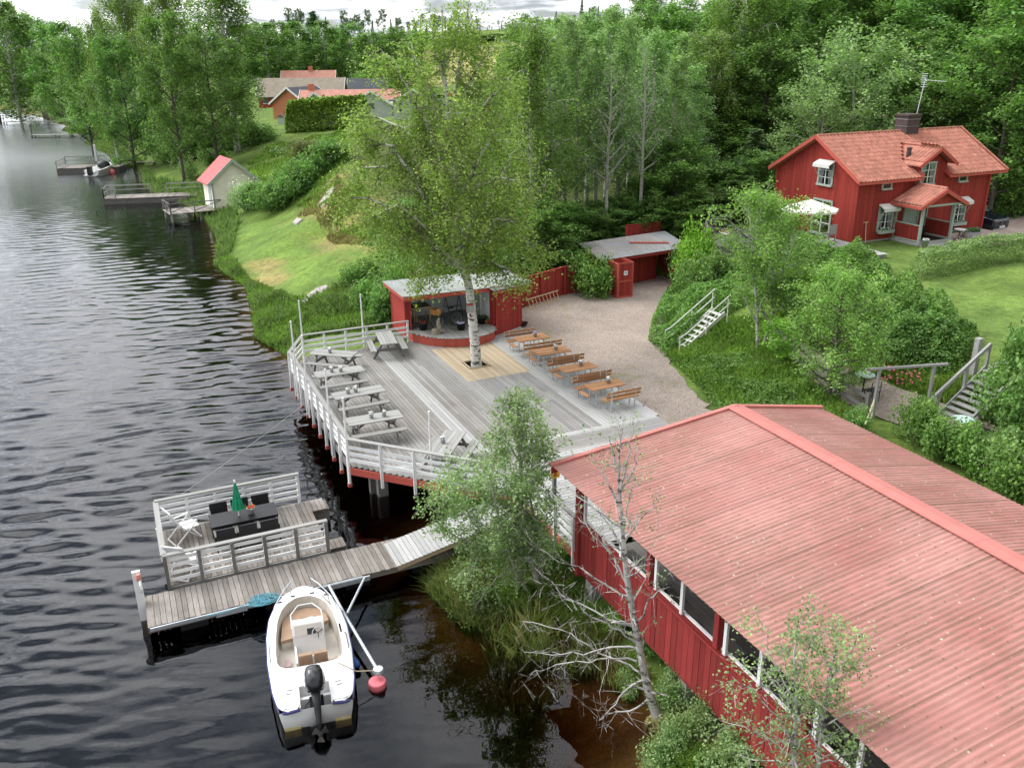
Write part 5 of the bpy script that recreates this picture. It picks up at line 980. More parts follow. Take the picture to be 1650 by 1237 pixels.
def win(par, c, w, h, face, cols=2, rows=2, curtain=True, awning=False, fbox=False, trim='trim_green'):
    """face 'u': looks towards lower u; face 'v': looks towards lower v"""
    v, u, z = c
    def P(a, dpt, zz): return (v+a, u-dpt, zz) if face == 'u' else (v-dpt, u-a, zz)
    mb = MB(); mb.add([P(-w/2, .035, z-h/2), P(w/2, .035, z-h/2), P(w/2, .035, z+h/2), P(-w/2, .035, z+h/2)], [(0, 1, 2, 3)]); o = mb.build('window', M['glass'], par); ORG[o.name] = org(par)
    o.parent = par
    mb = MB(); mb.add([P(-w/2, .028, z-h/2), P(w/2, .028, z-h/2), P(w/2, .028, z+h/2), P(-w/2, .028, z+h/2)], [(0, 1, 2, 3)]); mb.build('room_shade_panel', M['dark'], o)  # near-black sheet close behind the glass paints in the unlit room
    if curtain:
        for s in (-1, 1): mb = MB(); mb.add([P(s*w*.5, .031, z-h/2), P(s*w*.24, .031, z-h/2), P(s*w*.14, .031, z+h/2), P(s*w*.5, .031, z+h/2)], [(0, 1, 2, 3)]); mb.build('curtain', M['curtain'], o)
    t = .11
    for s in (-1, 1): bar('frame', M[trim], o, P(s*(w/2+t/2), .05, z-h/2-t), P(s*(w/2+t/2), .05, z+h/2+t), .05, t) if face == 'v' else bar('frame', M[trim], o, P(s*(w/2+t/2), .05, z-h/2-t), P(s*(w/2+t/2), .05, z+h/2+t), t, .05)
    bar('frame', M[trim], o, P(-w/2-t, .055, z+h/2+t/2), P(w/2+t, .055, z+h/2+t/2), .06, t); bar('sill', M[trim], o, P(-w/2-t, .08, z-h/2-t/2), P(w/2+t, .08, z-h/2-t/2), .13, t)
    for i in range(1, cols): a = -w/2+w*i/cols; bar('glazing_bar', M['white_clean'], o, P(a, .05, z-h/2), P(a, .05, z+h/2), .05, .05)
    for i in range(1, rows+1): zz_ = z-h/2+h*i/(rows+1); bar('glazing_bar', M['white_clean'], o, P(-w/2, .045, zz_), P(w/2, .045, zz_), .03, .03)
    if awning:
        mb = MB(); mb.extr([P(-w/2-.15, .04, z+h/2+.2), P(-w/2-.15, .5, z+h/2-.02), P(-w/2-.15, .5, z+h/2-.2), P(-w/2-.15, .47, z+h/2-.05), P(-w/2-.15, .04, z+h/2+.14)], np.array(P(w+.3, 0, 0))-np.array(P(0, 0, 0))); mb.build('awning', M['awning'], o)
        for s in (-1, 1): bar('awning_arm', M[trim], o, P(s*(w/2+.1), .48, z+h/2-.08), P(s*(w/2+.08), .06, z-h*.15), .03, .03)
    if fbox:
        mb = MB(); a0, a1 = P(-w/2-.08, .08, z-h/2-.2), P(w/2+.08, .34, z-h/2-.02); mb.box(min(a0[0], a1[0]), max(a0[0], a1[0]), min(a0[1], a1[1]), max(a0[1], a1[1]), a0[2], a1[2]); mb.build('flower_box', M[trim], o)
        for nm, mt, r in (('blossoms', 'curtain', .03), ('leaves', 'sprout', .045)):
            mb = MB()
            for k in range(34): mb.lathe([(.008, -r), (r, 0), (.008, r)], 5, P(random.uniform(-w/2, w/2), random.uniform(.1, .3), z-h/2+random.uniform(0, .15)))
            mb.build(nm, M[mt], o)
    return o
M['awning'] = plain('white_awning_cloth', (.62, .62, .59), .8, .06)
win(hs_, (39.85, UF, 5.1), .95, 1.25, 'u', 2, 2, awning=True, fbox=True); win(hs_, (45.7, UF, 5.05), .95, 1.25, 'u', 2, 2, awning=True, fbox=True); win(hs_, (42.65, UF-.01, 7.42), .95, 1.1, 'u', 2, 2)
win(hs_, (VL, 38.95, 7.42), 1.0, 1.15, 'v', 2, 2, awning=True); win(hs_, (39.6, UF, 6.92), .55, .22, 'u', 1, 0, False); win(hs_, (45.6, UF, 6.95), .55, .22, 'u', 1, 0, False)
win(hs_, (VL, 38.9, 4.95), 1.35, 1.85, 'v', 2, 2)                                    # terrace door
M['brick_dark'] = plain('sooty_brick', (.075, .055, .055), .85, .25, 9, bstr=.3)
cy_ = MB().box(43.75, 44.75, 39.3, 40.2, 9.0, 10.35).build('chimney', M['brick_dark'], hs_); ORG[cy_.name] = org(hs_)
bar('chimney_crown', M['brick_dark'], cy_, (43.68, 39.75, 10.39), (44.82, 39.75, 10.39), 1.04, .1)
for z in (9.75, 10.15): bar('chimney_band', M['dark_wood'], cy_, (43.72, 39.75, z), (44.78, 39.75, z), .96, .05)
MB().tube([(42.1, 37.45, 7.9), (42.15, 37.45, 8.75)], .13, 10).lathe([(.17, 0), (.17, .04), (.12, .06)], 10, (42.15, 37.45, 8.75)).build('stove_pipe', M['brick_dark'], hs_)
an_ = sthing('tv_antenna', 'tall thin aerial mast with a comb antenna above the chimney', 'antenna', 45.2, 39.9, 9.3)
MB().tube([(45.0, 39.95, 9.4), (45.35, 39.9, 12.45)], .028, 5).build('mast', M['steel'], an_); mb = MB().tube([(45.0, 39.9, 12.35), (46.9, 39.9, 12.2)], .02, 5)
for k in range(7): mb.tube([(45.3+.25*k, 39.6, 12.33-.02*k), (45.3+.25*k, 40.2, 12.33-.02*k)], .01, 4)
[mb.tube([(45.28, 39.7, 11.95+.12*k), (45.28, 40.1, 11.95+.12*k)], .012, 4) for k in range(7)]; mb.build('antenna_head', M['steel'], an_)
# porch
pc = sthing('porch', 'tiled gable porch with grey-green posts on the red cottage front', 'porch', 41.8, 35.4, GZ)
pl, prr, pf = 40.6, 43.0, 34.5
MB().box(pl-.15, prr+.15, pf-.15, UF, GZ-.05, GZ+.16).build('porch_floor', M['concrete'], pc); MB().box(pl-.1, prr+.3, pf-.65, pf-.15, GZ-.1, GZ+.05).build('step', M['concrete'], pc); MB().box(pl+.6, prr-.2, pf+.1, UF-.3, GZ+.162, GZ+.175).build('door_mat', M['black'], pc)
for a in (pl, prr): post('porch_post', M['trim_green'], pc, a, pf, GZ+.15, 6.05, .13); post('porch_post', M['trim_green'], pc, a, UF-.08, GZ+.15, 6.05, .1)
for a in (pl, prr):
    board_wall(pc, (a, pf+.06), (a, UF-.1), GZ+.25, GZ+1.05, M['cott'], .14, 'parapet_board'); bar('parapet_rail', M['trim_green'], pc, (a, pf, GZ+1.09), (a, UF-.1, GZ+1.09), .1, .06); bar('parapet_rail', M['trim_green'], pc, (a, pf, GZ+.22), (a, UF-.1, GZ+.22), .08, .06)
for s in (-1, 1):
    MB().extr([(41.8, 34.15, 6.85), (41.8+s*1.75, 34.15, 6.02), (41.8+s*1.75, 34.15, 5.94), (41.8, 34.15, 6.77)], (0, 2.2, 0)).build('porch_roof', M['tile'], pc); bar('porch_barge', M['red_trim'], pc, (41.8, 34.12, 6.78), (41.8+s*1.8, 34.12, 5.93), .05, .2)
    bar('porch_eave', M['red_trim'], pc, (41.8+s*1.75, 34.15, 5.93), (41.8+s*1.75, UF, 5.93), .05, .14)
    for c_ in range(8):
        for r in range(5):
            d = np.array([s, 0, -.474]); d /= np.linalg.norm(d); o = mesh_obj('roof_tile', tme, pc); p = np.array([41.8+s*(.05+.33*r), 34.17+c_*.262+(.262 if s > 0 else 0), 6.9-(.05+.33*r)*.474])-org(pc)
            o.matrix_local = Matrix.Translation(p)@Matrix(((0, d[0], .4*s, 0), (-1 if s > 0 else 1, 0, 0, 0), (0, d[2], .9, 0), (0, 0, 0, 1)))
MB().tube([(41.8, 34.15, 6.92), (41.8, UF, 6.92)], .08, 8).build('porch_ridge', M['tile'], pc); MB().extr([(40.2, 34.3, 6.0), (43.4, 34.3, 6.0), (41.8, 34.3, 6.75)], (0, .05, 0)).build('porch_pediment', M['cott'], pc); bar('porch_beam', M['trim_green'], pc, (40.3, 34.3, 6.0), (43.3, 34.3, 6.0), .1, .1)
dr = MB().box(41.3, 42.3, UF-.07, UF-.035, GZ+.2, GZ+2.2).build('door', M['trim_green'], pc); ORG[dr.name] = org(pc); bar('handle', M['black'], dr, (42.15, UF-.1, GZ+1.15), (42.25, UF-.1, GZ+1.15), .03, .03)
for a in (41.25, 42.35): bar('door_frame', M['trim_green'], pc, (a, UF-.06, GZ+.2), (a, UF-.06, GZ+2.28), .08, .1)
o = MB().lathe([(.1, 0), (.3, .1), (.33, .3), (.25, .55), (.1, .65)], 10, sx=1.1, sy=.8).build('black_bag', M['black']); place(o, 42.2, 35.9, GZ+.18); tag(o, 'black rounded bag standing on the cottage porch', 'bag')
pot(40.55, 34.0, GZ+.02, .2, .42, M['steel'], (.75, .75, .72), 'zinc bucket of white flowers beside the porch step', None)
t = sthing('garden_fork', 'pale wooden-handled rake leaning on the red cottage front', 'tool', 38.35, 36.2, GZ); MB().tube([(38.3, 36.1, GZ+.05), (38.35, 36.3, GZ+1.2)], .02, 5).build('handle', M['pale_wood'], t); MB().tube([(38.15, 36.3, GZ+1.2), (38.5, 36.3, GZ+1.2)], .02, 5).build('head', M['pale_wood'], t)
def gz(v, u): return gs(v, u)
z0 = gz(44.4, 34.9); t = sthing('bistro_table', 'small white round garden table in front of the cottage', 'table', 44.4, 35.0, z0); MB().lathe([(.32, .70), (.33, .72), (.32, .74)], 16, (44.4, 35, z0)).build('table_top', M['white_clean'], t)
for a in range(4): q = a*math.pi/2+.6; MB().tube([(44.4+.25*math.cos(q), 35+.25*math.sin(q), z0), (44.4-.15*math.cos(q), 35-.15*math.sin(q), z0+.7)], .014, 5).build('leg', M['black'], t)
z0 = gz(45.7, 35.2); t = sthing('zinc_planter', 'oval zinc tub planter with green plants by the driveway', 'planter', 45.7, 35.2, z0); MB().lathe([(.42, 0), (.55, .42), (.57, .42), (.5, .4)], 16, (45.7, 35.2, z0), 1.2, .8).build('tub', M['steel'], t); mb = MB()
for k in range(60): q = random.uniform(0, 6.28); rr_ = .5*math.sqrt(random.random()); mb.lathe([(.01, -.06), (.07, 0), (.01, .06)], 4, (45.7+1.1*rr_*math.cos(q), 35.2+.7*rr_*math.sin(q), z0+.45+random.uniform(-.02, .12)))
mb.build('plants', M['sprout'], t)
# terrace and parasol at the gable
tr_ = sthing('garden_terrace', 'low grey plank terrace at the gable end of the cottage', 'terrace', 35.5, 37, 3.6)
for k in range(30): uu = 33.3+.15*k; bar('plank', M['deck_light'], tr_, (34.0 if uu > 34.4 else 35.2, uu, 3.93), (37.3 if uu > 35.2 else 37.0, uu, 3.93), .142, .04)
MB().prism([(34.05, 37.7), (34.05, 34.5), (35.25, 33.32), (36.95, 33.32), (37.25, 37.7)], 3.5, 3.9).build('terrace_base', M['concrete'], tr_)
M['sunshade'] = plain('cream_parasol', (.70, .66, .60), .8, .05)
t = sthing('garden_parasol', 'open cream garden parasol on the cottage terrace', 'parasol', 34.8, 37.0, 3.95); MB().tube([(34.8, 37.0, 3.95), (34.8, 37.0, 6.45)], .025, 6).build('pole', M['pale_wood'], t); mb = MB(); n = 8
vs = [(34.8, 37, 6.45)]+[(34.8+1.55*math.cos(k*math.pi/4+.3), 37+1.55*math.sin(k*math.pi/4+.3), 5.92) for k in range(8)]+[(34.8+1.55*math.cos(k*math.pi/4+.3), 37+1.55*math.sin(k*math.pi/4+.3), 5.82) for k in range(8)]
mb.add(vs, [(0, k+1, (k+1) % 8+1) for k in range(8)]+[(k+1, k+9, (k+1) % 8+9, (k+1) % 8+1) for k in range(8)]); mb.build('canopy', M['sunshade'], t)
t = sthing('terrace_chair', 'grey wooden garden chair on the cottage terrace', 'chair', 36.6, 37.1, 3.95); MB().box(36.3, 36.8, 36.9, 37.4, 4.33, 4.4).build('seat', M['grey_wood'], t); MB().box(36.3, 36.8, 36.86, 36.92, 4.4, 4.9).build('backrest', M['grey_wood'], t)
for a in (36.33, 36.77):
    for c_ in (36.9, 37.36): post('leg', M['grey_wood'], t, a, c_, 3.95, 4.34, .06)
# crossed-bar railing of the upper terrace
xr = sthing('crossed_railing', 'weathered grey railing with crossed bars on the upper terrace', 'railing', 32, 40.5, 3.4)
def xfence(par, pts, h, mat, z0, px=True, lv=(.95,), pw=.11):
    for a, b_ in zip(pts, pts[1:]):
        za, zb = (z0, z0) if z0 is not None else (gs(*a), gs(*b_))
        for l_ in lv: bar('rail', M[mat], par, (*a, za+h*l_), (*b_, zb+h*l_), .06, .1)
        if px: bar('cross_bar', M[mat], par, (*a, za+h*.1), (*b_, zb+h*.9), .04, .09); bar('cross_bar', M[mat], par, (*a, za+h*.9), (*b_, zb+h*.1), .04, .09)
    for a in pts: za = z0 if z0 is not None else gs(*a); post('post', M[mat], par, a[0], a[1], za-.4, za+h*1.05, pw)
xfence(xr, [(32.6, 38.6), (31.3, 38.6), (30.3, 40.0), (31.2, 41.4), (32.6, 42.3), (34.2, 43.0)], 1.0, 'dark_wood', 3.8); MB().prism([(32.7, 38.5), (31.3, 38.5), (30.2, 40.0), (31.1, 41.5), (32.6, 42.4), (35, 43.2), (35, 38.5)], 3.1, 3.8).build('platform', M['dark_wood'], xr)
for (v, u) in ((33.6, 44.2), (36.2, 45.0)): smesh(MB().tube([(v, u, 3.5), (v, u, 5.9)], .06, 6), 'timber_post', M['grey_wood'], 'tall grey timber post beside the upper terrace', 'post', 'tall timber posts by the terrace')
z0 = 3.8; t = sthing('white_flower_tub', 'white tub with pink flowers behind the crossed railing', 'flower pot', 31.7, 40.2, z0); MB().lathe([(.2, 0), (.28, .5), (.24, .5)], 12, (31.7, 40.2, z0)).build('tub', M['white_clean'], t); mb = MB()
M['pink'] = plain('pink_petals', (.75, .12, .25), .7)
for k in range(30): mb.lathe([(.01, -.04), (.05, 0), (.01, .04)], 5, (31.7+random.gauss(0, .13), 40.2+random.gauss(0, .13), z0+.55+random.uniform(0, .2)))
mb.build('blossoms', M['pink'], t)

# ------------------------------------------------------------------ cars on the driveway
M['car'] = plain('black_car_paint', (.010, .013, .022), .15, .1, 3, 0, .7); M['car2'] = plain('dark_blue_car_paint', (.018, .025, .04), .15, .1, 3, 0, .7); M['headlight'] = plain('headlamp_glass', (.6, .63, .66), .15, .05); M['carglass'] = plain('car_window', (.10, .12, .13), .06, .05, 4, 0, .8)  # car glass colour is lightened to stand in for a reflection
def car(v, u, rot, label, mat, W=1.9, LN=4.5, HT=1.65):
    z0 = gs(v, u)-.03; t = thing('parked_car', label, 'car', v, u, z0, rot, 'cars on the driveway')
    # nose points to local -y; sections along y: (y, half width, z bottom, z belt, z roof, half width at roof)
    S = [(-2.25, .70, .35, .80, .80, .66), (-2.15, .84, .24, .93, .95, .78), (-1.7, .92, .22, 1.0, 1.03, .84), (-1.0, .95, .22, 1.05, 1.10, .84), (-.85, .95, .22, 1.06, 1.14, .78), (-.15, .95, .22, 1.08, 1.60, .66), (.6, .95, .22, 1.08, HT, .66), (1.5, .94, .24, 1.08, 1.58, .64), (2.05, .90, .28, 1.05, 1.25, .62), (2.25, .80, .38, .95, .98, .6)]
    mb = MB(); vs = []; k = 8
    for y, w, a, b_, r, rw in S: vs += [(-w*.9, y, a), (-w, y, (a+b_)*.45), (-w*.97, y, b_), (-rw, y, r), (rw, y, r), (w*.97, y, b_), (w, y, (a+b_)*.45), (w*.9, y, a)]
    n = len(S); mb.add(vs, [(i*k+j, i*k+(j+1) % k, (i+1)*k+(j+1) % k, (i+1)*k+j) for i in range(n-1) for j in range(k)]+[tuple(range(k))[::-1], tuple(range((n-1)*k, n*k))]); mb.build('body', mat, t, False)
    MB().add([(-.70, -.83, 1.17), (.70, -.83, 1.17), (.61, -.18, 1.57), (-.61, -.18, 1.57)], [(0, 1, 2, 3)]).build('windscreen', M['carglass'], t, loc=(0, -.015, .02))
    for s in (-1, 1):
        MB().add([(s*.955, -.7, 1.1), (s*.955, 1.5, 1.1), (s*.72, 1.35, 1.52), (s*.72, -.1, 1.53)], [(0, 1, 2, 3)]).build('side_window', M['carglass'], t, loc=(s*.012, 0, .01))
        MB().extr([(s*.45, -2.19, .80), (s*.82, -2.05, .84), (s*.84, -2.0, .95), (s*.5, -2.18, .92)], (0, -.03, .02)).build('headlight', M['headlight'], t)
        MB().extr([(s*.03, -2.25, .55), (s*.36, -2.22, .55), (s*.38, -2.2, .86), (s*.03, -2.22, .88)], (0, -.025, 0)).build('grille', M['steel'], t); MB().extr([(s*.07, -2.285, .58), (s*.32, -2.255, .58), (s*.34, -2.235, .83), (s*.07, -2.255, .85)], (0, -.012, 0)).build('grille_slats', M['black'], t)
        bar('mirror', mat, t, (s*.98, -.75, 1.12), (s*1.1, -.72, 1.15), .12, .14)
        for y in (-1.38, 1.38): w_ = MB().tube([(s*.72, y, .34), (s*.93, y, .34)], .34, 18).build('wheel', M['rubber'], t); MB().tube([(s*.90, y, .34), (s*.94, y, .34)], .22, 12).build('rim', M['steel'], w_)
    bar('bumper_trim', M['steel'], t, (-.75, -2.24, .33), (.75, -2.24, .33), .04, .08); bar('number_plate', M['white_clean'], t, (-.26, -2.30, .47), (.26, -2.30, .47), .015, .11)
    return t
car(50.0, 38.9, R(4), 'black car with a pair of upright grilles parked beside the cottage', M['car']); car(55.6, 43.4, R(-20), 'dark blue car parked further up the drive behind the bush', M['car2'])
M['paving'] = plain('pinkish_paving', (.38, .30, .27), .9, .15, 2.5, bstr=.2)
DRV = [(43.2, 33.4), (44.5, 36.2), (48.1, 36.3), (48.2, 44), (53, 50), (60, 52), (62, 44), (56, 36), (50.5, 32.5), (46, 32.9)]
def drape(poly, step, lift, name, mat, label=None, kind='structure', cat=None):
    """a sheet laid over the terrain inside a site-coordinate polygon"""
    p = np.array(poly); xs = np.arange(p[:, 0].min(), p[:, 0].max()+step, step); ys_ = np.arange(p[:, 1].min(), p[:, 1].max()+step, step); X, Y = np.meshgrid(xs, ys_); q = np.c_[X.ravel(), Y.ravel()]; ins = pdist(q, p) < step*.5
    w_ = q[:, 1:2]*AX[:2]+q[:, 0:1]*BX[:2]; z = G(w_)+lift; nx_ = len(xs); f = []
    for j in range(len(ys_)-1):
        for i in range(nx_-1):
            a = j*nx_+i
            if ins[a] and ins[a+1] and ins[a+nx_] and ins[a+nx_+1]: f.append((a, a+1, a+nx_+1, a+nx_))
    mb = MB(); mb.v = [(a, b_, c) for (a, b_), c in zip(q, z)]; mb.f = f; c0 = p.mean(0); o = smesh(mb, name, mat, label, cat, None, kind, True, base=(c0[0], c0[1], gs(*c0)))
    bm = bmesh.new(); bm.from_mesh(o.data); bmesh.ops.delete(bm, geom=[x for x in bm.verts if not x.link_faces], context='VERTS'); bm.to_mesh(o.data); bm.free(); return o
drape(DRV, .5, .05, 'driveway', M['paving'], 'pinkish paved driveway beside the cottage')
# ------------------------------------------------------------------ things on the green slope
ws = sthing('slope_steps', 'narrow pale metal steps climbing the green slope from the gravel', 'steps', 22.4, 30.9, 1.35)
for k in range(8): t_ = k/7; bar('tread', M['steel_white'], ws, (22.45+1.75*t_, 30.55, 1.72+1.2*t_), (22.45+1.75*t_, 31.35, 1.72+1.2*t_), .22, .03)
for uu in (30.52, 31.38): bar('stringer', M['steel_white'], ws, (22.2, uu, 1.5), (24.4, uu, 3.02), .04, .18)
hr = sthing('slope_handrail', 'white tubular handrails beside the narrow slope steps', 'handrail', 22.2, 30.9, 1.35)
for uu in (30.35, 31.5):
    for dz_ in (.95, .55): MB().tube([(21.9, uu, 1.36+dz_-.05), (22.2, uu, 1.42+dz_), (24.5, uu, 2.95+dz_)], .025, 6).build('rail', M['steel_white'], hr)
    for a in (21.9, 23.3, 24.4): MB().tube([(a, uu, 1.2+max(0, a-22.3)*.66), (a, uu, 2.28+max(0, a-22.2)*.66)], .025, 6).build('post', M['steel_white'], hr)
ss = sthing('timber_stairs', 'weathered open timber stairs up the bank to the lawn', 'stairs', 25.4, 18.9, 1.9)
for k in range(10): t_ = k/9; bar('tread', M['grey_wood'], ss, (25.35+1.95*t_, 18.35, 1.98+1.45*t_), (25.35+1.95*t_, 19.55, 1.98+1.45*t_), .25, .05)
for uu in (18.33, 19.57): bar('stringer', M['grey_wood'], ss, (25.15, uu, 1.84), (27.4, uu, 3.5), .05, .2)
for uu, a0, a1 in ((19.62, 24.9, 27.4),): bar('handrail', M['grey_wood'], ss, (24.7, uu, 2.5), (27.5, uu, 4.35), .09, .12); [post('rail_post', M['grey_wood'], ss, a, uu, 1.7+(a-25.1)*.7, 2.5+(a-24.7)*.66, .1) for a in (25.3, 26.5, 27.45)]
bar('handrail', M['grey_wood'], ss, (25.0, 18.2, 2.25), (26.6, 18.2, 3.35), .07, .1); post('rail_post', M['grey_wood'], ss, 25.6, 18.2, 1.9, 2.7, .09)
z0 = gs(27.9, 20.4); smesh(MB().box(27.8, 28.0, 20.3, 20.5, z0-.3, z0+1.35), 'gate_post', M['grey_wood'], 'stout grey post at the top of the timber stairs', 'post')
for k in range(5): o = smesh(MB().box(27.6+.28*k, 27.9+.28*k, 19.1, 19.9, 3.25+.03*k, 3.36+.03*k), 'stone_step', M['concrete'], 'flat stone step above the timber stairs', 'step', 'stone steps at the lawn')
ar = sthing('timber_arch', 'bare grey timber frame with two posts and a top beam', 'frame', 24.3, 20.6, 1.8)
z1 = 3.75
for (v, u) in ((23.3, 20.55), (25.3, 20.0)): post('post', M['grey_wood'], ar, v, u, 1.7, z1, .09)
bar('beam', M['grey_wood'], ar, (22.8, 20.7, z1+.03), (25.8, 19.87, z1+.03), .1, .07)
fr_ = sthing('path_fence', 'low dark plank fence along the garden path', 'fence', 24, 24, 1.9)
pts = [(25.6, 28.6), (24.9, 26.8), (24.2, 24.6), (23.7, 22.6), (23.25, 20.8)]
for a, b_ in zip(pts, pts[1:]):
    for dz_ in (.35, .75): bar('rail', M['dark_wood'], fr_, (*a, gs(*a)+dz_), (*b_, gs(*b_)+dz_), .04, .13)
for a in pts: post('post', M['dark_wood'], fr_, *a, gs(*a)-.2, gs(*a)+.95, .12)
M['cream_iron'] = plain('cream_painted_iron', (.62, .58, .38), .6)
yr = sthing('ornate_gate', 'cream wrought-iron gate panel with looping bars by the hall eave', 'gate', 22.3, 19.9, 1.6)
for zz_ in (1.75, 2.65): MB().tube([(23.2, 20.5, zz_), (21.6, 19.3, zz_-.15)], .025, 5).build('rail', M['cream_iron'], yr)
for k in range(6): t_ = k/6; x0, y0 = 23.2-1.6*t_, 20.5-1.2*t_; MB().tube([(x0, y0, 1.75-.15*t_), (x0-.1, y0-.08, 2.0), (x0+.12, y0+.1, 2.2), (x0-.1, y0-.08, 2.45), (x0, y0, 2.65-.15*t_)], .018, 5).build('scroll_bar', M['cream_iron'], yr)
M['mint'] = plain('pale_mint_table', (.42, .53, .50), .5, .06)
def cafe_table(v, u, label):
    z = gs(v, u); t = sthing('cafe_table', label, 'table', v, u, z, 'round pale green tables on the patio'); MB().lathe([(.36, .70), (.38, .72), (.36, .74)], 18, (v, u, z)).build('table_top', M['mint'], t); MB().tube([(v, u, z), (v, u, z+.7)], .03, 6).build('column', M['black'], t); MB().lathe([(.22, 0), (.05, .05)], 8, (v, u, z)).build('base', M['black'], t)
def cafe_chair(v, u, rot, label):
    z = gs(v, u); t = thing('cafe_chair', label, 'chair', v, u, z, rot, 'dark chairs on the patio')
    MB().box(-.2, .2, -.2, .2, .43, .46).build('seat', M['black'], t); mb = MB().tube([(-.19, -.19, 0), (-.19, -.22, .85), (.19, -.22, .85), (.19, -.19, 0)], .015, 5).tube([(-.19, -.21, .65), (.19, -.21, .65)], .015, 4); mb.build('backrest', M['black'], t)
    for s in (-.18, .18): post('leg', M['black'], t, s, .18, 0, .43, .03)
cafe_table(24.9, 22.6, 'round pale green cafe table beside the low path fence'); cafe_table(24.6, 18.0, 'round pale green cafe table at the foot of the timber stairs')
cafe_chair(25.3, 23.4, R(150), 'dark metal chair beside the cafe table by the path fence'); cafe_chair(24.6, 21.9, R(-10), 'dark metal chair between the cafe table and the timber frame'); cafe_chair(25.0, 17.4, R(30), 'dark metal chair by the cafe table under the stairs')
drape([(23.6, 16.6), (23.6, 25), (24.6, 28.2), (25.8, 28.2), (26.2, 24), (26.0, 16.6)], .4, .05, 'patio', M['gravel'], 'narrow gravel patio below the garden bank')
z0 = gs(26.2, 15.6); t = sthing('path_lamp', 'thin dark post with a small hanging lamp beside the patio', 'lamp', 26.2, 15.6, z0); MB().tube([(26.2, 15.6, z0), (26.2, 15.6, z0+1.9)], .05, 6).build('post', M['grey_wood'], t); MB().tube([(26.2, 15.6, z0+1.75), (26.75, 15.5, z0+1.35)], .015, 4).build('arm', M['steel'], t); MB().lathe([(.05, 0), (.09, -.08), (.02, -.14)], 8, (26.78, 15.5, z0+1.36)).build('lamp_head', M['white_clean'], t)
# yellow sign and post beside the hall corner
v, u = sat(893, 805, DZ); t = sthing('sign_post', 'short brown post with a yellow warning sign on the deck by the hall', 'sign', v, u, DZ); post('post', M['dark_wood'], t, v, u, DZ, DZ+1.15, .1); MB().box(v-.16, v+.14, u-.08, u-.065, DZ+.78, DZ+1.1).build('sign_board', plain('yellow_sign', (.72, .45, .02), .5), t); MB().extr([(v-.09, u-.085, DZ+.84), (v+.07, u-.085, DZ+.84), (v-.01, u-.085, DZ+1.02)], (0, -.003, 0)).build('sign_symbol', M['red_trim'], t); MB().box(v-.2, v+.2, u-.2, u+.2, DZ, DZ+.04).build('base', M['dark_wood'], t)

# ------------------------------------------------------------------ left bank: boathouse, landings, boats
def wat(o, x, y, z, rot): o.location = (x, y, z); o.rotation_euler = (0, 0, rot); return o
M['cream'] = plain('cream_boards', (.85, .80, .68), .75, .05, 2); M['pink_roof'] = plain('raspberry_roof', (.50, .09, .09), .6, .1, 2)
p = hit(372, 334); BHZ = max(p[2], .7)
bh = thing('boathouse', 'cream boathouse with a raspberry red roof by the water', 'boathouse', p[0]-.4, p[1]+1.5, BHZ, R(32), world_xy=True)
w, d, e, r = 1.95, 1.7, 2.55, 4.3
MB().extr([(-w, -d, 0), (w, -d, 0), (w, -d, e), (0, -d, r-.1), (-w, -d, e)], (0, 2*d, 0)).build('walls', M['cream'], bh)
for s in (-1, 1):
    MB().extr([(0, -d-.35, r+.06), (s*(w+.45), -d-.35, e-.3), (s*(w+.45), -d-.35, e-.38), (0, -d-.35, r-.06)], (0, 2*d+.7, 0)).build('roof', M['pink_roof'], bh); bar('barge_board', M['trim_green'], bh, (0, -d-.37, r-.04), (s*(w+.47), -d-.37, e-.36), .05, .24); post('corner_board', M['trim_green'], bh, s*w, -d, 0, e, .14)
bar('door', M['trim_green'], bh, (-w-.02, -.6, .05), (-w-.02, -.6, 2.0), .05, .9)
dk_ = thing('boathouse_deck', 'grey plank landing with a crossed railing beside the boathouse', 'landing', p[0]-3.0, p[1]-.6, 0, R(32), world_xy=True)
for k in range(24): bar('plank', M['pier'], dk_, (-2.6+.2*k, -1.6, BHZ-.05), (-2.6+.2*k, 1.5, BHZ-.05), .19, .05)
for a in (-2.5, 0, 2): 
    for c_ in (-1.4, 1.3): post('pile', M['grey_wood'], dk_, a, c_, -1.5, BHZ-.07, .16)
for a, b_ in (((-2.6, -1.6), (-2.6, 0)), ((-2.6, 0), (-2.6, 1.5)), ((-2.6, 1.5), (-.4, 1.5)), ((-2.6, -1.6), (-.5, -1.6)), ((-.5, -1.6), (1.9, -1.6))):
    bar('rail', M['dark_wood'], dk_, (*a, BHZ+.85), (*b_, BHZ+.85), .06, .08); bar('cross_bar', M['dark_wood'], dk_, (*a, BHZ+.1), (*b_, BHZ+.8), .04, .06); post('post', M['dark_wood'], dk_, *a, BHZ-.05, BHZ+.9, .09)
def raft(name, label, px, rot, ln, wd, z, mat='pier', rails=(), pilez=0):
    q = at(*px, z); t = thing(name, label, 'landing', q[0], q[1], 0, rot, world_xy=True)
    n = int(ln/.3)
    for k in range(n): bar('plank', M[mat], t, (-ln/2+.3*k+.15, -wd/2, z), (-ln/2+.3*k+.15, wd/2, z), .28, .06)
    MB().box(-ln/2, ln/2, -wd/2+.05, wd/2-.05, -.1, z-.04).build('float', M['dark_wood'], t) if not pilez else [post('pile', M['dark_wood'], t, a, c_, -1.5, z, .14) for a in (-ln/2+.2, 0, ln/2-.2) for c_ in (-wd/2+.1, wd/2-.1)]
    for a, b_, hh in rails:
        bar('rail', M['grey_wood'], t, (*a, z+hh), (*b_, z+hh), .06, .1); bar('rail', M['grey_wood'], t, (*a, z+hh*.55), (*b_, z+hh*.55), .05, .07)
        for c_ in (a, b_): post('post', M['grey_wood'], t, *c_, z, z+hh, .1)
    return t
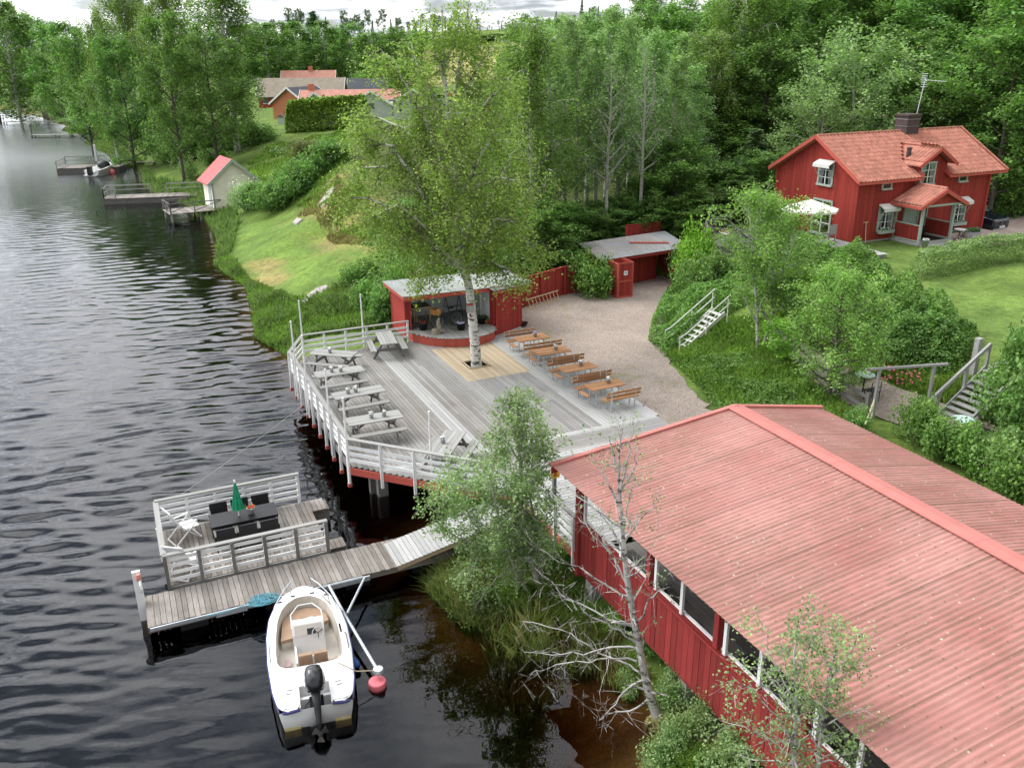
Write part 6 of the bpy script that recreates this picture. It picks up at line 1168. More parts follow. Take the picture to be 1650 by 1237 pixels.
raft('floating_pontoon', 'brown plank pontoon with low side rails beside the reeds', (247, 315), R(12), 9.2, 2.6, .55, rails=(((-4.5, -1.2), (-4.5, 1.2), 1.0), ((-4.5, 1.2), (-.4, 1.2), 1.0), ((1.2, 1.2), (4.5, 1.2), 1.0), ((-4.5, -1.2), (-3.4, -1.2), 1.0)))
raft('swim_pontoon', 'grey pontoon with benches where a small white motorboat is moored', (148, 268), R(8), 7.5, 3.6, .7, rails=(((-3.7, 1.7), (-.6, 1.7), 1.1), ((-3.7, -1.7), (-3.7, 1.7), .9), ((.4, 1.7), (3.7, 1.7), 1.1)))
raft('plank_walkway', 'narrow plank walkway from the shore to the grey pontoon', (206, 262), R(8), 7, 1.0, .75, pilez=1)
for k, (px, rot, ln, lb) in enumerate((((92, 217), 2, 9, 'low plank jetty with a bent mooring post in front of the grey willows'), ((60, 196), 4, 14, 'long thin jetty below the leaning birch'), ((28, 186), 3, 10, 'short grey jetty beyond the leaning birch'), ((18, 178), 0, 12, 'farthest plank jetty at the bend of the shore'))):
    t = raft('far_jetty', lb, px, R(rot), ln, 1.6, .5, 'grey_wood', pilez=1); t['group'] = 'jetties along the shore'; post('mooring_post', M['white'] if k == 1 else M['dark_wood'], t, -ln/2, 0, -.5, 2.0 if k else 2.4, .16)
def small_boat(px, rot, label):
    q = at(*px, .3); t = thing('small_motorboat', label, 'boat', q[0], q[1], 0, rot, world_xy=True); S = [(-2.3, .95, .75), (-.5, 1.05, .85), (1.0, .9, .95), (2.0, .5, 1.05), (2.6, .05, 1.15)]; vs = []
    for y, w_, z in S: vs += [(-w_, y, z), (-w_*.8, y, 0), (0, y, -.25), (w_*.8, y, 0), (w_, y, z), (w_*.75, y, z), (0, y, z*.5 if y < 1.2 else z+.05), (-w_*.75, y, z)]
    k = 8; n = 5; MB().add(vs, [(i*k+j, i*k+(j+1) % k, (i+1)*k+(j+1) % k, (i+1)*k+j) for i in range(n-1) for j in range(k)]+[tuple(range(k))[::-1], tuple(range((n-1)*k, n*k))]).build('hull', M['gel'], t)
    MB().lathe([(.8, 0), (.8, .3), (.6, .6), (.2, .7)], 12, (0, .9, .85), 1, .8).build('canopy', M['black'], t, True); MB().box(-.22, .22, -2.9, -2.3, .2, 1.25).build('outboard', M['black'], t); MB().box(-.8, .8, -2.75, -2.3, .1, .25).build('bathing_platform', M['gel'], t)
small_boat((163, 277), R(-4), 'small white motorboat with a dark canopy at the grey pontoon')
q = at(178, 279, .1); o = MB().lathe([(.05, -.3), (.3, -.1), (.34, .15), (.2, .4), (.05, .48)], 12).build('round_buoy', M['buoy']); wat(o, q[0]+.3, q[1], .1, 0); tag(o, 'small round red buoy beside the motorboat with the dark canopy', 'buoy')
t = thing('flag_float', 'white marker post standing on the grey pontoon', 'post', *at(148, 262, .7)[:2], .7, 0, world_xy=True); bar('post', M['white_clean'], t, (0, 1.5, 0), (0, 1.5, 2.2), .25, .25)
# rock slab at the shore, bare rock in the dry slope
M['rock'] = plain('lichened_rock', (.34, .31, .28), .9, .3, 2.5, bstr=.6)
def rock(pts, h, label, rot=0):
    P = polypx(pts); c0 = np.mean(P, 0); z = g1(*c0); mb = MB(); n = len(P); top = []
    low = [(x-c0[0], y-c0[1], g1(x, y)-z-.25) for x, y in P]; up = [((x-c0[0])*.86, (y-c0[1])*.86, g1(x, y)-z+h*(.6+.5*random.random())) for x, y in P]
    mb.add(low+up+[(0, 0, h*1.15)], [(i, (i+1) % n, n+(i+1) % n, n+i) for i in range(n)]+[(n+i, n+(i+1) % n, 2*n) for i in range(n)]); o = mb.build('bare_rock', M['rock']); o.location = (*c0, z); return tag(o, label, 'rock', 'bare rocks in the grass', 'thing')
rock([(481, 490), (497, 478), (512, 468), (530, 462), (532, 470), (520, 482), (503, 492), (488, 496)], .3, 'flat pale rock slab in the tall grass by the deck'); rock([(492, 357), (508, 335), (528, 312), (540, 300), (541, 308), (527, 328), (510, 348), (498, 359)], .18, 'long bare rock streak in the dry slope'); rock([(470, 360), (480, 352), (488, 356), (478, 364)], .15, 'small bare rock at the foot of the dry slope')

# ------------------------------------------------------------------ houses, hedge and garden things beyond the slope
M['far_red'] = plain('far_red_boards', (.30, .045, .035), .8, .08, 1); M['far_orange'] = plain('orange_brick_wall', (.46, .17, .09), .8, .1, 2); M['far_grey'] = plain('grey_rendered_wall', (.42, .45, .42), .8, .05); M['tile_far'] = plain('far_clay_tiles', (.42, .20, .15), .8, .15, 1.2); M['tile_brown'] = plain('old_eternit_roof', (.27, .23, .18), .9, .15, 1.); M['tile_black'] = plain('black_sheet_roof', (.035, .04, .05), .5, .2, 1.)
def far_house(px, D, rot, w, d, e, r, wall, roof, label, chim=None, gables=(), gz_=None):
    q = away(px, 100, D); z = g1(q[0], q[1]) if gz_ is None else gz_; t = thing('village_house', label, 'house', q[0], q[1], z, rot, 'houses beyond the thuja hedge', world_xy=True)
    MB().extr([(-w/2, -d/2, -1.), (w/2, -d/2, -1.), (w/2, -d/2, e), (-w/2, -d/2, e)], (0, d, 0)).extr([(-w/2, -d/2, e), (-w/2, d/2, e), (-w/2, 0, r-.1)], (w, 0, 0)).build('walls', M[wall], t)
    for s in (-1, 1): MB().extr([(-w/2-.5, 0, r), (-w/2-.5, s*(d/2+.5), e-.25), (-w/2-.5, s*(d/2+.5), e-.35), (-w/2-.5, 0, r-.14)], (w+1, 0, 0)).build('roof', M[roof], t)
    for x in (-w/2-.52, w/2+.52):
        for s in (-1, 1): bar('barge_board', M['white_clean'], t, (x, 0, r-.05), (x, s*(d/2+.5), e-.3), .06, .3)
    for gx_, gw, gh in gables:
        MB().extr([(gx_-gw/2, -d/2-.8, 0), (gx_+gw/2, -d/2-.8, 0), (gx_+gw/2, -d/2-.8, e-.2), (gx_, -d/2-.8, e+gh-.2), (gx_-gw/2, -d/2-.8, e-.2)], (0, d/2, 0)).build('front_gable', M[wall], t)
        for s in (-1, 1): MB().extr([(gx_, -d/2-1.2, e+gh), (gx_+s*(gw/2+.5), -d/2-1.2, e-.35), (gx_+s*(gw/2+.5), -d/2-1.2, e-.45), (gx_, -d/2-1.2, e+gh-.12)], (0, d/2+1, 0)).build('gable_roof', M[roof], t); bar('barge_board', M['white_clean'], t, (gx_, -d/2-1.25, e+gh-.05), (gx_+s*(gw/2+.55), -d/2-1.25, e-.42), .06, .32)
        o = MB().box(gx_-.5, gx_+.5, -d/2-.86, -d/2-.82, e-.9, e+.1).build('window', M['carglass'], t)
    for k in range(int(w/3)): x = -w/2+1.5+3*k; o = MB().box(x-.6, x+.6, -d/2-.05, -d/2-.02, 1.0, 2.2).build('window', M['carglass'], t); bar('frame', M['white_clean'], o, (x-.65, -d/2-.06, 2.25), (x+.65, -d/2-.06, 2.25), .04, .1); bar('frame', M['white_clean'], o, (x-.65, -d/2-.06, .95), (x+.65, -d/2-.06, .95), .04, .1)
    for cx in chim or (): MB().box(cx-.5, cx+.5, -.4, .4, r-.8, r+1.0).build('chimney', M['far_orange'], t)
    return t
def zl(px_y, D): return HCAM+(81-px_y)/1400*D*1.02
far_house(562, 168, R(4), 17, 10, 2.8, zl(133, 168)-2.8, 'far_grey', 'tile_far', 'long low house with orange tiles and two small grey gables', (-7,), ((-5.8, 5.5, 2.0), (4, 7, 2.2)), 2.8)
far_house(482, 172, R(66), 8, 7.5, 2.9, zl(128, 172)-2.8, 'far_orange', 'tile_black', 'orange-walled house with a dark roof end-on behind the thuja hedge', (), (), 2.8)
far_house(484, 208, R(2), 18, 8, 2.6, zl(116, 208)-2.8, 'far_red', 'tile_brown', 'long barn-like house with a brown fibre roof', (), (), 2.8)
far_house(496, 245, R(4), 13, 8, 3.4, zl(106, 245)-2.8, 'far_red', 'tile_far', 'red house with orange tiles and a white-edged gable, the highest of the village', (0.5,), ((3.2, 4.5, 1.6),), 2.8)
far_house(590, 215, R(5), 8, 7, 3., zl(118, 215)-2.8, 'far_grey', 'tile_black', 'small dark-roofed house behind the rounded rowan', (), (), 2.8)
far_house(715, 135, R(-12), 13, 9, 2.9, zl(150, 135)-5.0, 'far_grey', 'tile_black', 'grey house with a black roof half hidden by the big birch', (1,), ((-3, 4, 1.3),), 5.0); far_house(800, 190, R(-8), 16, 8, 2.6, zl(142, 190)-2.8, 'far_grey', 'tile_far', 'low orange-tiled house behind the big birch', (), (), 2.8)
p = hit(488, 208); t = thing('swing_frame', 'green A-shaped wooden swing frame on the lawn by the hedge', 'swing', p[0], p[1], p[2], R(8), world_xy=True)
for y in (0, 2.2):
    for s in (-1, 1): bar('leg', M['trim_green'], t, (s*.95, y, 0), (s*.3, y, 2.4), .1, .1)
    bar('cross_bar', M['trim_green'], t, (-.75, y, .65), (.75, y, .65), .08, .1)
    bar('top_bar', M['trim_green'], t, (-.35, y, 2.4), (.35, y, 2.4), .1, .12)
bar('beam', M['trim_green'], t, (0, 0, 2.4), (0, 2.2, 2.4), .1, .1)
p = hit(528, 208); t = thing('car_trailer', 'grey box trailer parked on the lawn at the end of the hedge', 'trailer', p[0], p[1], p[2], R(5), world_xy=True); MB().box(-1.2, 1.2, -.6, .6, .45, .95).build('box', M['steel'], t); MB().box(-1.3, -1.22, -.5, .5, .5, .8).build('tail_lamp_board', M['buoy'], t)
for y in (-.7, .7): MB().tube([(.1, y-.08, .3), (.1, y+.08, .3)], .3, 14).build('wheel', M['rubber'], t)
p = hit(454, 200); t = thing('garden_bin', 'small pale garden cabinet at the near end of the thuja hedge', 'cabinet', p[0], p[1], p[2], R(5), world_xy=True); MB().box(-.5, .5, -.4, .4, 0, 1.1).build('body', M['far_grey'], t); MB().extr([(-.6, -.5, 1.1), (.6, -.5, 1.1), (0, -.5, 1.5)], (0, 1.0, 0)).build('lid', M['dark_wood'], t)
# ------------------------------------------------------------------ plants
M['birch_bark'] = bark('birch_bark', (.52, .50, .47), (.66, .64, .60), (.05, .045, .04)); M['birch_grey'] = bark('grey_birch_bark', (.36, .345, .32), (.54, .52, .49), (.11, .10, .09)); M['dark_bark'] = bark('dark_bark', (.06, .05, .04), (.15, .13, .11)); M['grey_bark'] = bark('grey_aspen_bark', (.26, .255, .225), (.44, .43, .385))
M['twig_bark'] = bark('brown_twigs', (.10, .08, .06), (.2, .17, .14))
LF = {'birch': leaf_mat('birch_leaves', (.063, .086, .023), (.106, .133, .035), (.175, .20, .062)), 'birch_far': leaf_mat('weeping_birch_leaves', (.046, .068, .020), (.076, .108, .030), (.12, .155, .048)),
      'broad': leaf_mat('broad_leaves', (.036, .066, .020), (.064, .108, .030), (.11, .165, .048)), 'dark': leaf_mat('deep_green_leaves', (.038, .066, .022), (.064, .105, .033), (.10, .15, .05)), 'pale': leaf_mat('pale_aspen_leaves', (.064, .094, .042), (.10, .14, .064), (.155, .20, .095)),
      'lime': leaf_mat('lime_leaves', (.06, .11, .016), (.098, .165, .026), (.155, .235, .045)), 'grey': leaf_mat('willow_leaves', (.068, .10, .045), (.105, .145, .068), (.16, .205, .10)), 'conifer': leaf_mat('spruce_needles', (.03, .052, .024), (.048, .08, .034), (.075, .115, .05), .2),
      'pine': leaf_mat('pine_needles', (.035, .055, .03), (.058, .085, .046), (.09, .115, .066), .1), 'thuja': leaf_mat('thuja_sprays', (.045, .08, .012), (.075, .12, .018), (.125, .175, .035), .15, gain=3.0), 'alder': leaf_mat('alder_leaves', (.066, .092, .042), (.10, .134, .062), (.165, .205, .105)), 'rowan': leaf_mat('faded_blossom_leaves', (.11, .12, .045), (.17, .165, .075), (.26, .23, .13), gain=1.2),
      'white': leaf_mat('white_blossom', (.5, .52, .42), (.65, .66, .58), (.78, .78, .72), .2, gain=1), 'grass': leaf_mat('grass_blades', (.055, .09, .02), (.092, .142, .030), (.15, .205, .05), .3, gain=2.25), 'slope': leaf_mat('young_tree_leaves', (.055, .088, .024), (.088, .132, .036), (.145, .195, .06)), 'grass_pale': leaf_mat('pale_grass_blades', (.10, .15, .055), (.15, .20, .075), (.23, .27, .12), .3, gain=1.3), 'dry': leaf_mat('dry_grass_blades', (.20, .15, .07), (.30, .24, .12), (.40, .33, .19), .3, gain=1.1), 'reed': leaf_mat('reed_blades', (.085, .12, .035), (.15, .18, .06), (.27, .25, .11), .3, gain=1.3)}
LF['cone'] = leaf_mat('alder_cones', (.03, .018, .012), (.05, .028, .02), (.08, .04, .03), .05, gain=1.)
def quads(name, V, mat, tri=False):
    """V: (n, k, 3) corner points of n separate faces with k corners each"""
    V = np.asarray(V, np.float32); n, k = V.shape[:2]; me = bpy.data.meshes.new(name); me.vertices.add(n*k); me.vertices.foreach_set('co', V.ravel()); me.loops.add(n*k); me.loops.foreach_set('vertex_index', np.arange(n*k, dtype=np.int32)); me.polygons.add(n); me.polygons.foreach_set('loop_start', np.arange(0, n*k, k, dtype=np.int32)); me.polygons.foreach_set('loop_total', np.full(n, k, np.int32)); me.update(calc_edges=True); me.materials.append(mat); return me
def leaves(C, size, rs, up=.35, aspect=.62, hang=0.):
    """rhombic leaves round centres C"""
    n = len(C); nrm = rs.normal(0, 1, (n, 3)); nrm[:, 2] = np.abs(nrm[:, 2])+up; nrm /= np.linalg.norm(nrm, axis=1)[:, None]
    a = rs.normal(0, 1, (n, 3)); a[:, 2] -= hang; a -= nrm*(a*nrm).sum(1)[:, None]; a /= np.linalg.norm(a, axis=1)[:, None]+1e-9; b = np.cross(nrm, a); s = size*rs.uniform(.65, 1.35, (n, 1))
    return np.stack([C-a*s*.5, C+b*s*.5*aspect+a*s*.05, C+a*s*.5, C-b*s*.5*aspect+a*s*.05], 1)
def grow(seed, H=14., tr=.16, c0=.2, rad=3.5, shape='oval', nb=26, elev=(35, 60), curve=-.1, nsub=6, subl=.45, nleaf=11000, leaf=.2, spread=.22, hang=0., droop=0., stems=1, lean=(0, 0), wig=.04, bare=0., sub2=True, topbare=0.):
    rs = np.random.default_rng(seed); mb = MB(); tw = []                 # tw: twig segments that carry leaves
    for st_ in range(stems):
        off = np.array([0, 0, 0.]) if stems == 1 else np.r_[rs.normal(0, .25, 2), 0]; ln = np.array(lean)+(rs.normal(0, .12, 2) if stems > 1 else 0); n = 10; h_ = H*(1 if st_ == 0 else rs.uniform(.75, .97))
        t = np.linspace(0, 1, n); w = np.cumsum(rs.normal(0, wig, (n, 2)), 0)*H*.12; tp = np.c_[off[0]+ln[0]*H*t**1.3+w[:, 0]*t, off[1]+ln[1]*H*t**1.3+w[:, 1]*t, h_*t]; tr_ = tr*(1 if stems == 1 else .7)
        mb.tube(tp, list(tr_*(1-t)**.8+.012*H/14), 7)
        nb_ = nb//stems
        for i in range(nb_):
            f = c0+(1-c0)*((i+.5)/nb_)**.9; q = (f-c0)/(1-c0); az = i*2.39996+rs.normal(0, .3)+seed
            prof = {'oval': math.sqrt(max(.02, 1-(2*q-.9)**2/1.25)), 'cone': 1.02-q, 'round': math.sqrt(max(.03, 1-(2*q-1)**2)), 'column': .55+.5*math.sin(math.pi*min(1, q+.12))*.8-.35*q, 'top': .5+.6*math.sin(math.pi*q), 'vase': .35+.75*q if q < .75 else 1.8-1.15*q}[shape]
            Lb = rad*prof*rs.uniform(.8, 1.15)+.15; el = R(rs.uniform(*elev)); p = np.array([np.interp(f, t, tp[:, k]) for k in range(3)]); d = np.array([math.cos(az)*math.cos(el), math.sin(az)*math.cos(el), math.sin(el)]); pts = [p]; m = 6
            for k in range(m): d = d+np.array([0, 0, curve*(k/m)])+rs.normal(0, .10, 3); d /= np.linalg.norm(d); p = p+d*Lb/m; pts.append(p)
            br = tr_*(1-f)**.7*.5+.012; mb.tube(pts, [br*(1-k/(m+.6)) for k in range(m+1)], 5, False)
            if rs.random() < bare or f > 1-topbare*.0: pass
            for k in range(nsub):
                s_ = .22+.78*(k+rs.random())/nsub; a = s_*m; j = min(int(a), m-1); q0 = pts[j]+(pts[j+1]-pts[j])*(a-j); dd = pts[j+1]-pts[j]; dd /= np.linalg.norm(dd); sd = dd*.6+rs.normal(0, .6, 3)+np.array([0, 0, -droop*.4]); sd /= np.linalg.norm(sd); sl_ = Lb*subl*(1.1-.55*s_)*rs.uniform(.6, 1.2)+.15; sp = [q0]
                for e in range(3): sd = sd+np.array([0, 0, -droop*.35]); sd /= np.linalg.norm(sd); q0 = q0+sd*sl_/3; sp.append(q0)
                if sub2: mb.tube(sp, [br*.35+.004, br*.25+.004, .005, .003], 3, False)
                if rs.random() >= bare: tw += [(sp[0], sp[1], .5), (sp[1], sp[2], 1), (sp[2], sp[3], 1.2)]
            if rs.random() >= bare: tw.append((pts[-2], pts[-1], 1.))
    a = np.array([x[0] for x in tw]); b = np.array([x[1] for x in tw]); w = np.array([x[2] for x in tw])*(.35+np.linalg.norm(b-a, axis=1)); idx = rs.choice(len(tw), nleaf, p=w/w.sum()); C = a[idx]+(b-a)[idx]*rs.random((nleaf, 1))+rs.normal(0, spread, (nleaf, 3))
    if hang: C[:, 2] -= rs.exponential(hang, nleaf)
    C[:, 2] = np.maximum(C[:, 2], .15)
    return mb, leaves(C, leaf, rs, .85, .66)
PROTO = {}
def proto(key, bk, lf, **kw):
    mb, V = grow(**kw); me = bpy.data.meshes.new(key+'_trunk'); me.from_pydata(mb.v, [], mb.f); me.materials.append(M[bk]); me.polygons.foreach_set('use_smooth', [True]*len(me.polygons)); PROTO.setdefault(key, []).append((me, quads(key+'_crown', V, LF[lf]), kw.get('H', 14.), kw.get('rad', 3.5)))
for s in (1, 2, 3): proto('weeping', 'birch_bark', 'birch_far', seed=s, H=16, tr=.24, c0=.13, rad=4.3, shape='oval', nb=30, elev=(45, 68), curve=-.34, nsub=7, subl=.5, nleaf=25000, leaf=.2, spread=.22, hang=.8, droop=1.2)
for s in (4, 5, 6): proto('broad', 'dark_bark', 'broad', seed=s, H=14, tr=.2, c0=.12, rad=4.4, shape='oval', nb=34, elev=(15, 50), curve=.08, nsub=7, subl=.5, nleaf=15000, leaf=.26, spread=.26)
for s in (7, 8): proto('dark', 'dark_bark', 'dark', seed=s, H=15, tr=.22, c0=.08, rad=4.6, shape='oval', nb=34, elev=(10, 45), curve=.05, nsub=7, subl=.5, nleaf=15000, leaf=.27, spread=.28)
for s in (9, 10, 11): proto('aspen', 'grey_bark', 'pale', seed=s, H=16, tr=.16, c0=.22, rad=2.5, shape='column', nb=34, elev=(25, 60), curve=.05, nsub=6, subl=.5, nleaf=8500, leaf=.17, spread=.2)
for s in (12,): proto('bare_aspen', 'grey_bark', 'pale', seed=s, H=14, tr=.16, c0=.3, rad=2.6, shape='column', nb=30, elev=(30, 60), curve=.05, nsub=6, subl=.5, nleaf=1500, leaf=.16, spread=.2, bare=.4)
for s in (13, 14): proto('spruce', 'dark_bark', 'conifer', seed=s, H=18, tr=.2, c0=.05, rad=3.0, shape='cone', nb=60, elev=(-14, 12), curve=-.1, nsub=6, subl=.4, nleaf=13000, leaf=.26, spread=.14, hang=.15, droop=.5)
for s in (15, 16): proto('pine', 'dark_bark', 'pine', seed=s, H=18, tr=.17, c0=.55, rad=2.6, shape='top', nb=20, elev=(5, 45), curve=.1, nsub=5, subl=.5, nleaf=4200, leaf=.36, spread=.26)
for s in (17, 18): proto('willow', 'grey_bark', 'grey', seed=s, H=9, tr=.16, c0=.06, rad=4.0, shape='round', nb=34, elev=(20, 60), curve=-.08, nsub=7, subl=.5, nleaf=13000, leaf=.2, spread=.26, stems=3)
for s in (19, 20): proto('birch_far', 'birch_bark', 'broad', seed=s, H=16, tr=.15, c0=.14, rad=3.2, shape='oval', nb=28, elev=(35, 60), curve=-.15, nsub=6, subl=.5, nleaf=7000, leaf=.32, spread=.28, hang=.3, droop=.6)
def bush_proto(key, lf, seed, n, leaf, lumps=9, stem=True):
    """unit shrub: radius about 1, height about 1"""
    rs = np.random.default_rng(seed); C = []; mb = MB()
    for k in range(lumps):
        a = rs.uniform(0, 6.28); q = .62*math.sqrt(rs.random()); r = rs.uniform(.3, .48); c = np.array([q*math.cos(a), q*math.sin(a), rs.uniform(.28, .62)*(1.15-q*.6)]); d = rs.normal(0, 1, (n//lumps, 3)); d /= np.linalg.norm(d, axis=1)[:, None]; C.append(c+d*r*(rs.random((len(d), 1))**.35)*np.array([1, 1, .9])*(1+.25*np.sin(5*d[:, :1]+k)))
        mb.tube([(c[0]*.15, c[1]*.15, 0), tuple(c*.6), tuple(c)], [.03, .02, .008], 4, False)
    C = np.concatenate(C); C[:, 2] = np.abs(C[:, 2]-.03)+.03; me = bpy.data.meshes.new(key+'_stems'); me.from_pydata(mb.v, [], mb.f); me.materials.append(M['dark_bark']); PROTO.setdefault(key, []).append((me, quads(key+'_foliage', leaves(C, leaf, rs, .9), LF[lf]), 1., 1.))
for s in (1, 2, 3): bush_proto('bush', 'broad', s, 5200, .085)
for s in (4, 5): bush_proto('dark_bush', 'dark', s, 5200, .085)
bush_proto('lime_bush', 'lime', 6, 4200, .085); bush_proto('grey_bush', 'grey', 7, 4600, .07); bush_proto('pale_bush', 'alder', 8, 4200, .07); bush_proto('rowan_bush', 'rowan', 9, 4600, .075)
rs_ = np.random.default_rng(99)
def plant(key, x, y, H, rad=None, name='tree', label='', cat='tree', group=None, k=None, rot=None, z=None, sq=1.):
    tm, cm_, h0, r0 = PROTO[key][rs_.integers(len(PROTO[key])) if k is None else k % len(PROTO[key])]; t = bpy.data.objects.new(name, None); COL.objects.link(t); ORG[t.name] = np.zeros(3)
    t.location = (x, y, (g1(x, y) if z is None else z)-.08); t.rotation_euler = (0, 0, rs_.uniform(0, 6.28) if rot is None else rot); s = H/h0; sr = s if rad is None else rad/r0; t.scale = (sr, sr*sq, s); tag(t, label, cat, group)
    bushy = h0 == 1.
    mesh_obj('stems' if bushy else 'trunk', tm, t); mesh_obj('foliage' if bushy else 'crown', cm_, t); return t
def ptree(key, px, D, ytop, rad=None, **kw):
    """a tree D metres off in the column px whose top reaches the row ytop"""
    q = away(px, 100, D); z = g1(q[0], q[1]); d = ray(px, ytop); zt = HCAM+d[2]/math.hypot(d[0], d[1])*D; return plant(key, q[0], q[1], max(2.5, zt-z), rad, **kw)
def pbush(key, px, py, w, h, **kw):
    """a shrub that stands on the ground seen at pixel (px, py), w metres wide and h high"""
    p = hit(px, py); return plant(key, p[0], p[1], h, w/2, **kw)
# --- left bank
gL = 'weeping birches on the far bank'
for px, py, yt, rad, lb, k in [(383, 246, -25, 7.0, 'tall weeping birch with a bare white trunk beside the thuja hedge', 0), (300, 258, -12, 5.4, 'weeping birch with a dark leaning foot between the two tall birches', 1), (222, 206, -22, 6.2, 'weeping birch with a white trunk standing above the grey pontoon', 2), (243, 182, -5, 5.0, 'weeping birch set back behind the white-flowered shrubs', 0), (46, 178, 8, 5.5, 'leaning birch by the jetties at the bend of the shore', 1)]:
    p = hit(px, py); D = math.hypot(p[0], p[1]); d = ray(px, yt); H = HCAM+d[2]/math.hypot(d[0], d[1])*D-p[2]; plant('weeping', p[0], p[1], H, rad, 'birch_tree', lb, 'tree', gL, k, rot=px*.1)
for px, D, yt, rad, key, lb in [(15, 215, 12, 7, 'birch_far', 'tall birch at the bend of the far shore'), (95, 190, 48, 6.5, 'broad', 'bright green broadleaf tree behind the grey willows'), (125, 150, 60, 4.5, 'broad', 'broadleaf tree between the willows and the birches'), (165, 130, 20, 4.0, 'weeping', 'slender weeping birch behind the grey willows'), (270, 105, 40, 4.0, 'broad', 'broadleaf tree filling the gap between the tall birches'), (330, 108, 60, 4.5, 'dark', 'dark broadleaf tree behind the weeping birches'), (-20, 230, 20, 8, 'broad', 'rounded broadleaf tree at the water bend'), (60, 235, 30, 7, 'birch_far', 'birch behind the leaning birch'), (190, 125, 70, 4.5, 'dark', 'dark undergrowth tree below the birches')]:
    ptree(key, px, D, yt, rad, name='bank_tree', label=lb, group='trees along the far bank')
for px, py, H, rad, lb in [(112, 212, 8.5, 5.0, 'grey-green willow hanging over the water by the low jetty'), (150, 232, 8.0, 4.2, 'grey-green willow with sprawling stems next to the grey pontoon'), (75, 195, 11, 5.5, 'tall grey-green willow above the long thin jetty')]: p = hit(px, py-4); plant('willow', p[0], p[1], H, rad, 'willow', lb, 'tree', 'willows by the jetties')
for key, px, py, w, h, lb in [('dark_bush', 190, 222, 6, 4, 'dark shrub under the white-trunked birch'), ('bush', 240, 222, 5, 3.2, 'shrub with white blossom tufts under the birches'), ('grey_bush', 268, 262, 4.5, 3, 'greyish shrub by the path on the bank'), ('pale_bush', 306, 288, 4, 2.6, 'pale flowering shrub behind the boathouse ridge'), ('bush', 285, 262, 4, 2.4, 'green shrub beside the greyish one on the bank'), ('grey_bush', 398, 338, 3.6, 3.2, 'pale grey-leaved shrub in front of the boathouse gable'), ('dark_bush', 440, 338, 5, 3.1, 'dark rounded shrub next to the pale grey one'), ('dark_bush', 472, 318, 5, 3.2, 'dark shrub in the middle of the slope row'), ('dark_bush', 500, 292, 5, 3, 'dark shrub high in the slope row'), ('dark_bush', 425, 328, 4, 2.4, 'low dark shrub behind the pale grey one'), ('rowan_bush', 500, 258, 5, 2.6, 'yellowish shrub at the top of the slope row'), ('dark_bush', 530, 268, 5, 3, 'dark shrub at the upper end of the slope row'), ('bush', 340, 262, 5, 2, 'low shrub at the foot of the tall weeping birch'), ('bush', 175, 224, 8, 4.5, 'bright shrub at the foot of the willows'), ('bush', 205, 226, 7, 4, 'fresh green shrub by the white-trunked birch foot'), ('pale_bush', 262, 240, 7, 3.6, 'pale shrub between the birches'), ('bush', 318, 252, 7, 3.6, 'leafy shrub behind the leaning birch foot'), ('dark_bush', 350, 244, 7, 4, 'dark leafy shrub beside the bare white trunk'), ('dark_bush', 282, 228, 8, 4.5, 'dark shrub deep between the birches'), ('bush', 140, 216, 8, 4, 'fresh shrub under the grey willows'), ('dark_bush', 410, 232, 7, 3.4, 'dark shrub between the tall birch and the hedge'), ('rowan_bush', 540, 140, 13, 8.0, 'rounded brownish rowan in bloom among the village houses'), ('bush', 583, 150, 12, 6, 'green rounded tree beside the brownish rowan')]: pbush(key, px, py, w, h, name='shrub', label=lb, cat='shrub', group='shrubs on the far bank')
# white umbels and lilac in flower
def blossom(px, py, w, h, n, label, size=.12):
    p = hit(px, py); r = np.random.default_rng(int(px)); C = p+np.c_[r.normal(0, w*.3, n), r.normal(0, w*.3, n), np.abs(r.normal(h*.7, h*.2, n))]; o = mesh_obj('white_blossom', quads('white_blossom', leaves(C-p, size, r, 1.5, .9), LF['white'])); o.location = p; tag(o, label, 'blossom', 'white blossom on the bank')
for px, py, w, h, n, lb in [(242, 218, 5, 3.0, 330, 'white blossom on the shrub under the birches'), (306, 284, 3.5, 2.6, 160, 'white blossom on the pale shrub behind the boathouse'), (450, 250, 3, .9, 120, 'white umbels in the tall grass at the foot of the birch'), (398, 333, 2.6, 2.6, 220, 'white blossom specks on the pale grey shrub')]: blossom(px, py, w, h, n, lb)
# --- village trees and the far wood
for px, D, yt, rad, key in [(430, 250, 42, 6, 'birch_far'), (452, 262, 38, 6.5, 'birch_far'), (478, 275, 40, 6.5, 'birch_far'), (524, 270, 38, 6, 'birch_far'), (566, 265, 40, 6.5, 'birch_far'), (600, 255, 55, 6.5, 'birch_far'), (412, 260, 40, 7, 'birch_far'), (545, 285, 55, 6.5, 'broad'), (640, 260, 50, 7, 'broad'), (395, 255, 48, 7, 'broad'), (680, 250, 58, 7, 'broad'), (620, 225, 95, 6, 'broad'), (655, 210, 100, 6, 'broad')]: ptree(key, px, D, yt, rad, name='village_tree', label='leafy birch in the row behind the village houses' if key == 'birch_far' else 'rounded broadleaf tree among the birches behind the village houses', group='trees behind the village' if key == 'birch_far' else 'broadleaf trees behind the village')
ptree('spruce', 505, 280, 18, 6, name='spruce_tree', label='dark pointed spruce towering behind the village houses', group=None, k=0)
for px, D, yt, rad, key, lb in [(852, 290, 30, 9.5, 'dark', 'dark rounded tree at the end of the pale field'), (775, 415, 68, 13, 'dark', 'dark clump of trees at the field edge, behind the big birch'), (740, 410, 70, 13, 'dark', 'dark trees at the field edge beside the birch top'), (805, 420, 72, 12, 'dark', 'dark trees at the field edge near the pines')]: ptree(key, px, D, yt, rad, name='field_tree', label=lb, group='trees by the field')
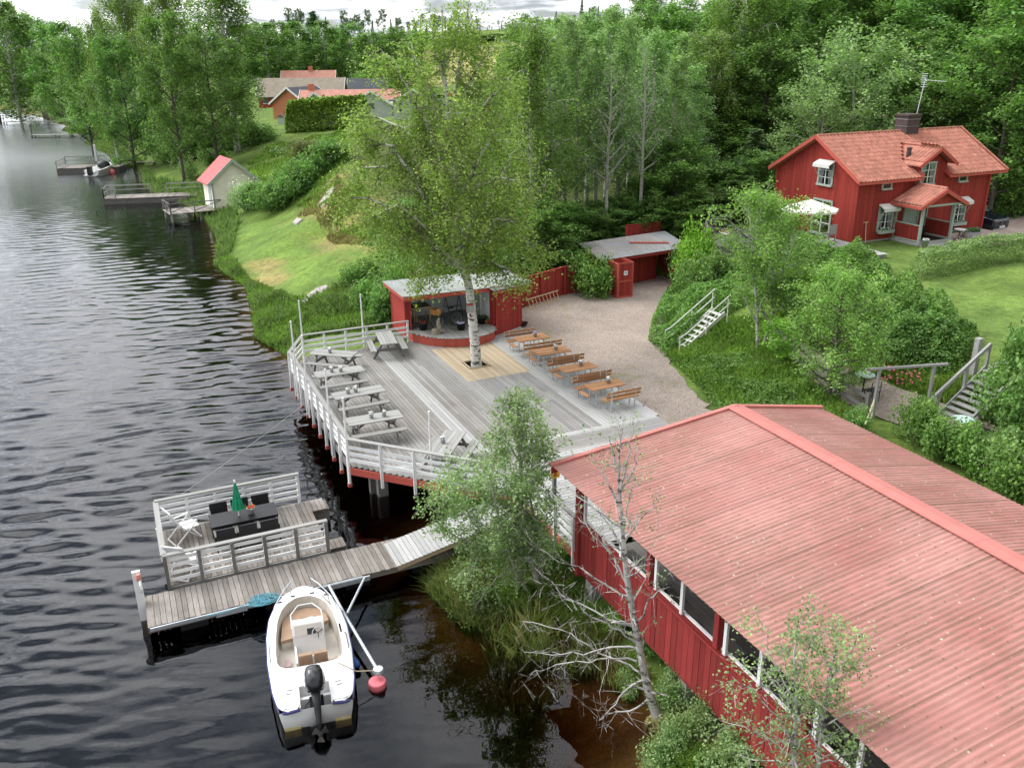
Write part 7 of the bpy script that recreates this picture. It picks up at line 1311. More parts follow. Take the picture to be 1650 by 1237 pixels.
for i in range(170):
    px = rs_.uniform(405, 1120); D = rs_.uniform(400, 560); yb = 33 if px < 760 else 42 if px < 930 else 20; key = 'pine' if rs_.random() < .62 else 'spruce'
    ptree(key, px, D, yb+rs_.normal(4, 9)+(D-430)*-.02, None, name='forest_pine' if key == 'pine' else 'forest_spruce', label='tall pine in the far wood on the skyline' if key == 'pine' else 'dark spruce in the far wood on the skyline', group='pines of the far wood' if key == 'pine' else 'spruces of the far wood')
for i in range(30): ptree('birch_far', rs_.uniform(400, 780), rs_.uniform(300, 345), rs_.uniform(56, 72), None, name='forest_birch', label='light green birch at the edge of the far wood', group='birches at the far wood edge')
# --- birch behind the stage, pale aspens and the dense wood
for px, D, yt, rad, lb, key in [(858, 52, 48, 3.4, 'yellowish birch growing behind the stage shed', 'weeping'), (815, 56, 95, 3.2, 'smaller birch between the stage birch and the big one', 'weeping')]: ptree(key, px, D, yt, rad, name='birch_tree', label=lb, group='birches behind the stage')
for px, D, yt in [(893, 56, 55), (912, 60, 35), (932, 57, 40), (950, 64, 25), (965, 58, 60), (982, 63, 20), (1002, 58, 40), (1020, 66, 30), (1062, 62, 55), (1085, 58, 95), (1100, 66, 60), (1120, 60, 110), (905, 70, 30), (995, 72, 15)]: ptree('aspen', px, D, yt, 2.3, name='aspen_tree', label='pale thin-stemmed aspen in the wood behind the red fence', group='aspens behind the fence')
for px, D, yt in [(1043, 56, 62), (985, 55, 90)]: ptree('bare_aspen', px, D, yt, 2.2, name='bare_aspen', label='nearly leafless grey aspen at the wood edge above the lean-to', group='leafless aspens')
for px, D, yt, rad, key in [(880, 78, 55, 4, 'broad'), (940, 82, 40, 4.5, 'dark'), (1000, 85, 25, 4.5, 'dark'), (1045, 100, -8, 3.6, 'broad'), (1040, 75, 75, 4, 'dark'), (1090, 82, 20, 4.5, 'broad'), (1110, 72, 120, 4, 'dark'), (1150, 78, 25, 4.5, 'dark'), (1160, 70, 150, 3.8, 'broad'), (1225, 82, -20, 5, 'broad'), (1245, 72, 70, 4.2, 'dark'), (1290, 86, -30, 5.5, 'broad'), (1300, 72, 110, 4, 'broad'), (1345, 92, -30, 5.5, 'dark'), (1400, 90, -35, 5.5, 'broad'), (1450, 95, -40, 6, 'dark'), (1455, 76, 60, 4.5, 'dark'), (1500, 84, -25, 5.5, 'dark'), (1550, 88, -40, 6, 'broad'), (1560, 76, 60, 4.5, 'dark'), (1605, 84, -30, 6, 'dark'), (1650, 78, -30, 6, 'broad'), (1690, 70, -20, 5.5, 'broad'), (1640, 68, 70, 4, 'broad'), (1600, 72, 90, 4, 'dark'), (1520, 72, 110, 4, 'dark'), (1180, 92, 0, 5, 'dark'), (1330, 110, -60, 7, 'broad'), (1430, 115, -60, 7, 'dark'), (1530, 110, -60, 7, 'broad'), (1620, 105, -60, 7, 'dark'), (1130, 105, 10, 6, 'dark'), (1230, 110, -30, 6, 'dark')]:
    ptree(key, px, D, yt, rad, name='wood_tree', label={'broad': 'fresh green broadleaf tree in the dense wood behind the cottage', 'dark': 'deep green broadleaf tree in the dense wood behind the cottage'}[key], group={'broad': 'fresh green trees of the dense wood', 'dark': 'deep green trees of the dense wood'}[key])
ptree('weeping', 1192, 74, -45, 4.2, name='birch_tree', label='tall birch with a bare white top trunk in the wood beside the cottage', k=2); ptree('weeping', 1150, 70, 60, 3.4, name='birch_tree', label='shorter yellow-green birch in front of the tall wood birch', k=0)
ptree('willow', 1392, 70, 82, 5.0, name='round_willow', label='big rounded grey-green willow behind the cottage roof'); ptree('willow', 1335, 66, 150, 3.6, name='round_willow', label='lower grey-green willow touching the cottage gable')
ptree('spruce', 1228, 62, 205, 2.2, name='young_spruce', label='young light green spruce left standing before the wood by the cottage', k=1)
for px, D, yt, rad, key, lb in [(1100, 57, 235, 3, 'broad', 'fresh leafy tree behind the lean-to shed'), (1060, 58, 290, 2.6, 'broad', 'leafy young tree behind the red screen'), (1170, 60, 270, 3, 'broad', 'fresh leafy tree beyond the crossed railing'), (1010, 56, 320, 2.6, 'dark', 'dark undergrowth tree behind the grey roof'), (960, 55, 330, 2.6, 'dark', 'dark undergrowth tree above the fence bush'), (915, 53, 330, 2.4, 'broad', 'leafy tree overhanging the red fence by the ladder'), (870, 50, 330, 2.6, 'broad', 'fresh leafy tree hanging over the fence by the stage shed'), (1240, 60, 250, 2.6, 'broad', 'fresh leafy tree beside the cottage gable'), (1205, 58, 300, 2.4, 'broad', 'leafy tree behind the upper terrace'), (640, 52, 330, 3, 'broad', 'leafy tree behind the back corner of the deck'), (690, 54, 320, 3, 'dark', 'dark leafy tree behind the stage roof'), (740, 56, 310, 3, 'broad', 'leafy tree behind the stage, under the big birch'), (1135, 55, 325, 2.4, 'broad', 'low leafy tree between the lean-to and the crossed railing'), (1080, 55, 330, 2.2, 'broad', 'low leafy tree right behind the red screen')]: ptree(key, px, D, yt, rad, name='edge_tree', label=lb, group='trees at the wood edge')
# ------------------------------------------------------------------ shrubs and small trees on the slope and round the yard
GB = 'shrubs round the yard and the slope'
for key, px, py, w, h, lb in [('bush', 953, 476, 3.4, 2.9, 'big rounded elder bush in front of the red fence'), ('lime_bush', 1110, 452, 3.2, 3.9, 'bright green young bush at the corner of the lean-to'), ('dark_bush', 1135, 470, 3.6, 2.6, 'dark green bush below the crossed railing'), ('bush', 1100, 445, 2.6, 2.4, 'leafy bush by the red end wall'), ('bush', 1290, 418, 3.6, 1.7, 'leafy bush below the cream parasol'), ('dark_bush', 625, 520, 3.0, 2.6, 'dark bush beside the stage wall'), ('bush', 600, 500, 2.8, 2.0, 'leafy bush behind the back rail'), ('bush', 645, 500, 2.8, 3.4, 'tall leafy bush tucked against the stage'), ('bush', 580, 455, 3, 1.6, 'low bush in the grass above the rock slab'), ('bush', 1475, 712, 2.4, 1.9, 'rounded green bush between the hall roof and the patio'), ('bush', 1520, 735, 2.4, 1.7, 'green bush at the hall eave below the stairs'), ('bush', 1570, 760, 2.4, 1.8, 'green bush along the hall eave past the cafe table'), ('pale_bush', 1600, 775, 2.4, 1.7, 'pale bush along the hall eave by the path lamp'), ('bush', 1640, 800, 2.6, 2.0, 'green bush at the far end of the hall eave'), ('dark_bush', 1645, 760, 2.6, 2.0, 'dark bush behind the path lamp'), ('dark_bush', 1640, 690, 3.0, 2.8, 'dark bush to one side of the timber stairs'), ('dark_bush', 1655, 620, 3.2, 3.0, 'tall dark bush beside the lawn end of the stairs'), ('bush', 1630, 350, 3.4, 3.4, 'white-tipped bush beside the parked cars'), ('bush', 1660, 345, 3.6, 3.8, 'larger bush behind the driveway'), ('grey_bush', 1235, 385, 3.4, 3.2, 'white-flowering bush before the upper terrace'), ('dark_bush', 1380, 700, 1.6, 1.3, 'small bush by the cream gate'), ('lime_bush', 1400, 600, 1.6, 1.0, 'low light green bush on the garden bank'), ('bush', 1620, 640, 2.0, 1.6, 'leafy bush by the stair handrail')]: pbush(key, px, py, w, h, name='shrub', label=lb, cat='shrub', group=GB)
for s in (31,): proto('slope_tree', 'birch_grey', 'slope', seed=s, H=5.6, tr=.09, c0=.16, rad=1.75, shape='oval', nb=36, elev=(40, 68), curve=-.05, nsub=6, subl=.5, nleaf=15000, leaf=.10, spread=.13, stems=3)
for s in (33,): proto('slope_cone', 'dark_bark', 'slope', seed=s, H=4.4, tr=.07, c0=.05, rad=1.7, shape='oval', nb=40, elev=(15, 40), curve=.08, nsub=6, subl=.5, nleaf=15000, leaf=.09, spread=.11)
for s in (34,): proto('sapling', 'grey_bark', 'lime', seed=s, H=3.0, tr=.03, c0=.15, rad=.9, shape='oval', nb=18, elev=(40, 65), curve=0, nsub=5, subl=.5, nleaf=2600, leaf=.12, spread=.1)
p = hit(1215, 566); plant('slope_tree', p[0], p[1], 6.2, 1.95, 'slope_birch', 'young multi-stemmed birch on the green slope above the gravel', 'tree'); p = hit(1335, 645); plant('slope_cone', p[0], p[1], 4.6, 1.85, 'slope_larch', 'dense cone-shaped young tree beside the garden path', 'tree'); p = hit(1268, 560); plant('sapling', p[0], p[1], 3.0, 1.1, 'lime_sapling', 'bright lime green sapling between the two slope trees', 'tree', 'saplings on the slope', rot=0); p = hit(1255, 590); plant('sapling', p[0], p[1], 1.8, .9, 'lime_sapling', 'low lime green sapling at the foot of the path fence', 'tree', 'saplings on the slope', rot=2)
# --- leafy masses that follow the ground: creepers and hedges
def mass(name, label, poly, h, lf, leaf, n, seed, kind=None, cat='hedge', group=None, top=.5, flat=False, shell=.45, spots=None):
    """leaves filled between the ground and an uneven top inside a world polygon"""
    r = np.random.default_rng(seed); P = np.array(poly); lo, hi = P.min(0), P.max(0); pts = np.zeros((0, 2))
    while len(pts) < n: q = r.uniform(lo, hi, (n*2, 2)); pts = np.r_[pts, q[pdist(q, P) < 0]]
    pts = pts[:n]; d = -pdist(pts, P); edge = np.clip(d/(h*(.55 if not flat else .16)), 0, 1)**.5; hh = h*edge*(1+(.0 if flat else .3)*wob(pts, 2.2, 12, seed)+(.05 if flat else .14)*wob(pts, .8, 12, seed+1)); z = G(pts); f = np.where(r.random(n) < .72, 1-r.exponential(.10, n), r.random(n)); C = np.c_[pts, z+np.clip(f, 0.02, 1.08)*hh]; c0 = np.array([*P.mean(0), g1(*P.mean(0))])
    me = quads(name, leaves(C-c0, leaf, r, .9), LF[lf]); o = mesh_obj(name, me); o.location = c0; return tag(o, label, cat, group, kind)
def S(*pts): return [tuple(site(v, u)[:2]) for v, u in pts]
mass('creeper_mound', 'low leafy creepers covering the bank beside the white handrail', S((21.3, 30.6), (22.0, 33.0), (24.2, 36.0), (27.2, 39.4), (30.0, 40.3), (31.0, 37), (29.5, 33.5), (26.5, 31.8)), .75, 'broad', .14, 20000, 3, 'stuff', 'creeper')
mass('garden_hedge', 'thick rambling green hedge along the top of the garden bank', S((28.4, 32.6), (30.6, 35.0), (33.0, 32.6), (32.8, 30), (31.4, 25.5), (29.6, 21.6), (27.6, 20.7), (26.9, 23.4), (27.8, 27)), 1.55, 'broad', .13, 40000, 5, None, 'hedge', 'hedges by the lawn'); mass('dark_hedge_part', 'darker leafy hedge section above the cafe tables', S((28.2, 26.6), (30.2, 25.8), (28.7, 21.3), (27.3, 20.9), (26.6, 23.4)), 1.75, 'dark', .12, 13000, 8, None, 'hedge', 'hedges by the lawn')
mass('front_hedge', 'clipped green hedge between the lawn and the cottage', S((35.4, 29.6), (36.2, 31.0), (42, 31.2), (48, 31.0), (56, 30.5), (56, 29.2), (48, 29.5), (42, 29.6)), 1.25, 'alder', .10, 34000, 11, None, 'hedge', 'hedges by the lawn', flat=True); mass('short_hedge', 'short rounded hedge piece below the garden terrace', S((31.4, 31.6), (32, 33.6), (34.4, 33.2), (34.9, 30.9), (33, 30.2)), 1.1, 'broad', .10, 9000, 12, None, 'hedge', 'hedges by the lawn')
HP = [tuple(away(x, 100, D)[:2]) for x, D in ((449, 123), (590, 126), (592, 129.5), (450, 126.5))]; mass('thuja_hedge', 'tall clipped thuja hedge at the top of the far lawn', HP, zl(148, 126)-4.1, 'thuja', .3, 30000, 14, None, 'hedge', None, flat=True)
mass('bank_shrubbery', 'low leafy growth on the bank between the gravel and the handrail', S((20.6, 27.4), (21.3, 30.3), (22.4, 30.2), (23.3, 27.4), (23.2, 24.4), (21.2, 21.6), (19.3, 22.2), (19.7, 24.6)), .3, 'broad', .10, 11000, 15, 'stuff', 'undergrowth')
mass('wood_undergrowth', 'dark leafy undergrowth along the edge of the wood', S((13, 41.2), (18, 41.8), (22, 43.4), (25, 45), (31, 46), (33, 45), (36, 48), (50, 48), (62, 52), (60, 57), (40, 54), (24, 51), (12, 47)), 2.0, 'dark', .26, 30000, 17, 'stuff', 'undergrowth')
for i, (v, u) in enumerate([(25.9, 22.2), (25.8, 23.2), (26.2, 22.6), (25.7, 24.0), (26.3, 21.6)]):
    z = gs(v, u); mb = MB()
    for k in range(14): mb.lathe([(.01, -.035), (.045, 0), (.01, .035)], 5, (v+rs_.normal(0, .25), u+rs_.normal(0, .25), z+.25+rs_.uniform(0, .4)))
    smesh(mb, 'rose_blooms', M['pink'], 'scattered pink blooms on the bank behind the cafe table', 'flowers', 'pink blooms on the bank')
# --- grass
def blades(name, label, poly, n, h, lf, seed, wid=.02, bend=.35, keep=None, group=None, zmin=-.35, kind='stuff', lean=None, clump=0):
    r = np.random.default_rng(seed); P = np.array(poly); lo, hi = P.min(0), P.max(0); pts = np.zeros((0, 2))
    while len(pts) < n:
        q = r.uniform(lo, hi, (n*2, 2)); d = pdist(q, P); q = q[(d < 0)]
        if clump: w_ = wob(q, clump, 12, seed); q = q[w_ > r.normal(.1, .5, len(q))]
        z = G(q); q = q[z > zmin]; pts = np.r_[pts, q]
    pts = pts[:n]; z = G(pts); az = r.uniform(0, 6.28, n); hh = h*r.uniform(.5, 1.3, n)*(1+.3*wob(pts, 3, 12, seed+1)); dx = np.c_[np.cos(az), np.sin(az)]; la = r.uniform(0, 6.28, n) if lean is None else r.normal(lean, .6, n); dl = np.c_[np.cos(la), np.sin(la)]*(hh*bend*r.uniform(.3, 1.2, n))[:, None]; w_ = wid*r.uniform(.6, 1.4, n)
    b0 = np.c_[pts-dx*w_[:, None], z-.03]; b1 = np.c_[pts+dx*w_[:, None], z-.03]; m1 = np.c_[pts+dx*w_[:, None]*.8+dl*.35, z+hh*.6]; m0 = np.c_[pts-dx*w_[:, None]*.8+dl*.35, z+hh*.6]; tip = np.c_[pts+dl, z+hh*(1-.25*bend)]; c0 = np.array([*P.mean(0), 0]); V = np.stack([b0, b1, m1, tip, m0], 1)-c0
    o = mesh_obj(name, quads(name, V, LF[lf])); o.location = c0; return tag(o, label, 'grass', group, kind)
BANK = polypx([(352, 392), (345, 428), (395, 462), (408, 505), (412, 545), (462, 574), (500, 545), (640, 530), (640, 470), (600, 455), (560, 462), (470, 482), (405, 456), (368, 412)])
blades('bank_grass', 'tall lush grass on the bank beside the deck', BANK, 30000, .32, 'grass', 21, .03, .5); blades('bank_grass_pale', 'paler seeding grass on the bank beside the deck', BANK, 14000, .5, 'grass_pale', 22, .025, .6, clump=3)
blades('shore_grass', 'pale green rushes along the water edge of the far bank', polypx([(135, 232), (175, 250), (190, 272), (228, 278), (232, 300), (262, 318), (300, 330), (335, 360), (352, 392), (362, 420), (375, 400), (385, 350), (340, 305), (300, 300), (250, 290), (230, 262), (190, 240), (150, 222)]), 16000, .6, 'grass_pale', 23, .06, .4)
blades('slope_grass', 'rough green grass on the steep bank above the lawn', polypx([(400, 262), (440, 236), (500, 222), (560, 215), (560, 260), (545, 285), (600, 330), (620, 410), (560, 385), (490, 335), (430, 325), (395, 310)]), 16000, .4, 'grass', 24, .05, .5, clump=4); blades('dry_grass', 'straw-coloured dry grass on the sunny slope', [tuple(p) for p in DRY], 9000, .3, 'dry', 25, .03, .6, clump=3)
blades('hill_grass', 'lush dark green grass on the slope between gravel and garden', S((20.0, 24.0), (20.6, 27.2), (21.4, 30.2), (22.2, 32.6), (25.2, 31.6), (27.2, 28), (25.6, 28.6), (24.2, 25.6), (23.4, 22), (21, 18.6), (18.9, 18.2), (19.1, 22)), 32000, .34, 'grass', 26, .03, .55); blades('garden_grass', 'dark grass on the bank behind the patio', S((25.9, 17), (26.2, 24), (25.9, 28.4), (27.6, 28), (28.5, 22), (27.2, 19.9), (26.6, 17)), 9000, .3, 'grass', 27, .03, .5)
# foreground shore between the jetty and the hall
FORE = [tuple(at(x, y)[:2]) for x, y in [(725, 880), (735, 930), (800, 985), (900, 1010), (960, 1045), (1050, 1130), (1085, 1170), (1060, 1237), (1050, 1330)]]+S((9.9, 4), (9.85, 10), (9.85, 17.5), (9.6, 20), (8.9, 22.4))
blades('shore_sedge', 'green sedge growing on the muddy shore under the hall', FORE, 20000, .42, 'grass', 31, .016, .6, clump=1.5); blades('withered_sedge', 'withered straw-coloured sedge on the shore under the hall', FORE, 7000, .4, 'dry', 32, .014, .9, clump=1.8)
REED = [tuple(at(x, y)[:2]) for x, y in [(690, 915), (720, 985), (770, 1020), (800, 1080), (830, 1140), (880, 1110), (960, 1095), (1010, 1120), (985, 1050), (900, 1005), (800, 985), (745, 905)]]
blades('reeds', 'yellow-green reeds standing in the shallow water', REED, 2600, .8, 'reed', 33, .012, .5, zmin=-1.2, clump=1.3); blades('reed_fringe', 'dense reddish-yellow reed fringe at the foot of the jetty', [tuple(at(x, y)[:2]) for x, y in [(680, 905), (690, 950), (745, 1005), (790, 1010), (780, 930), (735, 890)]], 4500, .6, 'reed', 34, .012, .8, zmin=-1.2); blades('far_reeds', 'pale reed patch in front of the brown pontoon', [tuple(at(x, y)[:2]) for x, y in [(150, 318), (195, 312), (200, 325), (165, 328)]], 900, .8, 'grass_pale', 35, .05, .4, zmin=-4)
for key, px, py, w, h, lb in [('pale_bush', 1085, 1130, 1.5, 1.1, 'light green alder shoot beside the bare tree foot'), ('pale_bush', 1120, 1190, 1.6, 1.2, 'leafy alder shoots under the hall wall'), ('bush', 1060, 1045, 1.3, 1.0, 'green shrub in the sedge before the hall wall'), ('lime_bush', 985, 1020, .8, .9, 'small lime green shrub in the sedge'), ('pale_bush', 1075, 1225, 1.4, 1.1, 'leafy shoots at the muddy water edge'), ('pale_bush', 1180, 1235, 1.8, 1.2, 'alder shoots below the hall windows'), ('pale_bush', 1010, 1110, .9, .7, 'low leafy shoots at the water by the bare tree'), ('bush', 1130, 1120, 1.2, .9, 'fern-like green shrub against the red wall'), ('bush', 880, 930, 1.8, 1.3, 'green shrub under the leafy alder'), ('dark_bush', 905, 900, 1.6, 1.3, 'dark shrub under the walkway rail'), ('pale_bush', 770, 900, 1.5, 1.0, 'leafy alder branch clump above the gangway'), ('bush', 745, 850, 1.7, 1.5, 'leafy clump between the gangway and the deck front')]: pbush(key, px, py, w, h, name='alder_shrub', label=lb, cat='shrub', group='shrubs on the near shore')

# ------------------------------------------------------------------ the big birch in the deck
def world_pt(px, py, base, off=0.):
    """a point in the upright plane through `base` that faces the camera, pushed `off` metres away from it"""
    n = np.array([base[0], base[1], 0]); n = n/np.linalg.norm(n); d = ray(px, py); o = np.array([0, 0, HCAM]); t = ((np.array([base[0], base[1], 0])-o)@n+off)/(d@n); return o+t*d
def hero(name, label, base, stems, leafspec, bk, lf, twigs=(7, .5, .6), seed=1, twig_bark=None, cones=0):
    """stems: list of (points, r0, r1) in world coordinates; every stem after the first also carries twigs and leaves"""
    r = np.random.default_rng(seed); mb = MB(); mt = MB(); tw = []; allt = []; b0 = np.array(base)
    def add(pts, r0, r1, lev, leafy):
        pts = np.array(pts, float); m = len(pts); t = np.linspace(0, 1, m); mb.tube(pts-b0, list(r0+(r1-r0)*t**.8), 8 if r0 > .08 else 5, False)
        ln = np.linalg.norm(np.diff(pts, axis=0), axis=1).sum()
        if lev == 0: 
            return
        k_ = max(2, int(twigs[0]*ln)) if lev == 1 else 3
        for k in range(k_):
            s_ = (.15 if lev == 1 else .3)+(.85 if lev == 1 else .7)*(k+r.random())/k_; a = s_*(m-1); j = min(int(a), m-2); q = pts[j]+(pts[j+1]-pts[j])*(a-j); d = pts[j+1]-pts[j]; d /= np.linalg.norm(d)+1e-9; sd = d*.55+r.normal(0, .6, 3); sd /= np.linalg.norm(sd); L2 = twigs[1]*(.5+r.random())*(1 if lev == 1 else .6); sp = [q]
            for e in range(4): sd = sd+np.array([0, 0, -twigs[2]*.22])+r.normal(0, .12, 3); sd /= np.linalg.norm(sd); q = q+sd*L2/4; sp.append(q)
            rr = max(.004, (r0+(r1-r0)*s_)*.42); mt.tube(np.array(sp)-b0, [rr, rr*.75, rr*.5, rr*.3, .003], 3, False)
            if lev == 1 and ln > .8:
                for _ in range(2): 
                    j = r.integers(1, 4); q2 = sp[j]; sd2 = r.normal(0, .7, 3)+(sp[j+1]-sp[j])/np.linalg.norm(sp[j+1]-sp[j])*.5; sd2 /= np.linalg.norm(sd2); L3 = L2*.6; sq = [q2]
                    for e in range(3): sd2 = sd2+np.array([0, 0, -twigs[2]*.3]); sd2 /= np.linalg.norm(sd2); q2 = q2+sd2*L3/3; sq.append(q2)
                    mt.tube(np.array(sq)-b0, [rr*.5, rr*.35, .004, .002], 3, False)
                    if leafy: tw.extend([(sq[0], sq[1], leafy), (sq[1], sq[2], leafy), (sq[2], sq[3], leafy)])
            allt.append(sp[3])
            if leafy: tw.extend([(sp[1], sp[2], leafy*.7), (sp[2], sp[3], leafy), (sp[3], sp[4], leafy)])
    for s_ in stems: add(s_[0], s_[1], s_[2], s_[3] if len(s_) > 3 else 1, s_[4] if len(s_) > 4 else 1.)
    alltw = np.array(allt); n, leaf, spread, hang = leafspec; a = np.array([x[0] for x in tw]); b = np.array([x[1] for x in tw]); w = np.array([x[2] for x in tw])*(.2+np.linalg.norm(b-a, axis=1)); idx = r.choice(len(tw), n, p=w/w.sum()); C = a[idx]+(b-a)[idx]*r.random((n, 1))+r.normal(0, spread, (n, 3)); C[:, 2] -= r.exponential(hang, n) if hang else 0
    t = thing(name, label, 'tree', base[0], base[1], base[2], 0, world_xy=True); me = bpy.data.meshes.new(name+'_trunk'); me.from_pydata(mb.v, [], mb.f); me.materials.append(M[bk]); me.polygons.foreach_set('use_smooth', [True]*len(me.polygons)); mesh_obj('trunk', me, t); me = bpy.data.meshes.new(name+'_twigs'); me.from_pydata(mt.v, [], mt.f); me.materials.append(M[twig_bark or bk]); mesh_obj('twigs', me, t); mesh_obj('crown', quads(name+'_crown', leaves(C-b0, leaf, r, .75, .68), LF[lf]), t)
    if cones: ic = r.choice(len(alltw), cones); Cc = alltw[ic]+r.normal(0, .05, (cones, 3)); mesh_obj('cones', quads(name+'_cones', leaves(Cc-b0, .035, r, .2, .9), LF['cone']), t)['kind'] = 'stuff'
    return t
def wig(pts, r, amt, n=3):
    """extra bends between traced points"""
    out = [np.array(pts[0], float)]
    for a, b in zip(pts, pts[1:]):
        a = np.array(a, float); b = np.array(b, float); l_ = np.linalg.norm(b-a)
        for k in range(1, n+1): out.append(a+(b-a)*k/n+(r.normal(0, amt*l_, 3) if k < n else 0))
    return out
bb = np.array(site(13.3, 33.2, 1.3)); rb = np.random.default_rng(5); B = lambda x, y, o=0: world_pt(x, y, bb, o)
bst = [([bb, B(766, 560), B(762, 520), B(757, 470), B(748, 430), B(742, 395), B(737, 355), B(731, 300), B(727, 240), B(722, 180), B(716, 120), B(713, 60), B(712, 10)], .25, .03, 0)]
main = [((737, 360), [(722, 330), (700, 280), (690, 225), (676, 170)], 0), ((742, 400), [(700, 345), (665, 280), (630, 235), (590, 222), (572, 198)], -.6), ((733, 305), [(715, 262), (690, 205), (665, 160), (640, 105), (612, 78)], -1.2), ((727, 240), [(745, 195), (752, 140), (775, 100), (795, 75)], .8), ((722, 180), [(738, 120), (748, 60), (757, 5)], .5), ((718, 140), [(700, 80), (690, 30)], -.6), ((735, 330), [(765, 270), (795, 215), (815, 165)], 1.2), ((741, 390), [(780, 330), (815, 270), (845, 225)], 1.8), ((745, 415), [(790, 380), (830, 340), (855, 300)], 1.5), ((748, 430), [(700, 395), (650, 345), (600, 322), (560, 318)], -1.4), ((737, 350), [(690, 300), (640, 262), (590, 270), (560, 285)], 1.2), ((752, 450), [(770, 400), (800, 352), (828, 358)], -1.6), ((750, 440), [(700, 405), (660, 385), (610, 378)], 1.6), ((730, 290), [(690, 240), (650, 205), (610, 190), (575, 185)], 1.8), ((727, 235), [(700, 180), (680, 120), (660, 60)], 1.5), ((725, 220), [(760, 190), (800, 150), (825, 120)], -1.4), ((715, 110), [(735, 60), (742, 15)], -.8), ((740, 380), [(720, 330), (735, 280), (700, 260)], -2.6), ((742, 400), [(750, 350), (790, 330), (770, 300)], 2.8), ((747, 425), [(760, 390), (730, 370), (740, 345)], -3.0), ((735, 330), [(720, 280), (755, 250), (740, 215)], 3.0), ((728, 260), [(735, 215), (715, 190), (740, 160)], -2.5), ((745, 410), [(690, 370), (640, 330), (600, 350)], -2.6), ((745, 412), [(795, 385), (840, 380), (862, 400)], .2), ((749, 436), [(715, 420), (690, 425), (670, 440)], -.6), ((750, 440), [(790, 420), (815, 430), (825, 440)], -.8), ((736, 345), [(760, 310), (800, 285), (838, 290)], -2.2)]
for st0, ch_, dep in main:
    n = len(ch_); pts = [B(*st0)]+[B(x, y, dep*(k+1)/n) for k, (x, y) in enumerate(ch_)]; ln = np.linalg.norm(pts[-1]-pts[0]); bst.append((wig(pts, rb, .035), .045+.013*ln, .012, 1, 1.))
hero('big_birch', 'large birch with a white trunk growing up through the deck', bb, bst, (64000, .11, .12, .24), 'birch_bark', 'birch', (8.5, .95, .9), 3, 'twig_bark')
p_ = B(752, 425, -.3); o = thing('nest_box', 'small red nest box with a grey lid on the birch trunk', 'nest box', *world_pt(757, 492, bb, -.32)[:2], world_pt(757, 492, bb)[2], R(10), world_xy=True); MB().box(-.13, .13, -.1, .1, -.18, .14).build('box', M['red'], o); MB().extr([(-.17, -.15, .13), (.17, -.15, .13), (.17, .13, .2), (-.17, .13, .2)], (0, 0, .03)).build('lid', M['grey_wood'], o); MB().lathe([(.03, 0), (.03, .012)], 8).build('entrance_hole', M['dark'], o).location = (0, -.11, .02)
o.children[-1].rotation_euler = (R(90), 0, 0)
# --- leafy alder at the gangway
ab = np.array([*at(872, 955, .25)[:2], .1]); ra = np.random.default_rng(8); Aq = lambda x, y, o=0: world_pt(x, y, ab, o)
ast = [([ab, Aq(858, 905), Aq(848, 850), Aq(842, 800), Aq(838, 745), Aq(834, 690), Aq(838, 640)], .09, .015, 1, .8), ([ab+[.15, .1, 0], Aq(868, 890, .2), Aq(862, 845, .2), Aq(852, 790, .3), Aq(858, 740, .5), Aq(868, 690, .6)], .06, .012, 1, .9), ([ab+[-.2, -.1, 0], Aq(830, 920, -.3), Aq(815, 870, -.4), Aq(800, 820, -.5), Aq(790, 770, -.6), Aq(800, 725, -.5)], .06, .012, 1, .9)]
for st0, ch_, dep in [((848, 850), [(820, 820), (790, 800), (750, 790), (720, 785)], -.4), ((842, 800), [(870, 765), (880, 735)], .4), ((830, 920), [(790, 890), (750, 870), (715, 850), (690, 815)], -.2), ((815, 870), [(770, 840), (735, 820), (690, 795)], .5), ((838, 745), [(815, 710), (805, 680)], -.5), ((838, 760), [(860, 715), (872, 690)], .4), ((858, 905), [(820, 890), (770, 900), (735, 930)], -.6), ((830, 920), [(800, 930), (775, 965), (760, 985)], -.8), ((800, 820), [(770, 790), (745, 770), (735, 750)], .6), ((842, 790), [(800, 760), (770, 745)], .2), ((838, 720), [(850, 680), (848, 650)], 0), ((850, 870), [(880, 840), (885, 810)], .7), ((836, 700), [(820, 660), (826, 640)], .3), ((848, 830), [(830, 790), (860, 770)], -1.0), ((820, 880), [(840, 850), (800, 850)], -1.1), ((825, 900), [(860, 880), (880, 870)], -.9)]:
    n = len(ch_); ast.append((wig([Aq(*st0)]+[Aq(x, y, dep*(k+1)/n) for k, (x, y) in enumerate(ch_)], ra, .05), .03, .008, 1, 1.))
hero('leafy_alder', 'leafy many-stemmed alder leaning over the gangway', ab, ast, (23000, .078, .085, .03), 'grey_bark', 'alder', (11, .55, .2), 4)
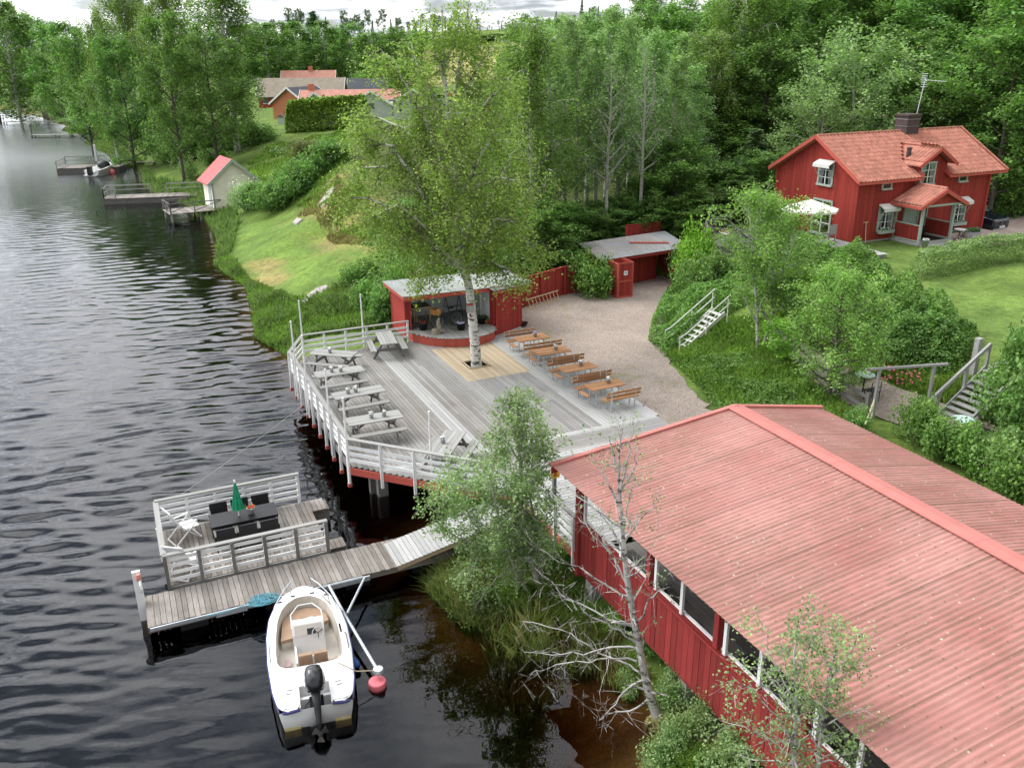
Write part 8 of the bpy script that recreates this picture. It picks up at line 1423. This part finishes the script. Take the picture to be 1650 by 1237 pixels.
# --- bare tree in front of the hall
cb_ = np.array([*at(1062, 1160, .15)[:2], .05]); rc = np.random.default_rng(9); Cq = lambda x, y, o=0: world_pt(x, y, cb_, o)
cst = [([cb_+[.05, 0, 0], Cq(1052, 1135), Cq(1042, 1100), Cq(1032, 1050), Cq(1020, 990), Cq(1010, 930), Cq(1004, 870), Cq(1000, 820), Cq(997, 770), Cq(998, 720), Cq(1003, 690)], .125, .012, 1, .25)]
for st0, ch_, dep, lf_ in [((1010, 960), [(980, 945), (950, 925), (900, 905), (870, 885)], -.5, 0), ((1022, 1010), [(990, 1000), (960, 985), (915, 965), (880, 930), (862, 915)], .3, 0), ((1030, 1040), [(1000, 1015), (955, 995), (920, 965), (890, 950)], -.8, 0), ((1030, 1045), [(985, 1042), (940, 1055), (890, 1055), (845, 1050)], -.3, 0), ((1034, 1085), [(1000, 1065), (960, 1050), (920, 1020), (870, 1005), (835, 1000)], .5, 0), ((1025, 1065), [(980, 1060), (930, 1065), (880, 1078), (855, 1085)], -1., 0), ((1045, 1125), [(1015, 1145), (980, 1150), (965, 1160), (950, 1140)], -.5, 0), ((1036, 1095), [(1005, 1115), (985, 1140), (962, 1165), (975, 1190)], .2, 0), ((1005, 885), [(985, 850), (960, 820), (930, 800), (920, 790)], .4, .3), ((1002, 850), [(975, 830), (950, 812)], -.3, .3), ((1012, 945), [(990, 900), (965, 870), (945, 845), (920, 830)], .5, .15), ((1003, 880), [(1025, 845), (1050, 820), (1062, 795)], .3, 1.), ((1000, 820), [(980, 780), (965, 755), (955, 735)], .2, .8), ((998, 790), [(1020, 760), (1030, 720)], -.2, 1.), ((999, 760), [(985, 720), (975, 700)], .2, .5), ((1028, 1000), [(1045, 965), (1062, 950), (1080, 945)], .3, .8), ((1003, 860), [(1015, 800), (1020, 770)], .3, .6), ((999, 800), [(1010, 740), (1020, 700), (1022, 685)], -.1, .6), ((1010, 930), [(1030, 920), (1050, 890)], -.5, .2)]:
    n = len(ch_); cst.append((wig([Cq(*st0)]+[Cq(x, y, dep*(k+1)/n) for k, (x, y) in enumerate(ch_)], rc, .05), .028, .006, 1, lf_))
hero('bare_tree', 'nearly leafless pale tree with long bare branches before the hall wall', cb_, cst, (620, .06, .05, 0), 'birch_grey', 'alder', (6, .5, .1), 6, None, 240)
mass('root_tuft', 'dry grass tuft round the foot of the bare tree', [(cb_[0]+.35*math.cos(a), cb_[1]+.3*math.sin(a)) for a in np.linspace(0, 6.28, 9)[:-1]], .45, 'dry', .12, 500, 41, 'stuff', 'grass')
# --- sparse tree by the near hall windows
eb = np.array(site(8.75, 8.35, .25)); re_ = np.random.default_rng(10); Eq = lambda x, y, o=0: world_pt(x, y, eb, o)
est = [([eb, Eq(1280, 1237), Eq(1281, 1180), Eq(1284, 1110), Eq(1280, 1050), Eq(1290, 1000)], .06, .008, 1, .8), ([eb+[.15, .05, 0], Eq(1318, 1237, .1), Eq(1325, 1160, .1), Eq(1335, 1100, .2), Eq(1348, 1040, .2), Eq(1350, 1010, .2)], .05, .008, 1, .8)]
for st0, ch_, dep, lf_ in [((1282, 1150), [(1260, 1110), (1230, 1080), (1195, 1065)], -.3, .5), ((1283, 1130), [(1255, 1080), (1235, 1050), (1238, 1010)], .2, .8), ((1284, 1090), [(1300, 1050), (1310, 1010)], .2, 1), ((1281, 1200), [(1250, 1150), (1215, 1110), (1180, 1090)], -.5, .4), ((1279, 1220), [(1240, 1190), (1200, 1170), (1160, 1160)], -.2, .6), ((1330, 1130), [(1360, 1090), (1385, 1060)], .3, .9), ((1335, 1100), [(1365, 1060), (1380, 1020)], -.2, .9), ((1325, 1170), [(1360, 1150), (1400, 1140)], .3, .7), ((1320, 1210), [(1290, 1160), (1300, 1120)], -.3, .8), ((1340, 1080), [(1325, 1040), (1330, 1010)], .2, .9), ((1281, 1230), [(1235, 1225), (1190, 1215)], .3, 1.), ((1318, 1230), [(1360, 1215), (1390, 1210)], -.2, 1.), ((1282, 1100), [(1265, 1060), (1255, 1030)], .1, .8)]:
    n = len(ch_); est.append((wig([Eq(*st0)]+[Eq(x, y, dep*(k+1)/n) for k, (x, y) in enumerate(ch_)], re_, .05), .018, .005, 1, lf_))
hero('sparse_tree', 'thin two-stemmed tree with sparse leaves by the near hall windows', eb, est, (5200, .055, .07, 0), 'birch_grey', 'alder', (7, .4, .1), 7, None, 200)
